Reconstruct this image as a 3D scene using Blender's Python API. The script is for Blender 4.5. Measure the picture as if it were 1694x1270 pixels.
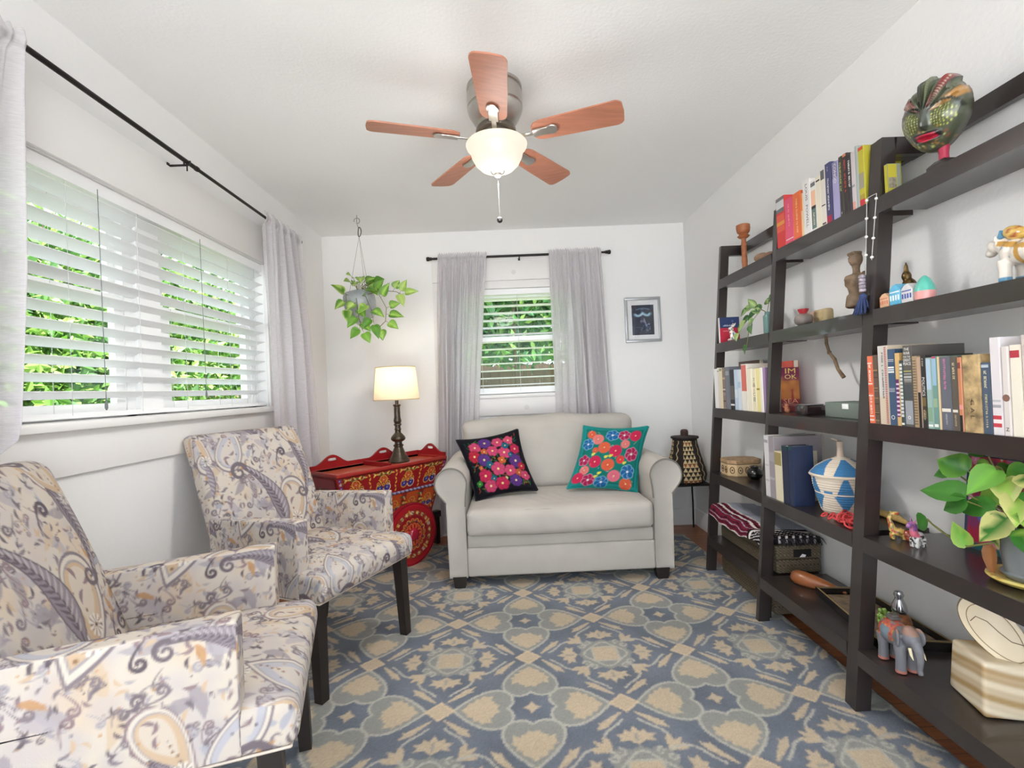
import bpy, bmesh, math, random
import numpy as np
from mathutils import Vector, Matrix, Euler
random.seed(7)
for _o in list(bpy.data.objects): bpy.data.objects.remove(_o)
SC = bpy.context.scene
COL = SC.collection
PI = math.pi
# ---------------------------------------------------------------- room measures (metres)
XL, XR, YB, H = -1.439, 1.488, 3.901, 2.44     # left wall, right wall, back wall, ceiling
YN = -1.7                                      # where the room opens to the bright space behind the camera
# ---------------------------------------------------------------- camera
cam_d = bpy.data.cameras.new('camera'); cam = bpy.data.objects.new('camera', cam_d); COL.objects.link(cam)
cam_d.sensor_fit = 'HORIZONTAL'; cam_d.sensor_width = 36.0; cam_d.lens = 36.0*800/1694
cam_d.clip_start = 0.02; cam_d.clip_end = 200
def _cam():
    yaw, pitch, roll = 0.0114, 0.0091, -0.043
    f = Vector((math.sin(yaw)*math.cos(pitch), math.cos(yaw)*math.cos(pitch), math.sin(pitch)))
    r = Vector((math.cos(yaw), -math.sin(yaw), 0)); u = r.cross(f)
    c, s = math.cos(roll), math.sin(roll)
    R, U = c*r + s*u, -s*r + c*u
    m = Matrix((R, U, -f)).transposed().to_4x4(); m.translation = (0, 0, 1.1555)
    cam.matrix_world = m
_cam()
SC.camera = cam
# ---------------------------------------------------------------- daylight
W = bpy.data.worlds.new('daylight'); SC.world = W; W.use_nodes = True
_bg = W.node_tree.nodes['Background']; _bg.inputs[0].default_value = (0.79, 0.895, 1.0, 1); _bg.inputs[1].default_value = 3.0
sun_d = bpy.data.lights.new('sun', 'SUN'); sun_d.energy = 20.0; sun_d.angle = 0.02; sun_d.color = (0.97, 0.97, 1.0)
sun = bpy.data.objects.new('sun', sun_d); COL.objects.link(sun); sun.rotation_euler = Vector((-0.72, 0.10, -1.0)).to_track_quat('-Z', 'Y').to_euler()
SC.view_settings.view_transform = 'Standard'; SC.view_settings.look = 'None'; SC.view_settings.gamma = 1.0
SC.view_settings.use_curve_mapping = False
SC.view_settings.exposure = 0.40
SC.cycles.max_bounces = 10; SC.cycles.diffuse_bounces = 6; SC.cycles.transparent_max_bounces = 24

# ---------------------------------------------------------------- colour and materials
def lin(c):
    return tuple(((v/255)/12.92 if v/255 <= 0.04045 else ((v/255+0.055)/1.055)**2.4) for v in c)
def lina(a):
    a = np.asarray(a, float)/255
    return np.where(a <= 0.04045, a/12.92, ((a+0.055)/1.055)**2.4)
MATS = {}
def mat(name, rgb, rough=0.6, metal=0.0, bump=0.0, bscale=60, var=0.0, vscale=8, coat=0.0, attr=False, trans=0.0, spec=0.5, stretch=None, emit=0, alpha=1, sheen=0):
    if name in MATS: return MATS[name]
    m = bpy.data.materials.new(name); m.use_nodes = True; MATS[name] = m
    nt = m.node_tree; N = nt.nodes; L = nt.links; b = N['Principled BSDF']
    col = (*lin(rgb), 1)
    b.inputs['Base Color'].default_value = col; b.inputs['Roughness'].default_value = rough; b.inputs['Metallic'].default_value = metal
    b.inputs['Coat Weight'].default_value = coat; b.inputs['Specular IOR Level'].default_value = spec
    if sheen: b.inputs['Sheen Weight'].default_value = sheen
    tc = N.new('ShaderNodeTexCoord'); vec = tc.outputs['Object']
    if stretch:
        mp = N.new('ShaderNodeMapping'); mp.inputs['Scale'].default_value = stretch; L.new(vec, mp.inputs[0]); vec = mp.outputs[0]
    src = None
    if attr:
        at = N.new('ShaderNodeAttribute'); at.attribute_name = 'Col'; src = at.outputs['Color']
    if var > 0:
        n = N.new('ShaderNodeTexNoise'); n.inputs['Scale'].default_value = vscale; n.inputs['Detail'].default_value = 6; L.new(vec, n.inputs['Vector'])
        r = N.new('ShaderNodeMapRange'); r.inputs[1].default_value = 0.3; r.inputs[2].default_value = 0.7; r.inputs[3].default_value = 1-var; r.inputs[4].default_value = 1+var
        L.new(n.outputs['Fac'], r.inputs[0])
        mx = N.new('ShaderNodeVectorMath'); mx.operation = 'SCALE'
        if src: L.new(src, mx.inputs[0])
        else: mx.inputs[0].default_value = col[:3]
        L.new(r.outputs[0], mx.inputs['Scale']); src = mx.outputs[0]
    if src: L.new(src, b.inputs['Base Color'])
    if bump > 0:
        n2 = N.new('ShaderNodeTexNoise'); n2.inputs['Scale'].default_value = bscale; n2.inputs['Detail'].default_value = 4; L.new(vec, n2.inputs['Vector'])
        bp = N.new('ShaderNodeBump'); bp.inputs['Strength'].default_value = min(bump, 1); bp.inputs['Distance'].default_value = 0.004; L.new(n2.outputs['Fac'], bp.inputs['Height']); L.new(bp.outputs[0], b.inputs['Normal'])
    if emit:
        b.inputs['Emission Color'].default_value = col; b.inputs['Emission Strength'].default_value = emit
    if trans > 0:
        t = N.new('ShaderNodeBsdfTranslucent'); ms = N.new('ShaderNodeMixShader'); ms.inputs[0].default_value = trans
        if src: L.new(src, t.inputs[0])
        else: t.inputs[0].default_value = col
        L.new(b.outputs[0], ms.inputs[1]); L.new(t.outputs[0], ms.inputs[2])
        out = ms.outputs[0]
        if alpha < 1:
            tr = N.new('ShaderNodeBsdfTransparent'); m2 = N.new('ShaderNodeMixShader'); m2.inputs[0].default_value = alpha
            L.new(tr.outputs[0], m2.inputs[1]); L.new(out, m2.inputs[2]); out = m2.outputs[0]
        L.new(out, N['Material Output'].inputs[0])
    return m
def glass_mat(name, tint=(1, 1, 1), gloss=0.06):
    if name in MATS: return MATS[name]
    m = bpy.data.materials.new(name); m.use_nodes = True; MATS[name] = m
    N = m.node_tree.nodes; L = m.node_tree.links; N.remove(N['Principled BSDF'])
    t = N.new('ShaderNodeBsdfTransparent'); t.inputs[0].default_value = (*tint, 1)
    g = N.new('ShaderNodeBsdfGlossy'); g.inputs['Roughness'].default_value = 0.02
    ms = N.new('ShaderNodeMixShader'); ms.inputs[0].default_value = gloss
    L.new(t.outputs[0], ms.inputs[1]); L.new(g.outputs[0], ms.inputs[2]); L.new(ms.outputs[0], N['Material Output'].inputs[0])
    return m

# ---------------------------------------------------------------- mesh builder
class MB:
    def __init__(s): s.v = []; s.f = []; s.c = []      # vertices, faces, optional vertex colours (linear)
    def add(s, vs, fs, col=None):
        o = len(s.v); s.v += [tuple(map(float, p)) for p in vs]; s.f += [tuple(i+o for i in f) for f in fs]
        if col is not None: s.c += [tuple(col)]*len(vs)
        return s
    def box(s, c, d, M=None, col=None):
        x, y, z = d[0]/2, d[1]/2, d[2]/2
        vs = [Vector((i*x, j*y, k*z)) for i in (-1, 1) for j in (-1, 1) for k in (-1, 1)]
        if M is not None: vs = [M @ v for v in vs]
        vs = [v+Vector(c) for v in vs]
        return s.add(vs, [(0, 1, 3, 2), (4, 6, 7, 5), (0, 4, 5, 1), (2, 3, 7, 6), (0, 2, 6, 4), (1, 5, 7, 3)], col)
    def span(s, a, b, col=None):
        return s.box([(a[i]+b[i])/2 for i in range(3)], [abs(b[i]-a[i]) for i in range(3)], None, col)
    def bev(s, c, d, r, M=None, seg=2, col=None):
        bm = bmesh.new(); bmesh.ops.create_cube(bm, size=1)
        for v in bm.verts: v.co = Vector((v.co.x*d[0], v.co.y*d[1], v.co.z*d[2]))
        r = min(r, min(d)*0.49)
        bmesh.ops.bevel(bm, geom=list(bm.edges), offset=r, segments=seg, profile=0.5, affect='EDGES')
        bm.verts.index_update()
        vs = [(M @ v.co if M is not None else v.co.copy())+Vector(c) for v in bm.verts]; fs = [[v.index for v in f.verts] for f in bm.faces]
        bm.free(); return s.add(vs, fs, col)
    def prism(s, pts, a, b, axis='z', col=None):
        """polygon pts (2D) pulled from a to b along axis"""
        n = len(pts)
        P = {'z': lambda p, t: (p[0], p[1], t), 'y': lambda p, t: (p[0], t, p[1]), 'x': lambda p, t: (t, p[0], p[1])}[axis]
        vs = [P(p, a) for p in pts]+[P(p, b) for p in pts]
        fs = [tuple(range(n))[::-1], tuple(range(n, 2*n))]+[(i, (i+1) % n, n+(i+1) % n, n+i) for i in range(n)]
        return s.add(vs, fs, col)
    def hexa(s, lo, hi, col=None):
        """box from 4 lower and 4 upper corners, both counter-clockwise"""
        return s.add(list(lo)+list(hi), [(3, 2, 1, 0), (4, 5, 6, 7), (0, 1, 5, 4), (1, 2, 6, 5), (2, 3, 7, 6), (3, 0, 4, 7)], col)
    def lathe(s, prof, c=(0, 0, 0), n=32, M=None, col=None, cap=True):
        vs = []; fs = []
        for r, z in prof:
            for i in range(n):
                a = 2*PI*i/n; v = Vector((r*math.cos(a), r*math.sin(a), z))
                if M is not None: v = M @ v
                vs.append(v+Vector(c))
        for k in range(len(prof)-1):
            for i in range(n):
                j = (i+1) % n; fs.append((k*n+i, k*n+j, (k+1)*n+j, (k+1)*n+i))
        if cap:
            if prof[0][0] > 1e-5: fs.append(tuple(range(n))[::-1])
            if prof[-1][0] > 1e-5: fs.append(tuple((len(prof)-1)*n+i for i in range(n)))
        return s.add(vs, fs, col)
    def tube(s, path, r, n=8, col=None, flat=1.0):
        P = [Vector(p) for p in path]; R = r if isinstance(r, (list, tuple)) else [r]*len(P)
        vs = []; fs = []; up = Vector((0, 0, 1)); prev = None
        for k, p in enumerate(P):
            t = (P[min(k+1, len(P)-1)]-P[max(k-1, 0)])
            t = t.normalized() if t.length > 1e-9 else Vector((0, 0, 1))
            if prev is None:
                a = t.cross(up) if abs(t.dot(up)) < 0.95 else t.cross(Vector((1, 0, 0)))
            else: a = prev-t*prev.dot(t)
            a = a.normalized() if a.length > 1e-9 else t.orthogonal().normalized()
            prev = a; b = t.cross(a)
            for i in range(n):
                th = 2*PI*i/n; vs.append(p+(a*math.cos(th)+b*math.sin(th)*flat)*R[k])
        for k in range(len(P)-1):
            for i in range(n):
                j = (i+1) % n; fs.append((k*n+i, k*n+j, (k+1)*n+j, (k+1)*n+i))
        fs.append(tuple(range(n))[::-1]); fs.append(tuple((len(P)-1)*n+i for i in range(n)))
        return s.add(vs, fs, col)
    def ell(s, c, r, M=None, n=16, m=10, col=None):
        vs = []; fs = []
        for k in range(m+1):
            th = PI*k/m
            for i in range(n):
                a = 2*PI*i/n; v = Vector((r[0]*math.sin(th)*math.cos(a), r[1]*math.sin(th)*math.sin(a), -r[2]*math.cos(th)))
                if M is not None: v = M @ v
                vs.append(v+Vector(c))
        for k in range(m):
            for i in range(n):
                j = (i+1) % n; fs.append((k*n+i, k*n+j, (k+1)*n+j, (k+1)*n+i))
        return s.add(vs, fs, col)
    def grid(s, P):
        """P[i][j] = point; quads between"""
        n = len(P); m = len(P[0]); vs = [p for row in P for p in row]
        return s.add(vs, [(i*m+j, i*m+j+1, (i+1)*m+j+1, (i+1)*m+j) for i in range(n-1) for j in range(m-1)])
    def mesh(s, name, smooth=None, weld=True):
        me = bpy.data.meshes.new(name); me.from_pydata(s.v, [], s.f)
        if s.c and len(s.c) == len(s.v):
            a = me.color_attributes.new('Col', 'FLOAT_COLOR', 'POINT')
            a.data.foreach_set('color', np.concatenate([np.array(s.c, float)[:, :3], np.ones((len(s.c), 1))], 1).ravel().astype(np.float32))
        bm = bmesh.new(); bm.from_mesh(me)
        if weld and not s.c: bmesh.ops.remove_doubles(bm, verts=bm.verts, dist=1e-5)
        bmesh.ops.dissolve_degenerate(bm, edges=bm.edges, dist=1e-7)
        bmesh.ops.recalc_face_normals(bm, faces=bm.faces); bm.to_mesh(me); bm.free()
        if smooth is not None:
            me.polygons.foreach_set('use_smooth', [True]*len(me.polygons))
            if smooth < 180: me.set_sharp_from_angle(angle=math.radians(smooth))
        return me
    def build(s, name, m, parent=None, smooth=40, world=False, weld=True):
        """one linked object; world=True: the points are room coordinates, moved into the parent's frame"""
        me = s.mesh(name, smooth, weld)
        if m is not None: me.materials.append(m)
        o = bpy.data.objects.new(name, me); COL.objects.link(o)
        if parent is not None:
            o.parent = parent
            if world: me.transform(parent_world(parent).inverted())
        return o
def parent_world(p):
    m = p.matrix_basis.copy()
    while p.parent: p = p.parent; m = p.matrix_basis @ m
    return m
def tag(o, label, cat, group=None, kind=None):
    o['label'] = label; o['category'] = cat
    if group: o['group'] = group
    if kind: o['kind'] = kind
    return o
def thing(name, label, cat, loc=(0, 0, 0), rz=0, group=None):
    o = bpy.data.objects.new(name, None); COL.objects.link(o); o.empty_display_size = 0.05
    o.location = loc; o.rotation_euler = (0, 0, rz); return tag(o, label, cat, group)
def struct(o): o['kind'] = 'structure'; return o
def paint(me, cols):
    a = me.color_attributes.get('Col') or me.color_attributes.new('Col', 'FLOAT_COLOR', 'POINT')
    c = np.asarray(cols, float).reshape(-1, 3)
    a.data.foreach_set('color', np.concatenate([c, np.ones((len(c), 1))], 1).ravel().astype(np.float32))
def coords(me):
    a = np.zeros(len(me.vertices)*3, np.float32); me.vertices.foreach_get('co', a); return a.reshape(-1, 3)
def normals(me):
    a = np.zeros(len(me.vertices)*3, np.float32); me.vertices.foreach_get('normal', a); return a.reshape(-1, 3)
def apply_mods(o):
    dg = bpy.context.evaluated_depsgraph_get(); me = bpy.data.meshes.new_from_object(o.evaluated_get(dg)); o.modifiers.clear(); old = o.data; o.data = me
    me.name = old.name; return me
def remeshed(name, mb, voxel, m, parent=None, colf=None, smooth_it=2, world=False):
    """melt the overlapping pieces of mb into one continuous skin"""
    o = mb.build(name, m, parent, None, world, weld=False)
    r = o.modifiers.new('r', 'REMESH'); r.mode = 'VOXEL'; r.voxel_size = voxel
    if smooth_it:
        sm = o.modifiers.new('s', 'SMOOTH'); sm.iterations = smooth_it; sm.factor = 0.5
    bpy.context.view_layer.update(); me = apply_mods(o)
    me.polygons.foreach_set('use_smooth', [True]*len(me.polygons))
    if not me.materials: me.materials.append(m)
    if colf is not None: paint(me, colf(coords(me).astype(float)))
    return o
def soft_box(d, r, step, deform=None):
    """densely gridded rounded box centred on the origin; returns a MB"""
    hx = [v/2 for v in d]; bm = bmesh.new()
    def cells(L): return max(2, int(round(L/step)))
    V = []; F = []
    for ax in range(3):
        u, w = [(1, 2), (2, 0), (0, 1)][ax]
        nu, nw = cells(d[u]), cells(d[w])
        for sg in (-1, 1):
            o = len(V)
            for i in range(nu+1):
                for j in range(nw+1):
                    p = [0, 0, 0]; p[ax] = sg*hx[ax]; p[u] = -hx[u]+d[u]*i/nu; p[w] = -hx[w]+d[w]*j/nw; V.append(p)
            for i in range(nu):
                for j in range(nw):
                    q = (o+i*(nw+1)+j, o+(i+1)*(nw+1)+j, o+(i+1)*(nw+1)+j+1, o+i*(nw+1)+j+1)
                    F.append(q if sg > 0 else q[::-1])
    P = np.array(V); hh = np.array(hx)
    c = np.clip(P, -(hh-r), hh-r); dv = P-c; ln = np.linalg.norm(dv, axis=1, keepdims=True); ln[ln < 1e-9] = 1
    P = c+dv/ln*r
    if deform is not None: P = deform(P)
    bm.free(); mb = MB(); mb.add(P.tolist(), F); return mb

# ---------------------------------------------------------------- drawn patterns (arrays of colour that are laid into vertex colours)
class Pat:
    def __init__(s, w, h, res, bg, wrap=True):
        s.w, s.h, s.res, s.wrap = w, h, res, wrap; s.nx, s.ny = int(round(w/res)), int(round(h/res))
        s.a = np.tile(lina(bg), (s.ny, s.nx, 1))
    def stroke(s, pts, rad, col, alpha=1.0, soft=None):
        pts = np.asarray(pts, float); n = len(pts); rad = np.full(n, rad, float) if np.isscalar(rad) else np.asarray(rad, float)
        soft = soft or s.res*0.8
        m = rad.max()+2*soft; lo = pts.min(0)-m; hi = pts.max(0)+m
        ix = np.arange(int(math.floor(lo[0]/s.res)), int(math.ceil(hi[0]/s.res))+1); iy = np.arange(int(math.floor(lo[1]/s.res)), int(math.ceil(hi[1]/s.res))+1)
        if not s.wrap: ix = ix[(ix >= 0) & (ix < s.nx)]; iy = iy[(iy >= 0) & (iy < s.ny)]
        if len(ix) == 0 or len(iy) == 0: return s
        X, Y = np.meshgrid((ix+0.5)*s.res, (iy+0.5)*s.res)
        d = np.full(X.shape, 1e9)
        if n == 1: d = np.hypot(X-pts[0, 0], Y-pts[0, 1])-rad[0]
        for k in range(n-1):
            a, b = pts[k], pts[k+1]; ab = b-a; L2 = max(ab@ab, 1e-12)
            t = np.clip(((X-a[0])*ab[0]+(Y-a[1])*ab[1])/L2, 0, 1)
            d = np.minimum(d, np.hypot(X-a[0]-t*ab[0], Y-a[1]-t*ab[1])-(rad[k]+t*(rad[k+1]-rad[k])))
        w = np.clip(0.5-d/(2*soft), 0, 1)*alpha
        s._put(ix, iy, w, col); return s
    def _put(s, ix, iy, w, col):
        jx, jy = ix % s.nx, iy % s.ny
        # a window wider than the tile would write one cell twice: fold it in pieces
        for x0 in range(0, len(ix), s.nx):
            for y0 in range(0, len(iy), s.ny):
                g = np.ix_(jy[y0:y0+s.ny], jx[x0:x0+s.nx]); ww = w[y0:y0+s.ny, x0:x0+s.nx][..., None]
                s.a[g] = s.a[g]*(1-ww)+lina(col)*ww
    def poly(s, pts, col, alpha=1.0, soft=None):
        pts = np.asarray(pts, float); soft = soft or s.res*0.8
        lo = pts.min(0)-2*soft; hi = pts.max(0)+2*soft
        ix = np.arange(int(math.floor(lo[0]/s.res)), int(math.ceil(hi[0]/s.res))+1); iy = np.arange(int(math.floor(lo[1]/s.res)), int(math.ceil(hi[1]/s.res))+1)
        if not s.wrap: ix = ix[(ix >= 0) & (ix < s.nx)]; iy = iy[(iy >= 0) & (iy < s.ny)]
        if len(ix) == 0 or len(iy) == 0: return s
        X, Y = np.meshgrid((ix+0.5)*s.res, (iy+0.5)*s.res); ins = np.zeros(X.shape, bool); d = np.full(X.shape, 1e9); n = len(pts)
        for k in range(n):
            a, b = pts[k], pts[(k+1) % n]; ab = b-a; L2 = max(ab@ab, 1e-12)
            t = np.clip(((X-a[0])*ab[0]+(Y-a[1])*ab[1])/L2, 0, 1); d = np.minimum(d, np.hypot(X-a[0]-t*ab[0], Y-a[1]-t*ab[1]))
            c = ((a[1] > Y) != (b[1] > Y)) & (X < (b[0]-a[0])*(Y-a[1])/(b[1]-a[1]+1e-15)+a[0]); ins ^= c
        d = np.where(ins, -d, d)
        s._put(ix, iy, np.clip(0.5-d/(2*soft), 0, 1)*alpha, col); return s
    def at(s, u, v):
        x = np.asarray(u, float)/s.res-0.5; y = np.asarray(v, float)/s.res-0.5
        x0 = np.floor(x).astype(int); y0 = np.floor(y).astype(int); fx = (x-x0)[:, None]; fy = (y-y0)[:, None]
        if s.wrap: X0, X1, Y0, Y1 = x0 % s.nx, (x0+1) % s.nx, y0 % s.ny, (y0+1) % s.ny
        else: X0, X1, Y0, Y1 = np.clip(x0, 0, s.nx-1), np.clip(x0+1, 0, s.nx-1), np.clip(y0, 0, s.ny-1), np.clip(y0+1, 0, s.ny-1)
        return (s.a[Y0, X0]*(1-fx)+s.a[Y0, X1]*fx)*(1-fy)+(s.a[Y1, X0]*(1-fx)+s.a[Y1, X1]*fx)*fy
def arc(cx, cy, r0, r1, a0, a1, n=14):
    t = np.linspace(0, 1, n); a = np.radians(a0+(a1-a0)*t); r = r0+(r1-r0)*t
    return np.stack([cx+r*np.cos(a), cy+r*np.sin(a)], 1)
def bez(p0, p1, p2, n=12):
    t = np.linspace(0, 1, n)[:, None]; return (1-t)**2*np.array(p0)+2*t*(1-t)*np.array(p1)+t*t*np.array(p2)
def xf(pts, c, rot=0, sc=1.0, flip=False):
    p = np.asarray(pts, float)*sc
    if flip: p = p*np.array([-1, 1])
    a = math.radians(rot); return p@np.array([[math.cos(a), math.sin(a)], [-math.sin(a), math.cos(a)]])+np.array(c)
# ================================================================ the room shell
M_WALL = mat('wall_paint', (232, 231, 230), 0.85, bump=0.22, bscale=55)
M_CEIL = mat('ceiling_paint', (236, 236, 236), 0.9, bump=0.3, bscale=75)
M_TRIM = mat('trim_paint', (230, 228, 226), 0.45)
M_FRAME = mat('window_vinyl', (244, 244, 244), 0.4)
T = 0.14
def wall(name, spans):
    mb = MB()
    for a, b in spans: mb.span(a, b)
    return struct(mb.build(name, M_WALL, None, None))
LW = dict(y0=1.17, y1=2.93, z0=1.10, z1=1.965)       # opening in the left wall
BW = dict(x0=-0.42, x1=0.62, z0=1.10, z1=1.965)      # opening in the back wall
wall('wall_left', [((XL-T, YN, -0.1), (XL, LW['y0'], H)), ((XL-T, LW['y1'], -0.1), (XL, YB+T, H)),
                   ((XL-T, LW['y0'], -0.1), (XL, LW['y1'], LW['z0'])), ((XL-T, LW['y0'], LW['z1']), (XL, LW['y1'], H))])
wall('wall_back', [((XL, YB, -0.1), (BW['x0'], YB+T, H)), ((BW['x1'], YB, -0.1), (XR, YB+T, H)),
                   ((BW['x0'], YB, -0.1), (BW['x1'], YB+T, BW['z0'])), ((BW['x0'], YB, BW['z1']), (BW['x1'], YB+T, H))])
wall('wall_right', [((XR, YN, -0.1), (XR+T, YB+T, H))])
struct(MB().span((XL-T, YN, H), (XR+T, YB+T, H+0.12)).build('ceiling', M_CEIL, None, None))
# hardwood boards running across the room
def floor_mat():
    m = bpy.data.materials.new('hardwood'); m.use_nodes = True; N = m.node_tree.nodes; L = m.node_tree.links; b = N['Principled BSDF']
    tc = N.new('ShaderNodeTexCoord'); br = N.new('ShaderNodeTexBrick'); br.inputs['Scale'].default_value = 1; br.inputs['Brick Width'].default_value = 0.9; br.inputs['Row Height'].default_value = 0.058
    br.inputs['Mortar Size'].default_value = 0.0012; br.inputs['Color1'].default_value = (*lin((168, 103, 58)), 1); br.inputs['Color2'].default_value = (*lin((140, 80, 42)), 1); br.inputs['Mortar'].default_value = (*lin((60, 32, 18)), 1); br.offset = 0.37
    L.new(tc.outputs['Object'], br.inputs['Vector'])
    mp = N.new('ShaderNodeMapping'); mp.inputs['Scale'].default_value = (3, 45, 1); n = N.new('ShaderNodeTexNoise'); n.inputs['Scale'].default_value = 1.5; n.inputs['Detail'].default_value = 6
    L.new(tc.outputs['Object'], mp.inputs[0]); L.new(mp.outputs[0], n.inputs['Vector'])
    r = N.new('ShaderNodeMapRange'); r.inputs[1].default_value = 0.3; r.inputs[2].default_value = 0.7; r.inputs[3].default_value = 0.72; r.inputs[4].default_value = 1.15; L.new(n.outputs['Fac'], r.inputs[0])
    mx = N.new('ShaderNodeVectorMath'); mx.operation = 'SCALE'; L.new(br.outputs['Color'], mx.inputs[0]); L.new(r.outputs[0], mx.inputs['Scale']); L.new(mx.outputs[0], b.inputs['Base Color'])
    b.inputs['Roughness'].default_value = 0.28; return m
struct(MB().span((XL-T, -0.6, -0.12), (XR+T, YB+T, 0)).build('floor', floor_mat(), None, None))
# baseboards (stepped profile)
BBP = [(0, 0), (0.016, 0), (0.016, 0.10), (0.011, 0.118), (0.011, 0.124), (0.005, 0.132), (0, 0.132)]
struct(MB().prism([(YB-a, b) for a, b in BBP], XL, XR, 'x').build('baseboard_back', M_TRIM, None, 30))
struct(MB().prism([(XR-a, b) for a, b in BBP], YN, YB-0.012, 'y').build('baseboard_right', M_TRIM, None, 30))
struct(MB().prism([(XL+a, b) for a, b in BBP], YN, YB-0.012, 'y').build('baseboard_left', M_TRIM, None, 30))
# casings: flat boards round both windows, a thin stool over the apron
M_CAS = mat('casing_paint', (229, 226, 224), 0.5)
t1 = MB()
t1.bev(((XL+0.009), 2.05, 2.075), (0.018, 2.06, 0.215), 0.002); t1.bev((XL+0.009, 2.05, 1.01), (0.018, 2.06, 0.15), 0.002)
t1.bev((XL+0.009, 3.005, 1.525), (0.018, 0.15, 0.88), 0.002); t1.bev((XL+0.009, 1.095, 1.525), (0.018, 0.15, 0.88), 0.002)
struct(t1.build('trim_1', M_CAS, None, 30))
t2 = MB()
bc = (BW['x0']+BW['x1'])/2; bw = BW['x1']-BW['x0']
t2.bev((bc, YB-0.009, 2.105), (bw+0.28, 0.018, 0.155), 0.002); t2.bev((bc, YB-0.007, 1.995), (bw+0.28, 0.014, 0.062), 0.002)
t2.bev((bc, YB-0.009, 1.018), (bw+0.28, 0.018, 0.15), 0.002)
for sx in (BW['x0']-0.07, BW['x1']+0.07): t2.bev((sx, YB-0.009, 1.532), (0.14, 0.018, 0.865), 0.002)
struct(t2.build('trim_2', M_CAS, None, 30))
# paint-filled knots in the boards of the back window
kb = MB()
for x, z, r in ((0.095, 2.09, 0.018), (0.155, 1.0, 0.02)):
    kb.lathe([(r, 0), (r, 0.001), (r*0.8, 0.0014)], (x, YB-0.018, z), 20, Matrix.Rotation(PI/2, 3, 'X'))
struct(kb.build('trim_3', mat('knot_paint', (214, 212, 206), 0.35), None, 40))
M_PANE = glass_mat('window_glass', (0.98, 1, 0.99), 0.012)
def window(name, units, axis, wallpos, sgn, z0, z1, zm, stool):
    """single-hung windows; along = the wall direction"""
    root = bpy.data.objects.new(name, None); COL.objects.link(root); root['kind'] = 'structure'
    a0, a1 = units[0][0], units[-1][1]; mid = (a0+a1)/2
    root.location = (wallpos, mid, z0) if axis == 'y' else (mid, wallpos, z0)
    def P(along, depth, z): return (wallpos+sgn*depth, along, z) if axis == 'y' else (along, wallpos+sgn*depth, z)
    fr = MB()
    def bar(mb, u0, u1, d0, d1, w0, w1): mb.span(P(u0, d0, w0), P(u1, d1, w1))
    for u0, u1 in units:
        bar(fr, u0, u0+0.045, 0.07, 0.135, z0, z1); bar(fr, u1-0.045, u1, 0.07, 0.135, z0, z1); bar(fr, u0, u1, 0.07, 0.135, z1-0.045, z1); bar(fr, u0, u1, 0.07, 0.135, z0, z0+0.03)
    for k in range(len(units)-1): bar(fr, units[k][1], units[k+1][0], 0.05, 0.138, z0, z1)
    fr.build('window_frame', M_FRAME, root, 30, True)
    for u0, u1 in units:
        s = MB(); lo, hi = z0+0.03, zm+0.022
        bar(s, u0+0.045, u0+0.09, 0.075, 0.1, lo, hi); bar(s, u1-0.09, u1-0.045, 0.075, 0.1, lo, hi); bar(s, u0+0.09, u1-0.09, 0.075, 0.1, lo, lo+0.035); bar(s, u0+0.09, u1-0.09, 0.072, 0.1, zm-0.022, hi)
        so = s.build('window_sash', M_FRAME, root, 30, True)
        g = MB(); bar(g, u0+0.088, u1-0.088, 0.086, 0.089, lo+0.033, zm-0.02); g.build('window_pane', M_PANE, so, None, True)
        s = MB(); lo, hi = zm-0.022, z1-0.045
        bar(s, u0+0.045, u0+0.08, 0.103, 0.13, lo, hi); bar(s, u1-0.08, u1-0.045, 0.103, 0.13, lo, hi); bar(s, u0+0.08, u1-0.08, 0.103, 0.13, lo, lo+0.04); bar(s, u0+0.08, u1-0.08, 0.103, 0.13, hi-0.035, hi)
        so = s.build('window_sash', M_FRAME, root, 30, True)
        g = MB(); bar(g, u0+0.078, u1-0.078, 0.115, 0.118, lo+0.038, hi-0.033); g.build('window_pane', M_PANE, so, None, True)
    st = MB(); (u0, u1, out) = stool
    st.bev(P((u0+u1)/2, (0.07-out)/2, z0-0.004), ((0.07+out) if axis == 'y' else (u1-u0), (u1-u0) if axis == 'y' else (0.07+out), 0.03), 0.006)
    st.build('window_sill', M_TRIM, root, 40, True)
    return root
window('window_1', [(LW['y0'], 1.985), (2.115, LW['y1'])], 'y', XL, -1, LW['z0'], LW['z1'], 1.563, (1.171, 2.929, 0.055))
window('window_2', [(BW['x0'], BW['x1'])], 'x', YB, 1, BW['z0'], BW['z1'], 1.563, (BW['x0']+0.001, BW['x1']-0.001, 0.03))
# wall outlet half hidden behind the far chair
ol = thing('wall_outlet', 'white outlet cover plate low on the left wall behind the far armchair', 'outlet', (XL, 2.36, 0.45))
MB().bev((XL+0.003, 2.36, 0.45), (0.006, 0.074, 0.118), 0.002).build('cover_plate', M_FRAME, ol, 40, True)
MB().bev((XL+0.0065, 2.36, 0.47), (0.002, 0.03, 0.028), 0.0008).bev((XL+0.0065, 2.36, 0.43), (0.002, 0.03, 0.028), 0.0008).build('socket', mat('socket_white', (226, 226, 222), 0.4), ol, 40, True)

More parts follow.
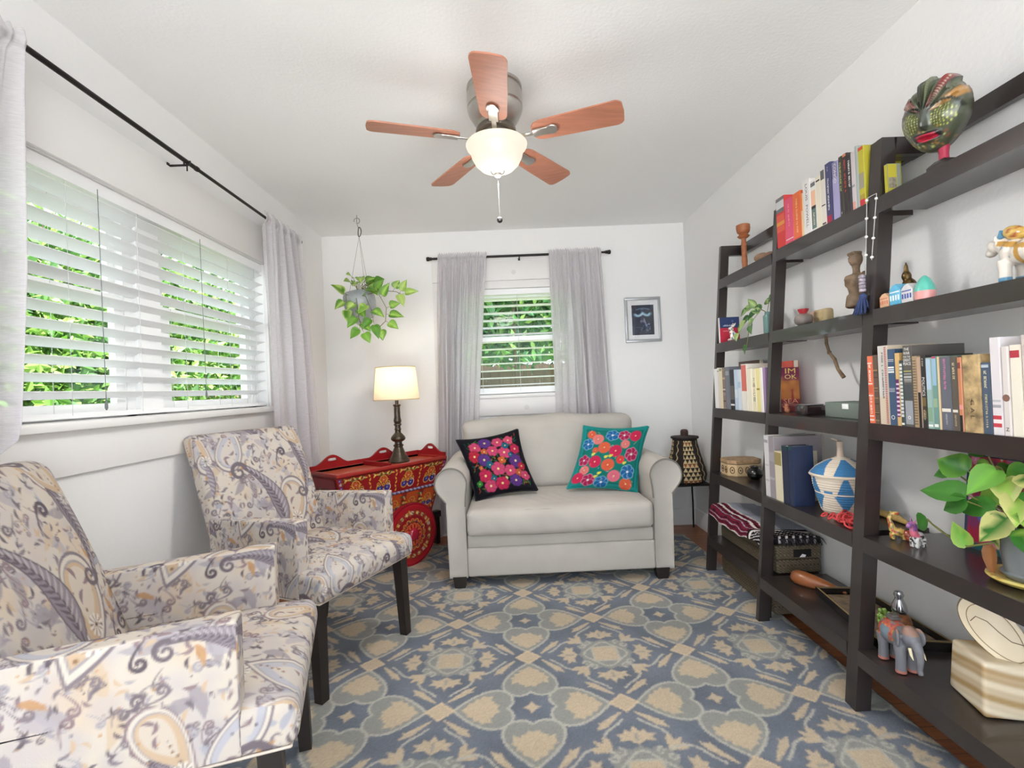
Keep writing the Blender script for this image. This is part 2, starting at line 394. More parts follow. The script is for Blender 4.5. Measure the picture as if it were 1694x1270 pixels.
# ================================================================ venetian blinds
M_SLAT = mat('blind_slat', (246, 246, 246), 0.45, trans=0.18)
M_CORD = mat('blind_cord', (205, 205, 205), 0.8); M_CORDD = mat('pull_cord', (120, 122, 122), 0.8)
def blind(label, axis, u0, u1, pos, sgn, ztop, zbot, pitch, tilt, cords, pulls):
    mid = (u0+u1)/2
    t = thing('venetian_blind', label, 'blind', (pos, mid, ztop) if axis == 'y' else (mid, pos, ztop))
    def P(u, d, z): return (pos+sgn*d, u, z) if axis == 'y' else (u, pos+sgn*d, z)
    MB().span(P(u0, -0.022, ztop-0.045), P(u1, 0.026, ztop)).build('headrail', M_FRAME, t, None, True)
    mb = MB(); z = ztop-0.075
    while z > zbot+0.03:
        prof = []
        for k in range(7):
            s = -1+2*k/6; prof.append((s*0.0315, 0.0035*(1-s*s)))
        up = []; ca, sa = math.cos(tilt), math.sin(tilt)
        for d, h in prof: up.append((d*ca+h*sa, -d*sa+h*ca))       # d<0 = room side, lifted
        lo = [(d-0.0000, h-0.0028) for d, h in up]
        ring = up+lo[::-1]; n = len(ring)
        vs = [P(u0+0.004, d, z+h) for d, h in ring]+[P(u1-0.004, d, z+h) for d, h in ring]
        mb.add(vs, [(i, (i+1) % n, n+(i+1) % n, n+i) for i in range(n)]+[tuple(range(n)), tuple(range(n, 2*n))])
        z -= pitch
    mb.build('slats', M_SLAT, t, 40, True)
    MB().span(P(u0+0.004, -0.028, zbot), P(u1-0.004, 0.028, zbot+0.018)).build('bottom_rail', M_FRAME, t, None, True)
    cb = MB()
    for u in cords:
        for d in (-0.031, 0.031): cb.tube([P(u, d, ztop-0.05), P(u, d, zbot+0.01)], 0.0009, 5)
    cb.build('ladder_cord', M_CORD, t, 60, True)
    for u, zl in pulls:
        MB().tube([P(u, -0.034, ztop-0.03), P(u+0.004, -0.036, zl)], 0.0013, 5).lathe([(0.002, 0.02), (0.005, 0.0), (0.005, -0.012), (0.002, -0.02)], P(u+0.004, -0.036, zl-0.01), 8).build('pull_cord', M_CORDD, t, 60, True)
    return t
blind('wide white venetian blind in the big double window on the left wall', 'y', 1.178, 2.922, XL-0.032, -1, 1.963, 1.118, 0.0575, math.radians(21), (1.32, 1.62, 1.93, 2.20, 2.55, 2.82), ((1.745, 1.17), (2.325, 1.2)))
blind('narrow white venetian blind in the small window behind the loveseat', 'x', BW['x0']+0.008, BW['x1']-0.008, YB+0.034, 1, 1.963, 1.118, 0.0585, math.radians(5), (-0.19, 0.115, 0.42), ())

# ================================================================ curtains and rods
M_ROD = mat('dark_bronze', (38, 35, 34), 0.4, 0.6)
def curtain_mat():
    m = bpy.data.materials.new('sheer_linen'); m.use_nodes = True; N = m.node_tree.nodes; L = m.node_tree.links; b = N['Principled BSDF']
    c = (*lin((218, 214, 217)), 1); b.inputs['Base Color'].default_value = c; b.inputs['Roughness'].default_value = 0.9; b.inputs['Specular IOR Level'].default_value = 0.1
    tc = N.new('ShaderNodeTexCoord'); mp = N.new('ShaderNodeMapping'); mp.inputs['Scale'].default_value = (1, 1, 14)
    n = N.new('ShaderNodeTexNoise'); n.inputs['Scale'].default_value = 40; n.inputs['Detail'].default_value = 3; L.new(tc.outputs['Object'], mp.inputs[0]); L.new(mp.outputs[0], n.inputs['Vector'])
    r = N.new('ShaderNodeMapRange'); r.inputs[1].default_value = 0.35; r.inputs[2].default_value = 0.65; r.inputs[3].default_value = 0.14; r.inputs[4].default_value = 0.26; L.new(n.outputs['Fac'], r.inputs[0])
    t = N.new('ShaderNodeBsdfTranslucent'); t.inputs[0].default_value = (*lin((232, 229, 232)), 1)
    m1 = N.new('ShaderNodeMixShader'); m1.inputs[0].default_value = 0.32; L.new(b.outputs[0], m1.inputs[1]); L.new(t.outputs[0], m1.inputs[2])
    tr = N.new('ShaderNodeBsdfTransparent'); m2 = N.new('ShaderNodeMixShader'); L.new(r.outputs[0], m2.inputs[0]); L.new(m1.outputs[0], m2.inputs[1]); L.new(tr.outputs[0], m2.inputs[2])
    L.new(m2.outputs[0], N['Material Output'].inputs[0]); return m
M_CURT = curtain_mat()
def curtain(label, axis, top, bot, pos, sgn, zt, zb, folds, seed, amp=0.040, press=0.0, flat=0):
    """a rod-pocket panel: tight gathers at the rod, broad folds below; sgn = direction into the room"""
    rnd = random.Random(seed); nu, nv = 150, 60
    ph = [rnd.uniform(0, 6.28) for _ in range(4)]; mid = (top[0]+top[1])/2
    t = thing('curtain', label, 'curtain', (pos, mid, zt) if axis == 'y' else (mid, pos, zt))
    rows = []; ztop = zt+0.035
    for j in range(nv+1):
        v = (j/nv)**1.25; z = ztop+(zb-ztop)*v; w = min(1, v*3.2); e = min(1, v/0.93)
        row = []
        for i in range(nu+1):
            s = i/nu
            u = (top[0]+(bot[0]-top[0])*e**0.8)*(1-s)+(top[1]+(bot[1]-top[1])*e**0.8)*s
            big = math.sin(2*PI*folds*s+ph[0]+0.5*math.sin(5*s+ph[1]))*amp*(0.45+0.55*w)+0.42*amp*math.sin(2*PI*folds*2.3*s+ph[2])*w
            fine = math.sin(2*PI*folds*4.3*s+ph[3])*0.008*(1-w)+math.sin(2*PI*folds*7.1*s+ph[1])*0.004*(1-w)
            fl = 1.0
            if flat: e_ = s if flat > 0 else 1-s; fl = 0.22+0.95*min(1, max(0, (e_-0.30)/0.25))
            d = big*(1-w+w*fl)+fine
            if press:                                           # the chair holds the lower cloth against the wall
                k_ = min(1, max(0, (1.09-z)/0.10)); k_ = k_*k_*(3-2*k_); d = d*(1-0.8*k_)-press*k_
            dz = 0
            if z > zt-0.03:                                     # pocket closes over the rod and the ruffle stands above it
                k = (z-zt)/0.03; d = max(d*0.5, 0)+0.0155*math.cos(min(1.57, abs(k)*1.2)); dz = 0.006*math.sin(2*PI*folds*4.3*s+ph[3]) if z > zt+0.012 else 0
            u += 0.006*math.sin(2*PI*folds*s*1.7+6*v+ph[2])*w
            row.append((pos+sgn*d, u, z+dz) if axis == 'y' else (u, pos+sgn*d, z+dz))
        rows.append(row)
    MB().grid(rows).build('cloth', M_CURT, t, 180, True); return t
RX = XL+0.085
curtain('pale grey sheer curtain at the near end of the left window', 'y', (0.98, 1.40), (0.90, 1.27), RX, 1, 2.205, 0.03, 4, 3, press=0.056)
curtain('pale grey sheer curtain at the far end of the left window, behind the far armchair', 'y', (2.785, 3.235), (2.83, 3.44), RX, 1, 2.205, 0.03, 4.6, 11, flat=1)
RY = YB-0.085
curtain('pale grey sheer curtain left of the back window, behind the table lamp', 'x', (-0.497, -0.108), (-0.57, -0.27), RY, -1, 2.205, 0.03, 5, 21, amp=0.046, flat=-1)
curtain('pale grey sheer curtain right of the back window, beside the small framed picture', 'x', (0.378, 0.79), (0.372, 0.845), RY, -1, 2.203, 0.03, 5, 33, amp=0.046, flat=1)
def rod(label, axis, u0, u1, pos, sgn, z, brackets, joint):
    mid = (u0+u1)/2
    t = thing('curtain_rod', label, 'curtain rod', (pos, mid, z) if axis == 'y' else (mid, pos, z))
    def P(u, d, zz): return (pos+sgn*d, u, zz) if axis == 'y' else (u, pos+sgn*d, zz)
    MB().tube([P(u0, 0, z), P(joint, 0, z)], 0.0095, 14).tube([P(joint, 0, z), P(u1, 0, z)], 0.0078, 14).tube([P(joint-0.01, 0, z), P(joint+0.004, 0, z)], 0.0112, 14).build('rod', M_ROD, t, 40, True)
    for u, s in ((u0, -1), (u1, 1)):
        MB().tube([P(u, 0, z), P(u+s*0.012, 0, z), P(u+s*0.014, 0, z), P(u+s*0.03, 0, z), P(u+s*0.032, 0, z), P(u+s*0.05, 0, z), P(u+s*0.055, 0, z)], [0.009, 0.009, 0.013, 0.013, 0.016, 0.017, 0.012], 16).build('finial', M_ROD, t, 30, True)
    for u in brackets:
        w = 0.083
        MB().tube([P(u, 0, z-0.014), P(u, -w*0.4, z-0.014), P(u, -w+0.004, z-0.014)], 0.005, 8).span(P(u-0.008, -w+0.003, z-0.055), P(u+0.008, -w-0.0001, z)).tube([P(u, 0.014, z+0.004), P(u, 0.012, z-0.012), P(u, 0, z-0.016), P(u, -0.012, z-0.012), P(u, -0.014, z+0.006)], 0.0035, 8).tube([P(u, 0, z-0.014), P(u, 0, z-0.04)], 0.003, 6).build('bracket', M_ROD, t, 40, True)
    return t
rod('long dark bronze curtain rod above the big left window', 'y', 0.93, 3.225, RX, 1, 2.205, (2.12,), 2.19)
rod('short dark bronze curtain rod above the small back window', 'x', -0.535, 0.815, RY, -1, 2.203, (0.144,), 0.39)

# ================================================================ outdoors, seen through the blinds
M_LEAF = mat('hedge_leaf', (110, 160, 60), 0.5, attr=True, trans=0.35)
M_GRASS = mat('lawn', (96, 112, 62), 0.95, bump=0.5, bscale=30, var=0.3, vscale=5)
def lump(mb, box, n, seed):
    pass
def foliage(name, label, lo, hi, n, size, pal, seed, holes=0.0, cat='hedge'):
    rnd = np.random.default_rng(seed); lo = np.array(lo); hi = np.array(hi)
    t = thing(name, label, cat, ((lo[0]+hi[0])/2, (lo[1]+hi[1])/2, 0))
    p = rnd.uniform(lo, hi, (n, 3))
    # clumps: push leaves towards random branch centres
    cen = rnd.uniform(lo, hi, (max(8, n//90), 3)); idx = rnd.integers(0, len(cen), n); p = p*0.45+cen[idx]*0.55+rnd.normal(0, 0.10, (n, 3)); p = np.clip(p, lo-0.15, hi+0.25)
    a = rnd.normal(0, 1, (n, 3)); a /= np.linalg.norm(a, axis=1)[:, None]; b = rnd.normal(0, 1, (n, 3)); b -= (b*a).sum(1)[:, None]*a; b /= np.linalg.norm(b, axis=1)[:, None]
    s = size*rnd.uniform(0.6, 1.3, n)[:, None]; nrm = np.cross(a, b)
    V = np.stack([p-a*s, p-b*s*0.42+nrm*s*0.12, p+a*s, p+b*s*0.42+nrm*s*0.12], 1).reshape(-1, 3)
    F = np.arange(4*n).reshape(-1, 4)
    pal = lina(pal); c = pal[rnd.integers(0, len(pal), n)]*rnd.uniform(0.75, 1.25, (n, 1)); C = np.repeat(c, 4, 0)
    me = bpy.data.meshes.new('foliage'); me.from_pydata(V.tolist(), [], F.tolist()); me.transform(Matrix.Translation(-t.location)); paint(me, C); me.materials.append(M_LEAF)
    o = bpy.data.objects.new('foliage', me); COL.objects.link(o); o.parent = t
    st = MB()
    for k in range(10):
        x, y = rnd.uniform(lo[:2]+0.1, hi[:2]-0.1); h = hi[2]-0.3
        st.tube([(x, y, -0.3), (x+rnd.uniform(-.1, .1), y+rnd.uniform(-.1, .1), h*0.5), (x+rnd.uniform(-.2, .2), y+rnd.uniform(-.2, .2), h)], [0.04, 0.025, 0.01], 6)
    st.build('stem', mat('bark', (86, 70, 54), 0.9), t, 60, True)
    return t
struct(MB().span((-40, -3, -0.4), (30, 40, -0.3)).build('ground', M_GRASS, None, None))
foliage('hedge', 'tall bright green leafy hedge outside the left window', (-5.6, 2.2, 0.75), (-4.5, 10.2, 3.4), 26000, 0.085, [(136, 174, 80), (108, 152, 62), (160, 190, 100), (86, 130, 56), (74, 112, 60)], 5)
foliage('hedge', 'dark green leafy hedge outside the small back window', (-3.2, 7.6, 1.50), (3.2, 8.8, 4.6), 17000, 0.10, [(92, 146, 78), (116, 168, 86), (70, 122, 70), (150, 184, 96), (96, 144, 96)], 9)
foliage('hedge', 'tall dark row of trees added behind the brown fence of the small back window', (-6, 10.8, 0.4), (6, 12.8, 9), 9000, 0.26, [(84, 130, 76), (66, 110, 66), (110, 150, 84)], 15)  # trees added as a dark backing to hide bright sky between the leaves
M_FENCE = mat('fence_board', (122, 102, 88), 0.9, var=0.25, vscale=6, stretch=(6, 6, 0.6))
def fence(label, axis, u0, u1, pos, top):
    t = thing('board_fence', label, 'fence', (pos, (u0+u1)/2, -0.3) if axis == 'y' else ((u0+u1)/2, pos, -0.3))
    r2 = random.Random(int(top*100)); mb = MB(); u = u0
    while u < u1:
        h = top+r2.uniform(-0.015, 0.015)
        if axis == 'y': mb.span((pos-0.01, u, -0.3), (pos+0.01, u+0.138, h))
        else: mb.span((u, pos-0.01, -0.3), (u+0.143, pos+0.01, h))
        u += 0.145
    mb.build('boards', M_FENCE, t, None, True)
    rb = MB()
    for z in (0.2, 0.85, top-0.12):
        if axis == 'y': rb.span((pos+0.01, u0, z), (pos+0.05, u1, z+0.09))
        else: rb.span((u0, pos-0.05, z), (u1, pos-0.01, z+0.09))
    rb.build('rails', M_FENCE, t, None, True)
fence('grey weathered wood fence under the hedge outside the left window', 'y', 0.0, 14.0, -6.2, 1.5)
fence('brown wood fence under the hedge outside the small back window', 'x', -4.0, 4.0, 9.2, 1.6)
pr = thing('porch_roof', 'white porch roof with beams outside the upper left window', 'roof', (-2.7, 1.0, 2.52))
MB().span((-3.0, -1.5, 2.6), (XL-T, 2.55, 2.68)).build('soffit', M_FRAME, pr, None, True)
mb = MB()
for y in (0.1, 0.7, 1.3, 1.9, 2.5): mb.span((-3.0, y-0.02, 2.5), (XL-T-0.02, y+0.02, 2.6))
mb.build('rafters', mat('rafter_paint', (196, 180, 168), 0.7), pr, None, True)
mb = MB().span((-3.0, -1.5, 2.46), (-2.9, 2.55, 2.6)); mb.build('beam', M_FRAME, pr, None, True)
MB().span((-3.0, 2.43, -0.3), (-2.89, 2.54, 2.45)).build('post', M_FRAME, pr, None, True)
struct(MB().span((-7, -14, -0.3), (9, -0.61, -0.03)).build('bounce_slab', mat('bounce_pale', (226, 222, 214), 0.9, var=0.05), None, None))  # unseen pale slab added to bounce sunlight up to the ceiling
# ================================================================ rug
def rug_pattern():
    w, h = 0.663, 0.648; P = Pat(w, h, 0.003, (110, 117, 129))
    rnd = random.Random(2)
    BLUE, DK, GRAY, CREAM, LINE = (108, 114, 124), (92, 98, 110), (146, 147, 142), (196, 178, 152), (184, 180, 170)
    for k in range(130): P.stroke([(rnd.uniform(0, w), rnd.uniform(0, h))], rnd.uniform(0.02, 0.06), DK if k % 2 else (122, 128, 140), 0.35, 0.03)
    heart = np.concatenate([bez((0.088, 0), (0.055, 0.03), (0.075, 0.075), 6), bez((0.075, 0.075), (0.105, 0.118), (0.165, 0.098), 7)[1:], bez((0.165, 0.098), (0.215, 0.08), (0.283, 0), 8)[1:]])
    heart = np.concatenate([heart, (heart*np.array([1, -1]))[::-1][1:-1]])
    hin = np.concatenate([[(0.125, 0)], bez((0.118, 0.02), (0.12, 0.05), (0.15, 0.045), 5), [(0.14, 0.072), (0.168, 0.07), (0.178, 0.078), (0.19, 0.058), (0.205, 0.062), (0.212, 0.04), (0.228, 0.04), (0.236, 0.02), (0.255, 0.0)]])
    hin = np.concatenate([hin, (hin*np.array([1, -1]))[::-1][1:-1]])
    star = [(r*math.cos(a), r*math.sin(a)) for a, r in [(i*PI/4, 0.033 if i % 2 == 0 else 0.017) for i in range(8)]]
    P.poly(star, CREAM)
    for k in range(4):
        R = lambda pts: xf(pts, (0, 0), 90*k)
        P.poly(R(heart), GRAY); P.poly(R(hin), CREAM)
        for sg in (1, -1):
            sp = arc(0.108, 0.052*sg, 0.026, 0.006, -60*sg, 330*sg, 16); P.stroke(R(sp), np.linspace(0.009, 0.006, 16), GRAY)
        P.stroke(R(np.concatenate([heart, heart[:1]])), 0.0052, LINE)
    for c in ((w/2, 0), (0, h/2)):
        P.poly(xf([(0.056, 0), (0, 0.052), (-0.056, 0), (0, -0.052)], c), CREAM)
        P.stroke(xf([(0.05, 0), (0, 0.046), (-0.05, 0), (0, -0.046), (0.05, 0)], c), 0.003, (212, 190, 160))
    M = (w/2, h/2)
    for k in range(4):
        R = lambda pts: xf(pts, M, 90*k)
        P.poly(R([(-0.052, 0.05), (0.052, 0.05), (0.088, 0.07), (0.085, 0.098), (0.055, 0.108), (0.03, 0.098), (0.0, 0.115), (-0.03, 0.098), (-0.055, 0.108), (-0.085, 0.098), (-0.088, 0.07)]), GRAY)
        for sg in (1, -1):
            P.stroke(R(arc(0.066*sg, 0.088, 0.018, 0.005, 90-180*(sg < 0)*0, 90+sg*300, 14)), 0.004, LINE)
        P.stroke(R([(0.05, 0.055), (0.02, 0.085), (0, 0.092), (-0.02, 0.085), (-0.05, 0.055)]), 0.004, LINE)
        P.poly(R([(0, 0.205), (0.016, 0.176), (0.034, 0.188), (0.038, 0.168), (0.066, 0.166), (0.05, 0.148), (0.06, 0.132), (0.028, 0.138), (0, 0.118), (-0.028, 0.138), (-0.06, 0.132), (-0.05, 0.148), (-0.066, 0.166), (-0.038, 0.168), (-0.034, 0.188), (-0.016, 0.176)]), CREAM)
        P.stroke(R([(0, 0.14), (0, 0.165)]), 0.006, GRAY, 0.7)
        for sg in (1, -1):
            P.stroke(R(bez((0.098*sg, 0.098), (0.125*sg, 0.16), (0.075*sg, 0.195), 10)), 0.0045, LINE)
            P.stroke(R(bez((0.075*sg, 0.195), (0.045*sg, 0.215), (0.028*sg, 0.238), 8)), 0.0045, LINE)
            leaf = R([(0.026*sg, 0.272), (0.06*sg, 0.243), (0.092*sg, 0.215), (0.118*sg, 0.192)]); P.stroke(leaf, [0.004, 0.010, 0.014, 0.003], CREAM)
            P.stroke(R([(0.085*sg, 0.214), (0.11*sg, 0.222)]), [0.008, 0.003], CREAM)
        for d in (-1, 0, 1):
            P.stroke(xf([(0.135, 0), (0.17, 0.026*d), (0.196-0.01*abs(d), 0.032*d)], M, 45+90*k), [0.008, 0.013, 0.004], CREAM)
        P.stroke(xf([(0.10, 0), (0.14, 0)], M, 45+90*k), 0.0045, LINE)
    s = 0.053; P.poly(xf([(s, s), (-s, s), (-s, -s), (s, -s)], M), CREAM); P.stroke(xf([(s, s), (-s, s), (-s, -s), (s, -s), (s, s)], M), 0.004, LINE)
    return P
def make_rug():
    x0, x1, y0, y1, st = -1.16, 1.283, -0.35, 3.64, 0.0055
    nx, ny = int((x1-x0)/st), int((y1-y0)/st)
    xs = np.linspace(x0, x1, nx+1); ys = np.linspace(y0, y1, ny+1); X, Y = np.meshgrid(xs, ys, indexing='ij')
    rn = np.random.default_rng(4)
    Z = 0.0072+rn.normal(0, 0.0003, X.shape)
    Xw = X+rn.normal(0, 0.0012, X.shape)
    V = np.stack([X, Y, Z], -1).reshape(-1, 3); m = ny+1
    I = np.arange((nx+1)*m).reshape(nx+1, m); F = np.stack([I[:-1, :-1], I[1:, :-1], I[1:, 1:], I[:-1, 1:]], -1).reshape(-1, 4)
    # turned-down edge
    edge = np.concatenate([I[:, 0], I[-1, 1:], I[::-1, -1][1:], I[0, ::-1][1:]]); base = len(V)
    low = V[edge].copy(); low[:, 2] = 0.0005; V2 = np.concatenate([V, low]); n = len(edge)
    side = [(edge[i], base+i, base+(i+1) % n, edge[(i+1) % n]) for i in range(n-1)]
    me = bpy.data.meshes.new('rug'); me.from_pydata(V2.tolist(), [], F.tolist()+[tuple(map(int, q)) for q in side])
    me.polygons.foreach_set('use_smooth', [True]*len(me.polygons))
    P = rug_pattern(); c = P.at((Xw.ravel()-0.042), (Y.ravel()-2.398+rn.normal(0, 0.0012, X.size)))
    # hand-dyed wool: soft streaks and specks
    f = 1+0.10*np.sin(Y.ravel()*3.1+X.ravel()*1.3)*np.sin(Y.ravel()*9.7+2*X.ravel())+rn.normal(0, 0.05, X.size); c = c*f[:, None]
    c = c*0.90; c = np.concatenate([c, c[edge]*0.9]); paint(me, c)
    me.materials.append(mat('wool_pile', (150, 150, 145), 0.95, bump=0.6, bscale=260, attr=True, spec=0.1, sheen=0.15))
    o = bpy.data.objects.new('area_rug', me); COL.objects.link(o)
    tag(o, 'large blue grey and cream rug with heart and medallion pattern', 'rug')
make_rug()

# ================================================================ leaning ladder bookcases
M_ESP = mat('espresso_wood', (47, 40, 38), 0.30, coat=0.4, bump=0.05, bscale=40, stretch=(1, 1, 1), var=0.1, vscale=3)
SHELF = (1.757, 1.372, 0.985, 0.600, 0.218)
def bookcase(label, y0, y1, xo, k):
    t = thing('ladder_bookcase', label, 'bookcase', (1.3, (y0+y1)/2, 0), 0, 'dark leaning bookcases along the right wall')
    f = lambda z: xo+k*z
    tp = 0.026; zt = 1.963
    for a in (y0+0.0008, y1-tp-0.0008):
        b = a+tp
        mb = MB().hexa([(f(0), a, 0.0088), (f(0)+0.052, a, 0.0088), (f(0)+0.052, b, 0.0088), (f(0), b, 0.0088)], [(f(zt), a, zt), (f(zt)+0.05, a, zt), (f(zt)+0.05, b, zt), (f(zt), b, zt)]); mb.build('post', M_ESP, t, 30, True)
        MB().span((f(zt)+0.045, a, zt-0.06), (XR-0.012, b, zt)).build('side_arm', M_ESP, t, 30, True)
    MB().span((XR-0.034, y0+tp+0.001, zt-0.058), (XR-0.012, y1-tp-0.001, zt)).build('back_rail', M_ESP, t, 30, True)
    for z in SHELF:
        a, b = y0+tp+0.001, y1-tp-0.001; xb = XR-0.02
        mb = MB().span((f(z-0.028)-0.003, a, z-0.055), (f(z-0.028)+0.019, b, z))
        mb.span((f(z-0.028)+0.019, a, z-0.048), (xb, b, z))
        mb.build('shelf', M_ESP, t, 30, True)
    return t
bookcase('dark leaning bookcase farthest from the camera, with the carved box and folded blanket', 2.304, 2.937, 1.163, 0.088)
bookcase('middle dark leaning bookcase, with the blue and white lidded basket', 1.668, 2.303, 1.139, 0.0965)
bookcase('nearest dark leaning bookcase, with the mask on top and the pothos', 1.031, 1.667, 1.137, 0.0965)

# ================================================================ loveseat
M_SUEDE = mat('pale_suede', (182, 176, 168), 0.9, bump=0.12, bscale=22, var=0.06, vscale=5, spec=0.15, sheen=0.1)
M_PIPE = mat('suede_piping', (122, 117, 110), 0.85)
M_DKWOOD = mat('black_brown_wood', (34, 27, 24), 0.45)
def sofa():
    t = thing('loveseat', 'pale grey suede loveseat with rolled arms under the small back window', 'sofa', (0.28, 3.25, 0))
    yf, yr = 2.82, 3.70
    xl, xr = -0.27, 0.828
    mb = MB().bev(((xl+xr)/2, 2.855, 0.152), (xr-xl, 0.06, 0.168), 0.012, seg=3); mb.bev(((xl+xr)/2, 2.862, 0.272), (xr-xl-0.006, 0.06, 0.078), 0.012, seg=3)
    mb.span((xl, 2.87, 0.075), (xr, yr, 0.30)); mb.build('base', M_SUEDE, t, 40, True)
    for s, xi in ((-1, xl), (1, xr)):
        # outline of the arm front: panel below, scroll above, seen from the front; s points outward
        pts = []
        xo = xi+s*0.106
        pts += [(xi, 0.066), (xo, 0.066), (xo+s*0.005, 0.30), (xo+s*0.006, 0.50)]
        cx, cz, r = xi+s*0.080, 0.612, 0.094
        for a in np.linspace(-42, 180, 22): pts.append((cx+s*r*math.cos(math.radians(a)), cz+r*math.sin(math.radians(a))))
        pts += [(xi-s*0.006, 0.55), (xi, 0.48)]
        n = len(pts); mb = MB(); C = Vector((sum(p[0] for p in pts)/n, 0, sum(p[1] for p in pts)/n))
        rings = [(yf+0.012, 0.86), (yf+0.003, 0.95), (yf, 0.985), (yf+0.006, 1.0), (yf+0.3, 1.0), (yr-0.05, 1.0), (yr, 0.97)]
        vs = []
        for y, q in rings:
            for p in pts: vs.append((C.x+(p[0]-C.x)*q, y, C.z+(p[1]-C.z)*q))
        fs = [(k*n+i, k*n+(i+1) % n, (k+1)*n+(i+1) % n, (k+1)*n+i) for k in range(len(rings)-1) for i in range(n)]+[tuple(range(n)), tuple(range((len(rings)-1)*n, len(rings)*n))]
        mb.add(vs, fs); arm = mb.build('armrest', M_SUEDE, t, 50, True)
        path = [(C.x+(p[0]-C.x)*0.99, yf+0.002, C.z+(p[1]-C.z)*0.99) for p in pts[3:]]
        MB().tube(path, 0.0045, 8).build('piping', M_PIPE, arm, 60, True)
    def seat_def(P):
        x, y, z = P[:, 0], P[:, 1], P[:, 2]; u = x/0.545; v = y/0.30
        cr = np.clip(1-u**4, 0, 1)*np.clip(1-np.abs(v)**4, 0, 1)
        z2 = np.where(z > 0, z+0.022*cr+0.004*np.sin(9*x+1)*np.sin(13*y)*cr+0.0022*np.sin(46*x+5*np.sin(11*y+2))*np.sin(19*y+7*np.sin(6*x))*cr, z)
        bulge = np.clip(1-(z/0.08)**2, 0, 1)*np.clip(1-u**6, 0, 1)
        y2 = np.where(y < -0.2, y-0.018*bulge-0.005*np.sin(14*x)*bulge-0.0022*np.sin(52*x+30*z)*bulge, y)
        return np.stack([x, y2, z2+0.010*x-0.004*np.cos(6*x)*(y < -0.2)], 1)
    mb = soft_box((1.088, 0.62, 0.152), 0.032, 0.014, seat_def); mb.v = [(p[0]+0.279, p[1]+3.10, p[2]+0.384) for p in mb.v]
    seat = mb.build('seat_cushion', M_SUEDE, t, 180, True)
    pb = MB()
    for z0 in (0.452, 0.316):
        path = []
        for i in range(41):
            x = -0.52+1.04*i/40; c = 1 if z0 > 0.4 else 0
            path.append((x+0.279, 2.795+0.009+0.02*abs(x/0.52)**6, z0+0.010*x-0.004*math.cos(6*x)))
        pb.tube(path, 0.005, 6)
    pb.build('piping', M_PIPE, seat, 60, True)
    def back_def(P):
        x, y, z = P[:, 0], P[:, 1], P[:, 2]; u = x/0.60; w = z/0.25
        puff = np.clip(1-u**4, 0, 1)*np.clip(1-w**4, 0, 1)
        y2 = np.where(y < 0, y-0.035*puff-0.008*np.sin(7*x+2)*puff, y+0.01*puff)
        z2 = z+np.where(z > 0.18, 0.014*np.cos(2.4*u)+0.005*np.sin(16*x), 0)
        xs = 1+0.045*np.clip(w, -1, 1)
        lean = 0.20*(z+0.25)
        return np.stack([x*xs, y2+lean, z2], 1)
    mb = soft_box((1.18, 0.19, 0.50), 0.062, 0.016, back_def); mb.v = [(p[0]+0.279, p[1]+3.43, p[2]+0.695) for p in mb.v]
    mb.build('back_cushion', M_SUEDE, t, 180, True)
    MB().bev((0.279, 3.665, 0.50), (1.12, 0.07, 0.72), 0.03, seg=3).build('back_frame', M_SUEDE, t, 50, True)
    for x in (-0.318, 0.866):
        for y in (2.853, 3.64):
            MB().hexa([(x-0.030, y-0.030, 0.009), (x+0.030, y-0.030, 0.009), (x+0.030, y+0.030, 0.009), (x-0.030, y+0.030, 0.009)], [(x-0.040, y-0.036, 0.075), (x+0.040, y-0.036, 0.075), (x+0.040, y+0.036, 0.075), (x-0.040, y+0.036, 0.075)]).build('leg', M_DKWOOD, t, 30, True)
    return t
sofa()
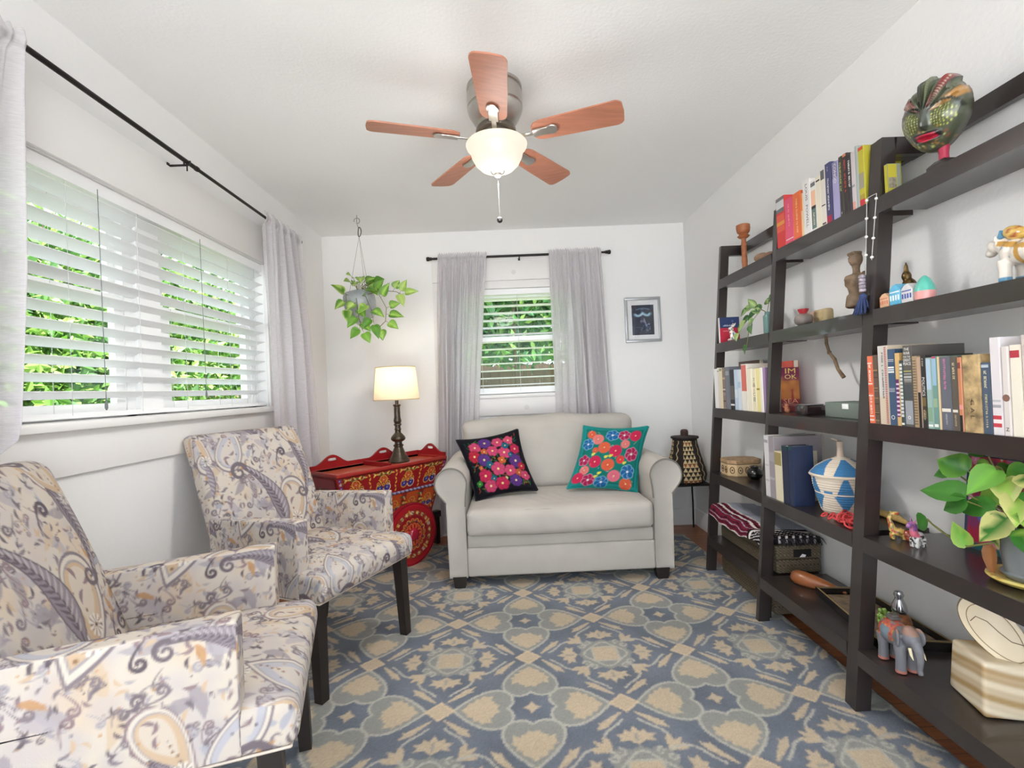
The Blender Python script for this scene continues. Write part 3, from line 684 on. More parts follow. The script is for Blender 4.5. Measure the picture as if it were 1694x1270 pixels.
# embroidered cushions
def flower(P, c, r, col, n=5, core=(240, 225, 150), rot=0, edge=None):
    for k in range(n):
        a = math.radians(rot)+2*PI*k/n
        pc = (c[0]+0.52*r*math.cos(a), c[1]+0.52*r*math.sin(a))
        if edge: P.stroke([c, pc], [0.1*r, 0.52*r], edge)
        P.stroke([c, pc], [0.1*r, 0.46*r], col)
        P.stroke([c, (c[0]+0.8*r*math.cos(a), c[1]+0.8*r*math.sin(a))], 0.02*r+0.0003, tuple(min(255, v*0.8) for v in col), 0.6)
    P.stroke([c], 0.16*r, core)
def cushion(label, size, corners, bg, pat, thick=0.10, border=None):
    """corners: TL TR BR BL of the front face in the room; the cushion is puffed around that quad"""
    TL, TR, BR, BL = [Vector(c) for c in corners]; C = (TL+TR+BR+BL)/4
    t = thing('throw_pillow', label, 'cushion', C); n = 110
    nx = ((TR+BR)-(TL+BL)).normalized(); nz = ((TL+TR)-(BL+BR)).normalized(); nrm = nx.cross(nz).normalized()
    if nrm.y > 0: nrm = -nrm
    vs = []; cols = []; fs = []; nn = n+1
    U, Vv = np.meshgrid(np.linspace(0, 1, nn), np.linspace(0, 1, nn), indexing='ij')
    for side in (1, -1):
        for i in range(nn):
            for j in range(nn):
                u, v = U[i, j], Vv[i, j]
                # slightly drawn-in sides give pointed corners
                e = 0.035*(1-(2*u-1)**2)*0; p = (BL*(1-u)+BR*u)*(1-v)+(TL*(1-u)+TR*u)*v
                du, dv = 4*u*(1-u), 4*v*(1-v); pull = 0.022
                p = p+nx*((0.5-u)*2*pull*dv*(abs(2*u-1)))+nz*((0.5-v)*2*pull*du*abs(2*v-1))
                h = thick/2*(max(0, du*dv)**0.42)
                vs.append(p+nrm*h*side)
        o = (side < 0)*nn*nn
        fs += [(o+i*nn+j, o+(i+1)*nn+j, o+(i+1)*nn+j+1, o+i*nn+j+1) for i in range(n) for j in range(n)]
    col = pat.at(U.ravel()*size, Vv.ravel()*size); back = np.tile(lina(bg), (nn*nn, 1))
    mb = MB(); mb.add(vs, fs); mb.c = [tuple(c) for c in np.concatenate([col, back])]
    mb.build('cover', mat('embroidered_wool', (200, 60, 90), 0.85, attr=True, bump=0.35, bscale=220, spec=0.15), t, 180, True)
    pb = MB(); ring = [(k/n, 0) for k in range(n)]+[(1, k/n) for k in range(n)]+[(1-k/n, 1) for k in range(n)]+[(0, 1-k/n) for k in range(n+1)]
    path = []
    for u, v in ring[::3]+[ring[-1]]:
        i, j = int(round(u*n)), int(round(v*n)); path.append(vs[i*nn+j])
    pb.tube(path, 0.0055, 6); pb.build('piping', mat('piping_'+t.name, bg if border is None else border, 0.85), t, 60, True)
    return t
def pat_black():
    s = 0.42; P = Pat(s, s, 0.002, (24, 22, 30), False); q = random.Random(3)
    def at(x, y): return (0.035+x*(s-0.07), 0.035+y*(s-0.07))
    for i in range(330):
        c = at(q.random(), q.random()); a = q.uniform(0, 6.28); l = q.uniform(0.012, 0.03)
        P.stroke([c, (c[0]+l*math.cos(a), c[1]+l*math.sin(a))], [0.0022, 0.0008], q.choice([(40, 130, 75), (58, 150, 60), (20, 100, 90), (190, 90, 40)]))
    PINK, HOT, PUR, RED, BLU, ORG = (206, 74, 114), (196, 44, 86), (96, 56, 132), (188, 44, 64), (34, 104, 130), (202, 100, 56)
    F = [(.17, .86, .075, PINK, 6), (.38, .93, .078, PUR, 9), (.62, .90, .07, PINK, 6), (.84, .90, .065, (216, 84, 118), 5), (.10, .68, .08, RED, 6), (.32, .74, .045, ORG, 5), (.48, .73, .07, PINK, 6), (.69, .66, .08, PINK, 5),
         (.93, .70, .065, HOT, 6), (.75, .80, .045, BLU, 6), (.27, .58, .08, PUR, 10), (.60, .52, .05, ORG, 4), (.87, .47, .085, PUR, 10), (.16, .44, .03, ORG, 4), (.35, .47, .045, BLU, 6), (.48, .37, .085, PINK, 5),
         (.70, .30, .075, PINK, 6), (.20, .28, .085, HOT, 6), (.86, .24, .05, (190, 90, 60), 7), (.97, .18, .06, PINK, 5), (.35, .20, .04, BLU, 5), (.58, .17, .02, (240, 230, 160), 5), (.75, .10, .075, PUR, 9), (.25, .07, .08, PINK, 6), (.48, .08, .085, HOT, 6), (.96, .36, .05, RED, 5), (.04, .16, .04, (58, 150, 60), 4), (.80, .60, .03, BLU, 5)]
    for x, y, r, c, n in F: flower(P, at(x, y), r*0.55, c, n, (244, 226, 150), q.uniform(0, 90), tuple(v*0.55 for v in c))
    P.a *= 0.72
    return P
def pat_teal():
    s = 0.42; P = Pat(s, s, 0.002, (24, 122, 112), False); q = random.Random(8)
    for e in ([(0.03, 0.03), (s-0.03, 0.03)], [(0.03, s-0.03), (s-0.03, s-0.03)], [(0.03, 0.03), (0.03, s-0.03)], [(s-0.03, 0.03), (s-0.03, s-0.03)]): P.stroke(e, 0.0022, (18, 98, 92), 0.7)
    for a, b in (((0, 0.012), (s, 0.012)), ((0, s-0.012), (s, s-0.012)), ((0.012, 0), (0.012, s)), ((s-0.012, 0), (s-0.012, s))): P.stroke([a, b], 0.013, (34, 148, 144), 0.8)
    def at(x, y): return (0.04+x*(s-0.08), 0.04+y*(s-0.08))
    PINK, HOT, MAG, ORG, BLU, SAL = (222, 112, 130), (204, 44, 84), (172, 38, 84), (220, 98, 68), (38, 106, 164), (226, 126, 122)
    W = (250, 235, 240)
    def round_(x, y, r, c):
        r *= 0.84; cc = at(x, y); P.stroke([cc], r, tuple(min(255, v*1.05) for v in c))
        for k in range(22):
            a = 2*PI*k/22; P.stroke([(cc[0]+0.2*r*math.cos(a), cc[1]+0.2*r*math.sin(a)), (cc[0]+1.06*r*math.cos(a), cc[1]+1.06*r*math.sin(a))], 0.0006, tuple(v*0.85 for v in c), 0.8)
        P.stroke([cc], r*0.1, (252, 240, 180))
    for x, y, r, c in [(.07, .93, .034, ORG), (.21, .83, .044, SAL), (.91, .92, .045, HOT), (.74, .74, .034, SAL), (.36, .66, .045, ORG), (.58, .60, .046, HOT), (.24, .38, .046, HOT), (.08, .21, .035, SAL), (.49, .33, .046, ORG), (.0, .06, .042, HOT), (.64, .12, .046, PINK), (.88, -.01, .046, ORG), (.70, .44, .03, (228, 70, 70)), (.20, .60, .022, ORG)]: round_(x, y, r, c)
    for x, y, r, c, n in [(.47, .93, .05, BLU, 6), (.69, .93, .045, MAG, 6), (.03, .72, .046, BLU, 6), (.90, .55, .052, MAG, 6), (.02, .40, .042, MAG, 5), (.88, .22, .055, BLU, 6), (.20, .02, .048, MAG, 6), (.44, -.02, .05, BLU, 6)]: flower(P, at(x, y), r*0.84, c, n, (240, 240, 250), 20, (150, 205, 235) if c == BLU else (236, 160, 190))
    for x, y in [(.17, .52), (.36, .16), (.42, .48), (.50, .50), (.78, .38), (.31, .09)]: P.stroke([at(x, y), (at(x, y)[0]+0.012, at(x, y)[1]+0.006)], [0.009, 0.004], (226, 222, 90))
    for i in range(40):
        c = at(q.random(), q.random()); P.stroke([c, (c[0]+q.uniform(-.02, .02), c[1]+q.uniform(-.02, .02))], 0.0008, q.choice([(230, 220, 120), (60, 170, 120), (240, 240, 240)]), 0.7)
    P.a *= 0.75
    return P
cushion('dark bordered cushion embroidered with crowded pink and purple flowers, left on the loveseat', 0.42, [(-0.345, 3.17, 0.832), (0.062, 3.23, 0.883), (0.170, 3.06, 0.505), (-0.222, 3.03, 0.462)], (20, 20, 28), pat_black(), 0.13)
cushion('teal cushion embroidered with round flowers, right on the loveseat', 0.42, [(0.498, 3.20, 0.888), (0.913, 3.14, 0.872), (0.790, 3.03, 0.466), (0.353, 3.06, 0.508)], (28, 134, 128), pat_teal(), 0.13)

# ================================================================ armchairs in paisley cloth
def paisley():
    w, h = 0.50, 0.62; P = Pat(w, h, 0.0018, (216, 205, 192)); q = random.Random(12)
    DK, MD, LT, TAN, ORG, BG, MAU = (104, 95, 102), (138, 128, 134), (168, 162, 166), (206, 180, 152), (196, 152, 108), (216, 205, 192), (150, 130, 134)
    # soft washes
    for i in range(70): P.stroke([(q.uniform(0, w), q.uniform(0, h))], q.uniform(0.015, 0.045), q.choice([(190, 184, 188), (218, 196, 170), (196, 188, 190), (206, 198, 196)]), 0.55, 0.014)
    def comma(c, rot, s, col, flip=False, a=1.0):
        p = xf(bez((0, 0), (0.5, 0.05), (0.62, 0.55), 9), c, rot, s, flip); P.stroke(p, s*np.array([0.02, 0.06, 0.1, 0.13, 0.14, 0.13, 0.1, 0.06, 0.02]), col, a)
    def curl(c, rot, s, col, flip=False):
        p = xf(np.concatenate([bez((-0.9, -0.35), (-0.4, 0.35), (0, 0.42), 8), arc(0, 0.16, 0.26, 0.05, 90, -300, 16)[1:]]), c, rot, s, flip); n = len(p); P.stroke(p, s*np.concatenate([np.linspace(0.02, 0.085, n//2), np.linspace(0.085, 0.05, n-n//2)]), col)
    def leafy(c, rot, s, flip=False):
        """the big feather-like dark leaf that ends in a spiral"""
        body = bez((0.02, -1.0), (0.42, -0.15), (-0.22, 0.62), 16); rad = np.array([0.0, .05, .10, .14, .17, .18, .18, .17, .15, .13, .11, .09, .075, .06, .05, .045])
        P.stroke(xf(body, c, rot, s, flip), s*(rad+0.02), DK); P.stroke(xf(body, c, rot, s, flip), s*rad, (150, 140, 148))
        P.stroke(xf(body, c, rot, s, flip), s*0.013, DK)
        for k in range(2, 15):
            b = body[k]; tv = body[min(k+1, 15)]-body[k-1]; tv = tv/np.hypot(*tv); nv = np.array([-tv[1], tv[0]])
            for sg in (1, -1):
                e = b+nv*sg*rad[k]*0.85+tv*0.13; P.stroke(xf(np.array([b, (b+e)/2+tv*-0.01, e]), c, rot, s, flip), s*np.array([0.012, 0.022, 0.006]), (112, 102, 110) if sg > 0 else (186, 178, 180))
        sp = arc(-0.40, 0.58, 0.2, 0.03, 15, 470, 30); P.stroke(xf(sp, c, rot, s, flip), s*np.linspace(0.05, 0.022, 30), (122, 112, 118))
    def drop(c, rot, s, flip=False, fill=TAN, line=MD):
        o = np.concatenate([bez((0, -1.0), (0.62, -0.3), (0.5, 0.25), 10), arc(0.08, 0.25, 0.42, 0.42, 0, 175, 14)[1:], bez((-0.34, 0.28), (-0.42, -0.2), (0, -1.0), 10)[1:]])
        P.poly(xf(o, c, rot, s*1.14, flip), line); P.poly(xf(o, c, rot, s*1.05, flip), (222, 212, 200)); P.poly(xf(o, c, rot, s*0.92, flip), LT); P.poly(xf(o, c, rot, s*0.86, flip), fill)
        P.poly(xf(o*0.62+np.array([0.03, 0.09]), c, rot, s, flip), BG, 0.85)
        for a in (0, 90, 200): comma(xf([(0.05+0.1*math.cos(a), 0.2+0.1*math.sin(a))], c, rot, s, flip)[0], rot+a, s*0.32, MAU)
        for i in range(5): P.stroke(xf([(0.03+0.03*(i % 2), -0.75+0.13*i)], c, rot, s, flip), s*0.03, (150, 118, 92))
    def daisy(c, s):
        for k in range(10):
            a = 2*PI*k/10; P.stroke([(c[0]+0.3*s*math.cos(a), c[1]+0.3*s*math.sin(a)), (c[0]+s*math.cos(a), c[1]+s*math.sin(a))], [0.06*s, 0.17*s], (232, 224, 214))
            P.stroke([(c[0]+0.35*s*math.cos(a+.31), c[1]+0.35*s*math.sin(a+.31)), (c[0]+0.9*s*math.cos(a+.31), c[1]+0.9*s*math.sin(a+.31))], 0.05*s, MD)
        P.stroke([c], 0.2*s, DK)
    SV = (172, 166, 172)
    for i in range(34):
        c = (q.uniform(0, w), q.uniform(0, h)); r = q.uniform(0, 360); P.stroke(xf(bez((0, 0), (0.3, 0.3), (1.0, 0.25), 7), c, r, 0.075), 0.075*np.array([0.03, .13, .2, .21, .17, .1, .02]), q.choice([SV, (184, 176, 182), (160, 152, 158), (208, 186, 160)]), 0.8)
    for i in range(380): comma((q.uniform(0, w), q.uniform(0, h)), q.uniform(0, 360), q.uniform(0.018, 0.036), q.choice([MD, MD, MAU, SV, DK, (124, 114, 122), TAN]), q.random() < .5, 0.95)
    for i in range(90): curl((q.uniform(0, w), q.uniform(0, h)), q.uniform(0, 360), q.uniform(0.024, 0.05), q.choice([MD, SV, MAU, (126, 116, 122)]), q.random() < .5)
    for i in range(16):
        c = (q.uniform(0, w), q.uniform(0, h)); r = q.uniform(0, 360); P.stroke(xf(bez((0, 0), (0.3, 0.25), (0.9, 0.2), 6), c, r, 0.055), 0.055*np.array([0.02, .12, .17, .15, .09, .01]), q.choice([ORG, ORG, TAN, (176, 176, 186)]), 0.9)
    drop((0.31, 0.20), -14, 0.155, False, TAN, MD); drop((0.06, 0.47), 150, 0.12, True, (190, 188, 196), MD); drop((0.43, 0.52), 30, 0.10, True, TAN, MAU)
    leafy((0.19, 0.28), 14, 0.20); leafy((0.43, 0.33), -168, 0.15, True); leafy((0.02, 0.08), 60, 0.12)
    curl((0.34, 0.42), 20, 0.075, DK); curl((0.12, 0.08), 200, 0.065, (122, 112, 118)); curl((0.40, 0.06), 100, 0.06, DK, True)
    daisy((0.315, 0.12), 0.026); daisy((0.09, 0.59), 0.022); daisy((0.46, 0.44), 0.018)
    for i in range(120):
        c = (q.uniform(0, w), q.uniform(0, h)); P.stroke([c], q.uniform(0.0015, 0.0035), q.choice([DK, MD, ORG]), 0.9)
    P.a *= 0.8
    return P
PAIS = paisley()
M_PAIS = mat('paisley_cloth', (205, 195, 185), 0.88, attr=True, bump=0.15, bscale=300, spec=0.15)
def cloth_part(name, mb, parent, M, off):
    """paint the paisley onto a dense part: the cloth runs over the faces"""
    o = mb.build(name, M_PAIS, parent, 180); me = o.data
    if M is not None: me.transform(M)
    c = coords(me).astype(float); n = np.abs(normals(me).astype(float)); x, y, z = c[:, 0], c[:, 1], c[:, 2]
    top = (n[:, 2] > n[:, 0]) & (n[:, 2] > n[:, 1]); side = (n[:, 0] >= n[:, 2]) & (n[:, 0] > n[:, 1])
    u = np.where(side, y+0.13, off[0]-x); v = np.where(top, -y+off[1], z+off[1])
    # the lap from the seat top over the front edge
    if name == 'seat': v = np.where(top, 0.50-y, z); v = np.where(~top & ~side, z-0.0, v)
    paint(me, PAIS.at(u, v)); return o
def armchair(label):
    t = thing('armchair', label, 'armchair', (0, 0, 0), 0, 'paisley armchairs under the left window'); st = 0.0036
    def seat_def(P):
        x, y, z = P[:, 0], P[:, 1], P[:, 2]; cr = np.clip(1-(x/0.295)**4, 0, 1)*np.clip(1-np.abs(y/0.29)**4, 0, 1)
        z2 = np.where(z > 0, z+0.026*cr, z); y2 = np.where(y > 0.2, y+0.014*np.clip(1-(z/0.055)**2, 0, 1), y)
        return np.stack([x, y2, z2], 1)
    cloth_part('seat', soft_box((0.586, 0.597, 0.105), 0.022, st, seat_def), t, Matrix.Translation((0, -0.2585, 0.432)), (0.25, 0.1))
    def back_def(P):
        x, y, z = P[:, 0], P[:, 1], P[:, 2]; puff = np.clip(1-(x/0.28)**4, 0, 1)*np.clip(1-(z/0.31)**4, 0, 1)
        y2 = np.where(y > 0, y+0.018*puff, y); lean = -0.33*(z+0.31)
        curve = 0.02*((z+0.31)/0.62)**2
        return np.stack([x, y2+lean-curve, z], 1)
    cloth_part('backrest', soft_box((0.566, 0.10, 0.63), 0.035, st, back_def), t, Matrix.Translation((0, -0.475, 0.694)), (0.22, 0.16))
    for s in (-1, 1):
        def arm_def(P):
            return np.stack([P[:, 0], P[:, 1], P[:, 2]+np.where(P[:, 2] > 0, 0.022*P[:, 1]/0.2*0.4, 0)], 1)
        cloth_part('armrest', soft_box((0.058, 0.49, 0.286), 0.007, st, arm_def), t, Matrix.Translation((s*0.267, -0.307, 0.531)), (0.1*s+0.2, 0.05))
    # welt along the bottom edge
    wb = MB(); z = 0.384; wb.tube([(-0.29, 0.034, z), (0.29, 0.034, z)], 0.0035, 6); wb.tube([(-0.29, 0.034, z), (-0.29, -0.54, z)], 0.0035, 6); wb.tube([(0.29, 0.034, z), (0.29, -0.54, z)], 0.0035, 6)
    wb.build('welt', mat('cloth_welt', (206, 194, 182), 0.9), t, 60)
    for s in (-1, 1):
        for (fy, ty, sp) in ((0.004, -0.012, 0.0), (-0.515, -0.46, 0.0)):
            a, b = 0.0185, 0.025; x0, x1 = s*0.266, s*0.260
            MB().hexa([(x0-a, fy-a, 0.009), (x0+a, fy-a, 0.009), (x0+a, fy+a, 0.009), (x0-a, fy+a, 0.009)], [(x1-b, ty-b, 0.39), (x1+b, ty-b, 0.39), (x1+b, ty+b, 0.39), (x1-b, ty+b, 0.39)]).build('leg', M_DKWOOD, t, 30)
    return t
def copy_tree(o, parent=None):
    c = o.copy(); COL.objects.link(c)
    if parent is not None: c.parent = parent
    for ch in list(o.children): copy_tree(ch, c)
    return c
ch1 = armchair('cream and grey paisley armchair beside the red painted cart'); ch1.location = (-0.6425, 2.087, 0); ch1.rotation_euler.z = math.radians(-90-23.57)
ch2 = copy_tree(ch1); ch2['label'] = 'cream and grey paisley armchair nearest the camera, cut off at the left'
ch2.location = (-0.632, 1.352, 0); ch2.rotation_euler.z = math.radians(-90+17.6)
# ================================================================ painted ox cart in the corner
M_RED = mat('red_lacquer', (146, 22, 28), 0.28, var=0.06, coat=0.3)
M_PAINT = mat('painted_wood', (168, 26, 32), 0.3, attr=True, coat=0.3)
RED, DRED, YEL, ORG, GRN, BLU, NAV, WHT, PNK = (150, 26, 32), (104, 18, 24), (224, 178, 70), (208, 92, 42), (70, 104, 44), (52, 62, 150), (30, 34, 70), (226, 214, 190), (190, 60, 90)
def motif(P, c, s, q):
    """a bloom ringed by white and yellow scrolls"""
    for k, a in enumerate((-140, -40, 90)):
        cc = (c[0]+s*0.55*math.cos(math.radians(a)), c[1]+s*0.5*math.sin(math.radians(a)))
        flower(P, cc, s*0.34, BLU if k < 2 else ORG, 5, WHT, q.uniform(0, 90), NAV)
        P.stroke(arc(cc[0], cc[1], s*0.42, s*0.40, a-130, a+130, 16), s*0.035, WHT if k % 2 else YEL)
    for sg in (1, -1): P.stroke(arc(c[0]+sg*s*0.55, c[1]+s*0.15, s*0.36, s*0.08, 90, 90+sg*420, 22), s*0.03, YEL)
    P.stroke([c], s*0.16, YEL); P.stroke([c], s*0.09, (190, 40, 40))
def garland(P, a, b, n, q, cols=(GRN, (150, 150, 60), YEL)):
    for i in range(n):
        t = (i+0.5)/n; c = (a[0]+(b[0]-a[0])*t, a[1]+(b[1]-a[1])*t); r = math.hypot(b[0]-a[0], b[1]-a[1])/n
        for k in range(3): P.stroke([c, (c[0]+r*0.7*math.cos(k*2.1+i), c[1]+r*0.5*math.sin(k*2.1+i))], [r*0.22, r*0.1], cols[(i+k) % len(cols)])
        P.stroke([c], r*0.14, WHT, 0.8)
def upper_panel(w, h):
    P = Pat(w, h, 0.0015, RED, False); q = random.Random(5)
    n = 4; bw = w/n
    for i in range(n+1):
        x = min(w-0.012, max(0.012, i*bw)); P.stroke([(x, 0.006), (x, h-0.012)], 0.012, DRED if i in (0, n) else RED)
        for k in range(6):
            y = 0.012+k*(h-0.03)/5; P.stroke([(x, y), (x+0.006*(-1)**k, y+0.012)], [0.006, 0.003], YEL); P.stroke([(x, y+0.004)], 0.002, ORG)
    for i in range(n):
        x0, x1 = i*bw+0.026, (i+1)*bw-0.026; garland(P, (x0, h-0.02), (x1, h-0.02), 5, q); motif(P, ((x0+x1)/2, h*0.42), min(bw*0.42, h*0.42), q)
    P.stroke([(0, h-0.003), (w, h-0.003)], 0.003, DRED); return P
def lower_panel(w, h):
    P = Pat(w, h, 0.0015, (176, 48, 36), False); q = random.Random(6); n = 5; bw = w/n
    for i in range(n):
        c = ((i+0.5)*bw, h*0.5); P.stroke([(c[0], h*0.1), (c[0], h*0.9)], bw*0.34, (196, 82, 40)); motif(P, c, min(bw*0.4, h*0.42), q)
    for i in range(n+1): P.stroke([(i*bw, 0), (i*bw, h)], 0.010, RED); garland(P, (i*bw, 0.01), (i*bw, h-0.01), 4, q, (GRN, YEL, (40, 60, 50)))
    return P
def end_panel(w, h):
    P = Pat(w, h, 0.0015, (72, 26, 26), False); q = random.Random(9)
    for e in ([(0.008, 0.008), (w-0.008, 0.008)], [(0.008, h-0.008), (w-0.008, h-0.008)], [(0.008, 0.008), (0.008, h-0.008)], [(w-0.008, 0.008), (w-0.008, h-0.008)]): P.stroke(e, 0.014, RED)
    for i in range(40): P.stroke(arc(q.uniform(0.03, w-0.03), q.uniform(0.03, h-0.03), 0.016, 0.004, q.uniform(0, 360), q.uniform(360, 600), 14), 0.0016, q.choice([(150, 70, 60), YEL, GRN, BLU]))
    return P
def wheel_pat(R):
    P = Pat(2*R, 2*R, 0.0015, (170, 22, 36), False); q = random.Random(7); C = (R, R)
    pol = lambda r, a: (R+r*math.cos(a), R+r*math.sin(a))
    P.stroke([C], 0.80*R, (150, 24, 34))
    for k in range(20):
        a = 2*PI*k/20; c = pol(0.68*R, a)
        P.stroke([c], 0.062*R, (NAV, (70, 84, 56), (96, 84, 110), (50, 44, 40))[k % 4]); P.stroke(arc(c[0], c[1], 0.055*R, 0.03*R, math.degrees(a)-60, math.degrees(a)+240, 12), 0.014*R, (YEL, WHT, YEL, (190, 190, 120))[k % 4]); P.stroke([c], 0.02*R, (200, 60, 60) if k % 2 else WHT)
        P.stroke([pol(0.60*R, a+0.157), pol(0.76*R, a+0.157)], [0.012*R, 0.028*R], YEL if k % 4 == 1 else (150, 60, 40))
    P.stroke([pol(0.56*R, 2*PI*k/60) for k in range(61)], 0.018*R, (130, 18, 28))
    for k in range(16):
        a = 2*PI*k/16; c = pol(0.44*R, a); P.stroke([c], 0.06*R, NAV if k % 2 else GRN); P.stroke(arc(c[0], c[1], 0.06*R, 0.06*R, math.degrees(a)-110, math.degrees(a)+110, 10), 0.011*R, YEL if k % 2 else (236, 120, 70)); P.stroke([c], 0.02*R, (210, 60, 60))
        d = pol(0.31*R, a+0.2); P.stroke(arc(d[0], d[1], 0.045*R, 0.045*R, math.degrees(a)-100, math.degrees(a)+120, 10), 0.012*R, (224, 120, 60))
    for k in range(12):
        a = 2*PI*k/12; P.stroke([pol(0.20*R, a), pol(0.27*R, a)], [0.018*R, 0.03*R], (220, 110, 60))
    return P
def quad_panel(name, parent, a, b, c, d, P, w, h, n=(120, 40)):
    """gridded painted panel, corners a(bottom left) b(bottom right) c(top right) d(top left)"""
    A, B, C_, D = map(Vector, (a, b, c, d)); vs = []; U = []
    for i in range(n[0]+1):
        for j in range(n[1]+1):
            u, v = i/n[0], j/n[1]; vs.append((A*(1-u)+B*u)*(1-v)+(D*(1-u)+C_*u)*v); U.append((u*w, v*h))
    m = n[1]+1; mb = MB(); mb.add(vs, [(i*m+j, (i+1)*m+j, (i+1)*m+j+1, i*m+j+1) for i in range(n[0]) for j in range(n[1])])
    U = np.array(U); mb.c = [tuple(k) for k in P.at(U[:, 0], U[:, 1])]
    return mb.build(name, M_PAINT, parent, 30)
def cart():
    t = thing('painted_ox_cart', 'red painted wooden ox cart with a patterned wheel, in the corner behind the armchair', 'cart', (-0.746, 3.23, 0), math.radians(49.6))
    L, D = 0.885, 0.335; zt, zm, zb = 0.660, 0.487, 0.255
    def cor(z):  # half-length and front/back y at height z
        k = (zt-z)/(zt-zb); return L/2-0.115*k, 0.012+0.07*k, D-0.012-0.07*k
    lt, f0, b0 = cor(zt); lm, fm, bm_ = cor(zm); lb, fb, bb = cor(zb)
    g = 0.003
    MB().hexa([(-lb, fb, zb), (lb, fb, zb), (lb, bb, zb), (-lb, bb, zb)], [(-lt, f0, zt), (lt, f0, zt), (lt, b0, zt), (-lt, b0, zt)]).build('body', M_RED, t, 20)
    P1, P2, P3 = upper_panel(0.86, 0.172), lower_panel(0.76, 0.2), end_panel(0.30, 0.12)
    quad_panel('painted_panel', t, (-lm+.02, fm-g, zm+.012), (lm-.02, fm-g, zm+.012), (lt-.02, f0-g, zt-.004), (-lt+.02, f0-g, zt-.004), P1, 0.86, 0.172, (430, 84))
    z1 = zb+0.045; l1, f1, b1 = cor(z1); quad_panel('painted_panel', t, (-l1+.02, f1-g, z1), (l1-.02, f1-g, z1), (lm-.02, fm-g, zm-.012), (-lm+.02, fm-g, zm-.012), P2, 0.76, 0.2, (380, 96))
    for s in (-1, 1):
        a, b, c, d = (s*(lb+g), bb-.02, zb+.03), (s*(lb+g), fb+.02, zb+.03), (s*(lt+g), f0+.02, zt-.01), (s*(lt+g), b0-.02, zt-.01)
        if s > 0: a, b, c, d = b, a, d, c
        quad_panel('painted_panel', t, a, b, c, d, P3, 0.30, 0.12, (100, 44))
    # corner straps with scroll paint
    sp = Pat(0.03, 0.19, 0.0015, RED, False)
    for k in range(6): sp.stroke([(0.015, 0.02+0.03*k), (0.019, 0.032+0.03*k)], [0.008, 0.004], BLU if k % 2 else (170, 160, 170)); sp.stroke([(0.015, 0.022+0.03*k)], 0.003, WHT)
    for s in (-1, 1):
        x0, x1 = s*(lm-0.0), s*(lt-0.0); w = -s*0.035
        quad_panel('corner_strap', t, (min(x0, x0+w), fm-2*g, zm+.015), (max(x0, x0+w), fm-2*g, zm+.015), (max(x1, x1+w), f0-2*g, zt-.004), (min(x1, x1+w), f0-2*g, zt-.004), sp, 0.03, 0.19, (14, 80))
    # rope moulding between the tiers
    rm = MB(); n = 46
    for k in range(n):
        x = -lm+2*lm*(k+0.5)/n; rm.ell((x, fm-0.006, zm), (0.0125, 0.008, 0.009), Matrix.Rotation(0.5, 3, 'Y'), 8, 6, lin((96, 84, 118) if k % 2 else (150, 142, 170)))
    rm.build('rope_moulding', M_PAINT, t, 60)
    # rim and tray walls with hand holes
    rim = MB(); 
    for (x0, y0, x1, y1) in ((-L/2, 0, L/2, 0.022), (-L/2, D-0.022, L/2, D), (-L/2, 0.022, -L/2+0.022, D-0.022), (L/2-0.022, 0.022, L/2, D-0.022)): rim.bev(((x0+x1)/2, (y0+y1)/2, zt+0.012), (x1-x0, y1-y0, 0.024), 0.006)
    rim.build('rim', mat('orange_red_lacquer', (160, 40, 34), 0.3, coat=0.3), t, 40)
    tf = Pat(0.84, 0.30, 0.003, (186, 84, 60), False); q = random.Random(2)
    for k in range(60): tf.stroke(arc(q.uniform(0, .84), q.uniform(0, .3), 0.02, 0.006, q.uniform(0, 360), 500, 12), 0.0025, q.choice([(214, 150, 90), (160, 120, 60), (170, 50, 40), (120, 110, 60)]))
    quad_panel('tray_floor', t, (-L/2+.02, .02, zt+.006), (L/2-.02, .02, zt+.006), (L/2-.02, D-.02, zt+.006), (-L/2+.02, D-.02, zt+.006), tf, 0.84, 0.30, (160, 60))
    def scallop(u0, u1, humps, plane, name):
        """upright tray board: u along its length, hump tops with a slot"""
        n = 120; top = []
        for i in range(n+1):
            u = u0+(u1-u0)*i/n; h = 0.030
            for c in humps:
                d = abs(u-c)/0.125; h = max(h, 0.030+0.058*(0.5+0.5*math.cos(PI*min(1, d))))
            top.append(h)
        vs = []; fs = []; z0 = zt+0.02; slot_w, sl, sh = 0.036, 0.044, 0.066
        th = 0.006
        rows = []
        for i in range(n+1):
            u = u0+(u1-u0)*i/n; H_ = top[i]; s = None
            for c in humps:
                if abs(u-c) < slot_w: s = math.sqrt(max(0, 1-((u-c)/slot_w)**4))*0.009
            lo, hi = (0.058-s, 0.058+s) if s else (H_*0.5, H_*0.5)
            rows.append([0, lo, hi, H_])
        for i in range(n+1):
            u = u0+(u1-u0)*i/n
            for sgn in (-1, 1):
                for h in rows[i]: vs.append(plane(u, sgn*th, z0+h))
        for i in range(n):
            o, p = i*8, (i+1)*8
            um = u0+(u1-u0)*(i+0.5)/n; hole = any(abs(um-c) < slot_w for c in humps)
            for s_ in (0, 4):
                fs.append((o+s_, p+s_, p+s_+1, o+s_+1)); fs.append((o+s_+2, p+s_+2, p+s_+3, o+s_+3))
                if not hole: fs.append((o+s_+1, p+s_+1, p+s_+2, o+s_+2))
            fs.append((o+3, p+3, p+7, o+7))
            if hole: fs.append((o+1, p+1, p+5, o+5)); fs.append((o+2, p+2, p+6, o+6))
        mb = MB(); mb.add(vs, fs); return mb.build(name, M_RED, t, 40)
    scallop(-L/2+0.004, L/2-0.004, (-0.285, 0.115), lambda u, d, z: (u, D-0.012+d, z), 'tray_wall')
    scallop(0.006, D-0.006, (0.17,), lambda u, d, z: (L/2-0.012+d, u, z), 'tray_wall')
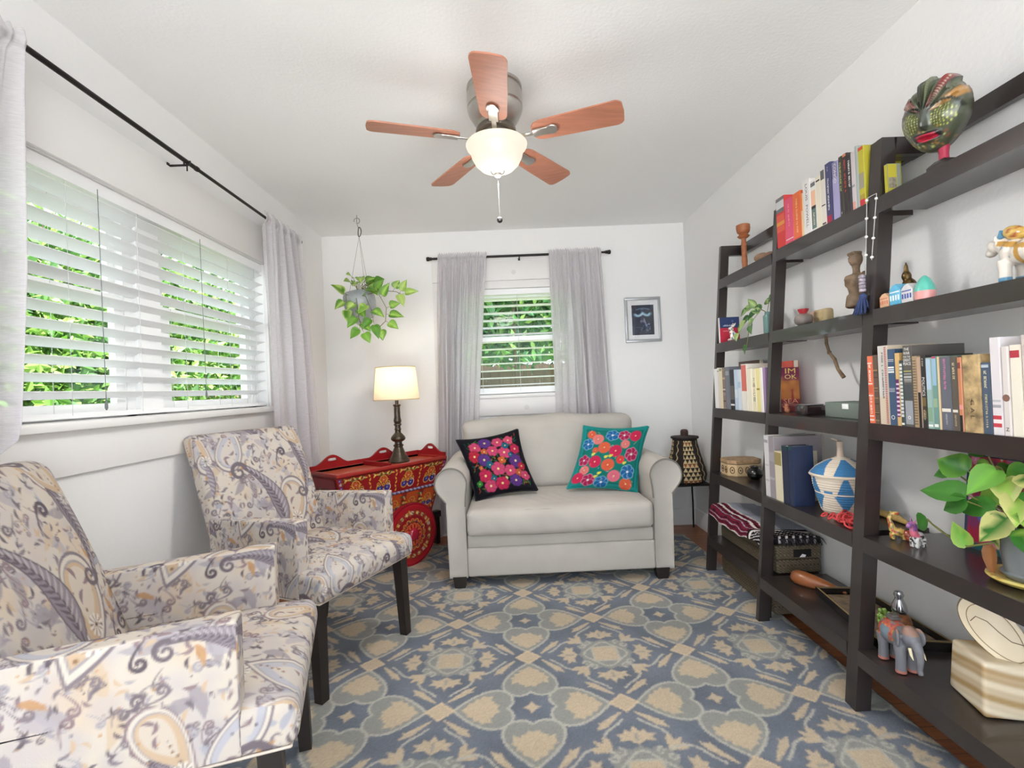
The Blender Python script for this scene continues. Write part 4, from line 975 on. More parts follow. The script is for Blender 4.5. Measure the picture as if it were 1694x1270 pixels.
    scallop(0.006, D-0.006, (), lambda u, d, z: (-0.05+d, u, z-0.012), 'tray_divider')
    # wheels on an axle
    R = 0.206; WP = wheel_pat(R)
    for yc, s in ((-0.040, -1), (D+0.02, 1)):
        w = MB(); n = 96; xs = 0.055; zc = R+0.009
        vs = []; U = []; fs = []; rr = np.linspace(0, 1, 50)
        for r in rr:
            for i in range(n):
                a = 2*PI*i/n; dome = 0.010*(1-r) if r < 0.93 else -0.004*(r-0.93)/0.07
                vs.append((xs+R*r*math.cos(a), yc+s*(0.018+dome), zc+R*r*math.sin(a))); U.append((R+R*r*math.cos(a), R+R*r*math.sin(a)))
        fs += [(k*n+i, k*n+(i+1) % n, (k+1)*n+(i+1) % n, (k+1)*n+i) for k in range(len(rr)-1) for i in range(n)]
        w.add(vs, fs); U = np.array(U); w.c = [tuple(k) for k in WP.at(U[:, 0], U[:, 1])]
        wo = w.build('wheel', M_PAINT, t, 60)
        tr = MB().lathe([(R, -0.018), (R+0.001, -0.014), (R+0.001, 0.014), (R, 0.0178), (R*0.97, 0.018)], (xs, yc, zc), 64, Matrix.Rotation(PI/2*(-s), 3, 'X')); tr.build('rim', mat('wheel_rim_red', (146, 22, 38), 0.25, coat=0.4), wo, 40)
        MB().lathe([(0.042, 0.014), (0.042, 0.034), (0.036, 0.044), (0.026, 0.05), (0.0, 0.054)], (xs, yc, zc), 24, Matrix.Rotation(PI/2*(-s), 3, 'X')).build('hub', mat('hub_red', (164, 32, 54), 0.25, coat=0.4), wo, 40)
    MB().tube([(0.055, -0.03, R+0.009), (0.055, D+0.01, R+0.009)], 0.016, 12).span((0.03, 0.10, 0.2), (0.08, 0.235, 0.30)).build('axle', M_DKWOOD, t, 40)
    MB().bev((0.29, D/2, 0.230), (0.40, 0.05, 0.05), 0.008).span((0.44, D/2-0.018, 0.009), (0.476, D/2+0.018, 0.21)).build('draw_pole', M_DKWOOD, t, 40)
    MB().span((-0.30, D/2-0.018, 0.009), (-0.264, D/2+0.018, 0.26)).build('prop_leg', M_RED, t, 40)
    return t
cart()
# ================================================================ table lamp on the cart
def lamp():
    x, y, z0 = -0.79, 3.47, 0.6665
    t = thing('table_lamp', 'lit table lamp with a dark turned wooden base and cream shade, on the red cart', 'lamp', (x, y, z0))
    prof = [(0.0, 0), (0.075, 0), (0.078, 0.008), (0.072, 0.018), (0.050, 0.055), (0.034, 0.098), (0.030, 0.104), (0.030, 0.11), (0.036, 0.116), (0.036, 0.124), (0.027, 0.13), (0.026, 0.145), (0.04, 0.152), (0.050, 0.162), (0.052, 0.172), (0.046, 0.186), (0.030, 0.204), (0.022, 0.212), (0.020, 0.226), (0.024, 0.236), (0.020, 0.246), (0.020, 0.26), (0.027, 0.266), (0.027, 0.274), (0.021, 0.279), (0.026, 0.288), (0.028, 0.3), (0.022, 0.325), (0.021, 0.40), (0.027, 0.408), (0.027, 0.416), (0.012, 0.418), (0.012, 0.46)]
    prof = [(r, z*0.985) for r, z in prof]
    MB().lathe(prof, (0, 0, 0), 40).build('base', mat('bronzed_wood', (66, 54, 38), 0.3, 0.35, var=0.35, vscale=18, stretch=(1, 1, 3), coat=0.3), t, 35)
    zb, zt, rb, rt = 0.445, 0.675, 0.161, 0.139
    sm = mat('lamp_shade', (244, 236, 220), 0.9, trans=0.6, spec=0.05)
    sh = MB(); n = 64; seam = []
    for k in range(2):
        o = 0.0011 if k else 0
        sh.lathe([(rb-o, zb), (rt-o, zt)], (0, 0, 0), n, None, None, False)
    s = sh.build('lamp_shade', sm, t, 60)
    tm = MB()
    for z, r in ((zb, rb), (zt, rt)): tm.lathe([(r-0.0015, z-0.003), (r+0.0015, z-0.003), (r+0.0015, z+0.003), (r-0.0015, z+0.003), (r-0.0015, z-0.003)], (0, 0, 0), n, None, None, False)
    a = math.radians(-156); tm.tube([((rb+0.001)*math.cos(a), (rb+0.001)*math.sin(a), zb), ((rt+0.001)*math.cos(a), (rt+0.001)*math.sin(a), zt)], 0.0025, 6)
    tm.build('trim', mat('shade_trim', (214, 196, 160), 0.9, trans=0.3), s, 60)
    MB().tube([(-rt, 0, zt-0.012), (rt, 0, zt-0.012)], 0.0015, 6).tube([(0, -rt, zt-0.012), (0, rt, zt-0.012)], 0.0015, 6).tube([(0.0, 0, 0.44), (0.055, 0, 0.50), (0.055, 0, 0.62), (0, 0, zt-0.012)], 0.0018, 6).tube([(0, 0, 0.44), (-0.055, 0, 0.50), (-0.055, 0, 0.62), (0, 0, zt-0.012)], 0.0018, 6).build('harp', mat('brass_wire', (170, 140, 80), 0.3, 0.9), t, 60)
    MB().lathe([(0.013, 0.455), (0.014, 0.475), (0.028, 0.515), (0.03, 0.535), (0.024, 0.56), (0.0, 0.572)], (0, 0, 0), 20).build('bulb', mat('bulb_glow', (255, 226, 176), 0.4, emit=3), t, 60)
    ld = bpy.data.lights.new('lamp_light', 'POINT'); ld.energy = 2.3; ld.color = (1.0, 0.90, 0.74); ld.shadow_soft_size = 0.035
    lo = bpy.data.objects.new('lamp_light', ld); COL.objects.link(lo); lo.parent = t; lo.location = (0, 0, 0.59)
lamp()
# ================================================================ ceiling fan
M_NICK = mat('brushed_nickel', (188, 184, 178), 0.28, 0.95)
def blade_wood():
    return mat('blade_wood', (176, 116, 92), 0.42, var=0.14, vscale=3.2, stretch=(1.2, 16, 16))
def fan():
    x, y = 0.0013, 2.054
    t = thing('ceiling_fan', 'five blade ceiling fan with reddish wood blades and a lit frosted glass bowl', 'ceiling fan', (x, y, H))
    MB().lathe([(0.118, 0), (0.118, -0.012), (0.112, -0.016), (0.112, -0.026), (0.118, -0.03), (0.118, -0.085), (0.114, -0.09), (0.118, -0.096), (0.112, -0.115), (0.092, -0.150), (0.076, -0.172), (0.060, -0.178), (0.0, -0.178)], (0, 0, 0), 48).build('motor_housing', M_NICK, t, 35)
    MB().lathe([(0.082, -0.176), (0.086, -0.184), (0.086, -0.196), (0.07, -0.2), (0.07, -0.206), (0.060, -0.208), (0.058, -0.235), (0, -0.235)], (0, 0, 0), 40).build('rotor', mat('dark_nickel', (120, 112, 104), 0.35, 0.9), t, 35)
    BW = blade_wood(); zb = -0.222
    for k in range(5):
        a = math.radians(-90+72*k-1.9)
        M = Matrix.Rotation(a, 4, 'Z')@Matrix.Translation((0, 0, zb))@Matrix.Rotation(math.radians(-12), 4, 'X')
        pts = []
        for s in np.linspace(0, 1, 5): pts.append((0.165+0.02*(1-math.sin(s*PI/2))+0*s, 0.050*math.sin(s*PI/2) if s < 1 else 0.050))
        # outline: rounded root, widening to a tip with two rounded corners
        pts = [(0.158, 0.0), (0.162, 0.028), (0.176, 0.046), (0.196, 0.053), (0.30, 0.058), (0.50, 0.064)]
        for b in np.linspace(90, 20, 6): pts.append((0.503+0.03*math.cos(math.radians(b)), 0.034+0.03*math.sin(math.radians(b))))
        pts.append((0.535, 0.0)); full = pts+[(p[0], -p[1]) for p in pts[-2:0:-1]]
        mb = MB(); mb.prism(full, -0.003, 0.003); b = mb.build('blade', BW, t, 30); b.data.transform(M)
        ir = MB().bev((0.140, 0, -0.008), (0.085, 0.020, 0.006), 0.002).bev((0.205, 0, -0.0085), (0.085, 0.040, 0.010), 0.004, seg=3).lathe([(0.026, -0.0085), (0.024, -0.0125), (0, -0.0145)], (0.243, 0, 0), 20)
        i = ir.build('blade_iron', M_NICK, b, 40); i.data.transform(M)
    bowl = mat('frosted_glass', (255, 240, 218), 0.35, emit=0.62)
    bowl.node_tree.nodes['Principled BSDF'].inputs['Base Color'].default_value = (0.2, 0.19, 0.17, 1)
    MB().lathe([(0.126, -0.240), (0.131, -0.246), (0.128, -0.256), (0.116, -0.268), (0.112, -0.276), (0.108, -0.296), (0.094, -0.324), (0.072, -0.346), (0.046, -0.358), (0.018, -0.362), (0, -0.362)], (0, 0, 0), 56).build('glass_bowl', bowl, t, 50)
    MB().lathe([(0.062, -0.232), (0.064, -0.24), (0.124, -0.240)], (0, 0, 0), 40, None, None, False).build('bowl_fitter', M_NICK, t, 40)
    fi = MB().lathe([(0.03, -0.352), (0.033, -0.358), (0.027, -0.365), (0.016, -0.368), (0.016, -0.378), (0.010, -0.384), (0, -0.386)], (0, 0, 0), 28).build('finial', M_NICK, t, 40)
    ch = MB(); ch.tube([(0, 0, -0.383), (0, 0, -0.555)], 0.0009, 6).ell((0, 0, -0.415), (0.003, 0.003, 0.005), None, 10, 8); c = ch.build('pull_chain', mat('chain_metal', (120, 116, 112), .5, .6), t, 60)
    MB().ell((0, 0, -0.566), (0.0125, 0.0125, 0.0125), None, 20, 14).build('ball', mat('smoked_ball', (96, 92, 92), 0.15, 0.9), c, 60)
    ld = bpy.data.lights.new('fan_light', 'SPOT'); ld.energy = 34; ld.color = (1.0, 0.98, 0.95); ld.shadow_soft_size = 0.12; ld.spot_size = math.radians(172); ld.spot_blend = 0.35
    lo = bpy.data.objects.new('fan_light', ld); COL.objects.link(lo); lo.parent = t; lo.location = (0, 0, -0.40)
    gd = bpy.data.lights.new('fan_glow', 'POINT'); gd.energy = 4.5; gd.color = (1.0, 0.98, 0.95); gd.shadow_soft_size = 0.13
    go = bpy.data.objects.new('fan_glow', gd); COL.objects.link(go); go.parent = t; go.location = (0, 0, -0.41)
fan()
# ================================================================ leaves for the potted plants
def leaf_mesh(mb, base, dirv, up, L, wid, pal, q, droop=0.25):
    """one heart-shaped blade folded along its midrib"""
    d = Vector(dirv).normalized(); u = Vector(up); s = d.cross(u); s = s.normalized() if s.length > 1e-6 else d.orthogonal().normalized(); n = s.cross(d).normalized()
    prof = [(0.0, 0.0), (-0.04, 0.16), (0.04, 0.36), (0.20, 0.47), (0.42, 0.44), (0.64, 0.30), (0.83, 0.14), (1.0, 0.0)]
    mid = [(t, 0.0) for t in (0.0, 0.05, 0.12, 0.24, 0.42, 0.64, 0.83, 1.0)]
    c0, c1 = lin(q.choice(pal)), lin(q.choice(pal))
    def P(t, w, sg): return Vector(base)+d*(t*L)+s*(sg*w*wid)+n*(abs(w)*wid*0.32-droop*L*t*t)
    vs = []; cols = []
    for (tm, _), (te, we) in zip(mid, prof):
        vs += [P(te, we, -1), P(te*0.5+tm*0.5, we*0.5, -1), P(tm, 0, 1), P(te*0.5+tm*0.5, we*0.5, 1), P(te, we, 1)]
        v = q.uniform(0.85, 1.15)
        cols += [c0, tuple(0.5*(a+b) for a, b in zip(c0, c1)), tuple(min(1, k*1.25*v) for k in c1), c1 if q.random() < 0.5 else c0, c0]
    fs = [(k*5+i, k*5+i+1, (k+1)*5+i+1, (k+1)*5+i) for k in range(7) for i in range(4)]
    mb.add(vs, fs); mb.c += cols
M_POTHOS = mat('pothos_leaf', (120, 160, 60), 0.4, attr=True, trans=0.25, spec=0.4)
M_VINE = mat('vine_stem', (112, 112, 58), 0.6)
PAL = [(86, 134, 46), (118, 164, 62), (150, 186, 86), (178, 202, 112), (98, 148, 58)]
def hanging():
    x, y = -1.02, 3.46
    t = thing('hanging_planter', 'trailing pothos in a grey pot hanging from a ceiling hook above the lamp', 'hanging plant', (x, y, H))
    hk = MB(); hk.tube([(0, 0, 0), (0, 0, -0.02)]+[(0.02*math.sin(a), 0, -0.04-0.02*-math.cos(a)) for a in np.linspace(PI, -PI*0.6, 14)], 0.0028, 8)
    hk.tube([(0.0, 0, -0.055), (0.006, 0, -0.085)], 0.0022, 8); hk.build('ceiling_hook', mat('steel_wire', (150, 146, 140), 0.4, 0.8), t, 60)
    lp = [(0.012+0.018*math.sin(a)*(0.6+0.4*math.cos(a/2)), 0, -0.12-0.034*-math.cos(a)) for a in np.linspace(0, 2*PI, 20)]
    MB().tube(lp, 0.0032, 8).build('loop', mat('dark_wire', (84, 78, 70), 0.5, 0.6), t, 60)
    pz = -0.64
    ca = MB()
    for px, py in ((-0.085, 0.02), (0.08, -0.03), (0.02, 0.09)): ca.tube([(0.012, 0, -0.152), (px*0.95, py, pz+0.085)], 0.0013, 6)
    ca.build('cable', mat('thin_cable', (150, 142, 128), 0.6), t, 60)
    MB().lathe([(0, -0.150), (0.040, -0.144), (0.076, -0.108), (0.104, -0.045), (0.113, 0.02), (0.108, 0.066), (0.098, 0.085), (0.093, 0.085), (0.098, 0.06), (0.098, 0.04), (0, 0.035)], (0, 0, pz), 40, Matrix.Rotation(-0.12, 3, 'Y')).build('pot', mat('grey_glaze', (150, 154, 156), 0.3, var=0.25, vscale=14, coat=0.5), t, 50)
    q = random.Random(14); lf = MB(); vn = MB()
    def vine(path, leaves, size):
        P = [Vector(p) for p in path]; vn.tube(P, 0.0022, 6)
        for fr, dv in leaves:
            k = fr*(len(P)-1); i = min(int(k), len(P)-2); p = P[i].lerp(P[i+1], k-i); b = p+Vector(dv)*0.03; vn.tube([p, b], 0.0012, 5); leaf_mesh(lf, b, dv, (0.2, -0.9, 0.45), size*q.uniform(0.8, 1.2), size*0.85, PAL, q)
    top = pz+0.05
    for k in range(16):
        a = q.uniform(-2.0, 1.2); h = q.uniform(0.03, 0.14); r = q.uniform(0.03, 0.11); e = (r*math.cos(a), r*math.sin(a)-0.02, top+h)
        vine([(0.02*math.cos(a), 0.02*math.sin(a), top), (e[0]*0.5, e[1]*0.5, top+h*0.8), e], [(1.0, (math.cos(a)*0.8, math.sin(a)*0.8-0.3, q.uniform(-0.7, 0.3)))], 0.082)
    vine([(0.04, -0.06, top), (0.15, -0.09, top+0.02), (0.21, -0.1, top-0.10), (0.2, -0.1, top-0.19), (0.14, -0.11, top-0.25)], [(0.2, (0.5, -.3, .6)), (0.35, (0.4, -0.3, 0.6)), (0.5, (0.9, -0.1, 0.35)), (0.62, (0.9, -0.2, -0.1)), (0.75, (0.8, -.1, -0.45)), (0.9, (0.2, -0.3, -0.9))], 0.088)
    vine([(0.05, -0.07, top), (0.17, -0.06, top+0.03), (0.27, -0.06, top+0.02), (0.31, -0.06, top+0.0)], [(0.6, (0.5, -0.1, 0.8)), (0.8, (0.3, -.3, -0.6)), (1.0, (0.9, -0.1, 0.2)), (0.9, (.4, -.2, .7))], 0.08)
    vine([(0.0, -0.09, top), (0.02, -0.14, top-0.06), (0.03, -0.14, top-0.17), (0.05, -0.14, top-0.25)], [(0.3, (-0.5, -0.5, -0.5)), (0.45, (0.5, -.5, -.5)), (0.6, (-0.5, -.4, -.6)), (0.75, (0.6, -.3, -.5)), (0.9, (-0.6, -.2, -.6)), (1.0, (0.5, -.2, -.8))], 0.088)
    vine([(0.03, -0.08, top), (0.08, -0.14, top-0.02), (0.12, -0.15, top-0.12), (0.13, -0.15, top-0.2)], [(0.3, (0.3, -.7, .3)), (0.5, (-.4, -.5, -.5)), (0.65, (.6, -.4, -.3)), (0.85, (-.5, -.3, -.6)), (1.0, (0.3, -.3, -.8))], 0.084)
    vine([(-0.04, -0.08, top), (-0.06, -0.12, top+0.0), (-0.05, -0.13, top-0.09)], [(0.4, (-0.4, -.6, .4)), (0.7, (-.5, -.5, -.5)), (1.0, (0.1, -.5, -.8))], 0.084)
    lf.build('foliage', M_POTHOS, t, 60); vn.build('stem', M_VINE, t, 60)
hanging()
# ================================================================ framed picture on the back wall
def picture():
    x0, x1, z0, z1 = 0.979, 1.268, 1.484, 1.845; y = YB
    t = thing('picture_frame', 'small silver framed dark blue picture on the back wall', 'picture', ((x0+x1)/2, y, (z0+z1)/2))
    w = 0.021; mb = MB()
    for a, b in (((x0, z0), (x1, z0+w)), ((x0, z1-w), (x1, z1)), ((x0, z0+w), (x0+w, z1-w)), ((x1-w, z0+w), (x1, z1-w))): mb.bev(((a[0]+b[0])/2, y-0.012, (a[1]+b[1])/2), (b[0]-a[0], 0.024, b[1]-a[1]), 0.003)
    mb.build('frame', mat('silver_frame', (172, 174, 176), 0.35, 0.5), t, 40, True)
    MB().span((x0+w-.002, y-0.012, z0+w-.002), (x1-w+.002, y-0.003, z1-w+.002)).build('mat_board', mat('white_mat', (228, 228, 230), 0.8), t, None, True)
    W_, H_ = 0.178, 0.242; P = Pat(W_, H_, 0.0015, (42, 48, 66), False); q = random.Random(4)
    for k in range(60): P.stroke([(q.uniform(0, W_), q.uniform(0, H_))], q.uniform(0.01, 0.03), q.choice([(34, 38, 54), (52, 60, 80), (40, 46, 62)]), 0.5, 0.012)
    for k, c in enumerate([(70, 92, 120), (104, 140, 170), (150, 186, 206), (188, 214, 224)]):
        P.stroke(bez((0.02+0.005*k, 0.165), (0.05, 0.14), (0.088, 0.178-0.002*k), 12), 0.012-0.0028*k, c, 0.8, 0.004); P.stroke(bez((0.088, 0.178-0.002*k), (0.13, 0.142), (0.155-0.005*k, 0.17), 12), 0.012-0.0028*k, c, 0.8, 0.004)
    P.stroke(bez((0.04, 0.205), (0.09, 0.222), (0.14, 0.205), 10), 0.004, (104, 128, 156), 0.7, 0.004)
    for k in range(26): P.stroke(arc(q.uniform(0.07, 0.145), q.uniform(0.035, 0.12), 0.008, 0.003, q.uniform(0, 360), q.uniform(360, 600), 10), 0.0011, q.choice([(126, 138, 176), (160, 172, 200), (96, 108, 150)]), 0.8)
    P.stroke(bez((0.098, 0.13), (0.105, 0.10), (0.12, 0.075), 8), 0.004, (150, 154, 190), 0.8); P.stroke([(0.03, 0.062), (0.09, 0.058), (0.15, 0.066)], 0.0018, (90, 102, 140), 0.8)
    xc = (x0+x1)/2; zc = (z0+z1)/2-0.002
    vs = []; U = []; n = (90, 120)
    for i in range(n[0]+1):
        for j in range(n[1]+1): vs.append((xc-W_/2+W_*i/n[0], y-0.0125, zc-H_/2+H_*j/n[1])); U.append((W_*i/n[0], H_*j/n[1]))
    mb = MB(); m = n[1]+1; mb.add(vs, [(i*m+j, (i+1)*m+j, (i+1)*m+j+1, i*m+j+1) for i in range(n[0]) for j in range(n[1])]); U = np.array(U); mb.c = [tuple(c) for c in P.at(U[:, 0], U[:, 1])]
    mb.build('print', mat('print_ink', (40, 48, 66), 0.5, attr=True), t, None, True)
    MB().span((x0+w-.001, y-0.0155, z0+w-.001), (x1-w+.001, y-0.0145, z1-w+.001)).build('glass', glass_mat('picture_glass', (1, 1, 1), 0.04), t, None, True)
picture()
# ================================================================ stand and woven lidded basket in the far right corner
def corner_stand():
    t = thing('plant_stand', 'small black metal stand in the corner under the woven basket', 'stand', (1.295, 3.645, 0))
    m = mat('black_metal', (22, 21, 21), 0.4, 0.5); z = 0.405
    MB().bev((1.295, 3.645, z-0.006), (0.30, 0.34, 0.012), 0.003).build('top', m, t, 40, True)
    for x, y in ((1.155, 3.485), (1.435, 3.485), (1.155, 3.805), (1.425, 3.805)):
        MB().tube([(x, y, z-0.01), (x+0.004*(x-1.295)/.14, y, 0.2), (x, y, 0.0)], 0.0065, 8).build('leg', m, t, 60, True)
corner_stand()
def lath_paint(mb, name, parent, m, fn, world=False, smooth=60):
    o = mb.build(name, m, parent, smooth, world); paint(o.data, fn(coords(o.data).astype(float))); return o
M_WEAVE = mat('woven_fibre', (150, 120, 80), 0.85, attr=True, bump=0.3, bscale=120)
def corner_basket():
    x, y, z0 = 1.318, 3.62, 0.405
    t = thing('woven_basket', 'tall dark woven basket with cream triangles and a flat lid, on the corner stand', 'basket', (x, y, z0))
    def rad(h):   # wide foot, sloping shoulders
        pts = [(0, 0.125), (0.02, 0.140), (0.06, 0.146), (0.11, 0.137), (0.17, 0.119), (0.23, 0.102), (0.29, 0.090), (0.325, 0.086)]
        for (a, ra), (b, rb) in zip(pts, pts[1:]):
            if h <= b: return ra+(rb-ra)*(h-a)/(b-a)
        return pts[-1][1]
    n = 360; prof = [(rad(h)+0.0012*math.sin(h*900), h) for h in np.linspace(0, 0.325, 170)]
    mb = MB().lathe([(0, 0)]+prof+[(0.07, 0.326)], (0, 0, 0), n)
    def fn(c):
        a = np.arctan2(c[:, 1], c[:, 0])/(2*PI); h = c[:, 2]; out = np.tile(lina((40, 31, 25)), (len(c), 1))
        cr = lina((206, 184, 142)); rust = lina((142, 84, 50))
        rows = 0.030; k = np.floor(h/rows); f = h/rows-k; cell = a*26+0.5*(k % 2); fc = np.abs((cell % 1)-0.5)*2
        panel = ((a*4+0.30) % 1) < 0.62*(1-0.35*h/0.33)
        tri = fc < (1-f); band = (k % 2 == 0)
        on = panel & tri & (h > 0.012) & (h < 0.31)
        out[on] = cr; rd = panel & (~tri) & ((k == 4) | (k == 9) | (k == 0)) & (fc > 0.3); out[rd] = rust
        step = np.abs(((a*4+0.30) % 1)-0.72-0.03*np.round(np.sin(h*110))) < 0.018; out[step & (h > 0.02) & (h < 0.31)] = cr
        return out
    lath_paint(mb, 'body', t, M_WEAVE, fn)
    dk = mat('dark_fibre', (46, 36, 30), 0.8, bump=0.4, bscale=90)
    l = MB().lathe([(0, 0.322), (0.098, 0.322), (0.101, 0.328), (0.099, 0.336), (0.05, 0.342), (0, 0.343)], (0, 0, 0), 48).build('lid', dk, t, 50)
    MB().lathe([(0.024, 0.34), (0.028, 0.35), (0.028, 0.372), (0.024, 0.384), (0.012, 0.389), (0, 0.39)], (0, 0, 0), 28).build('knob', mat('knob_fibre', (70, 50, 44), 0.8, bump=0.4, bscale=90), l, 50)
corner_basket()
# ================================================================ books
M_PAGE = mat('book_pages', (226, 216, 196), 0.85, bump=0.3, bscale=200, stretch=(1, 30, 1))
M_PRINT = mat('painted_spine', (200, 200, 200), 0.5, attr=True)
_txt = {}
def mark_mesh(n, size, seed):
    """lettering too blurred to read: a row of letter-like marks"""
    r_ = random.Random(seed); mb = MB(); x = 0
    for k in range(n):
        if r_.random() < .14 and k: x += size*.42; continue
        w = size*r_.uniform(.36, .56); h = size*.68; t_ = size*.15; z = 0
        y0, y1 = -h/2, h/2
        mb.add([(x, y0, z), (x+t_, y0, z), (x+t_, y1, z), (x, y1, z)], [(0, 1, 2, 3)])
        for q_ in r_.sample([(x+t_, y1-t_, x+w, y1), (x+w-t_, y0, x+w, y1-t_*1.05), (x+t_, -t_/2, x+w-t_*1.05, t_/2), (x+t_, y0, x+w-t_*1.05, y0+t_)], r_.choice([1, 2, 2, 3])): mb.add([(q_[0], q_[1], z), (q_[2], q_[1], z), (q_[2], q_[3], z), (q_[0], q_[3], z)], [(0, 1, 2, 3)])
        x += w+size*.12
    mb.v = [(a-x/2, b, c) for a, b, c in mb.v]; return mb.mesh('lettering', None, False)
def text_mesh(s, size):
    if s[0] == '~': return mark_mesh(int(s[1:]), size, len(s)+int(s[1:])*7)
    cu = bpy.data.curves.new('t', 'FONT'); cu.body = s; cu.size = size; cu.align_x = 'CENTER'; cu.align_y = 'CENTER'; cu.resolution_u = 2
    o = bpy.data.objects.new('t', cu); COL.objects.link(o); bpy.context.view_layer.update()
    me = bpy.data.meshes.new_from_object(o.evaluated_get(bpy.context.evaluated_depsgraph_get())); bpy.data.objects.remove(o); bpy.data.curves.remove(cu); me.name = 'title'; return me
def title_part(s, parent, size, rgb, c, X, Y, fit=None, squeeze=1.0):
    me = text_mesh(s, size); X = Vector(X); Y = Vector(Y); Z = X.cross(Y)
    if fit:
        xs = [v.co.x for v in me.vertices]; w = max(xs)-min(xs); k = fit/w; me.transform(Matrix.Scale(k, 4, (1, 0, 0)))
        if k < 0.75: me.transform(Matrix.Scale(max(k*1.3, 0.6), 4, (0, 1, 0)))
    M = Matrix((X, Y, Z)).transposed().to_4x4(); M.translation = Vector(c); me.transform(M)
    me.materials.append(mat('ink_%d_%d_%d' % rgb, rgb, 0.6)); o = bpy.data.objects.new('title', me); COL.objects.link(o); o.parent = parent; return o
DOWN = ((0, 0, -1), (0, -1, 0)); ACROSS = ((0, -1, 0), (0, 0, 1))
def book(x, ya, yb, z, h, depth, rgb, label, group, bands=(), titles=(), spine=None, top=None):
    """ya > yb; spine towards the room (-x). bands: (from, to, colour) as fractions of the height; titles: (text, size, colour, height fraction, direction, fit)"""
    w = ya-yb-0.0009; h = h-0.0006
    t = thing('book', label, 'book', (x, (ya+yb)/2, z+0.0003), 0, group)
    cv = mat('cover_%d_%d_%d' % rgb, rgb, 0.42, coat=0.15); b = min(0.0022, w*0.14); r = min(0.004, w*0.2)
    pr = [(depth, -w/2), (0.0025, -w/2), (0.0, -w/2+r), (0.0, w/2-r), (0.0025, w/2), (depth, w/2), (depth, w/2-b), (0.004, w/2-b), (0.004, -w/2+b), (depth, -w/2+b)]
    MB().prism(pr, 0, h).build('cover', cv, t, 30)
    MB().span((0.0042, -w/2+b+0.0001, 0.003), (depth-0.004, w/2-b-0.0001, h-0.003)).build('pages', M_PAGE, t, None)
    if bands:
        cut = sorted({0.001, 0.999}|{min(.999, max(.001, e)) for q_ in bands for e in q_[:2]}); mb = MB(); vs = []; cs = []
        for a, c in zip(cut, cut[1:]):
            if c-a < 1e-4: continue
            col = rgb
            for p, r_, k in bands:
                if p <= (a+c)/2 <= r_: col = k
            for e in (a+.0004, c-.0004): vs += [(-0.0003, -w/2+r*0.6, e*h), (-0.0003, w/2-r*0.6, e*h)]; cs += [lin(col)]*2
        mb.add(vs, [(2*i, 2*i+1, 2*i+3, 2*i+2) for i in range(len(vs)//2-1)]); mb.c = cs
        mb.build('spine_print', M_PRINT, t, None)
    for (s, size, col, fr, dr, fit) in titles: title_part(s, t, size, col, (-0.0006, 0, fr*h), *dr, fit)
    return t
def specks(h, n, cols, q, s=0.02):
    out = []
    for i in range(n):
        a = q.uniform(0.02, 0.95); out.append((a, min(0.99, a+q.uniform(0.005, s)), q.choice(cols)))
    return out
Wt, Bk, Cr = (236, 234, 230), (40, 38, 40), (222, 208, 178)
q = random.Random(21)
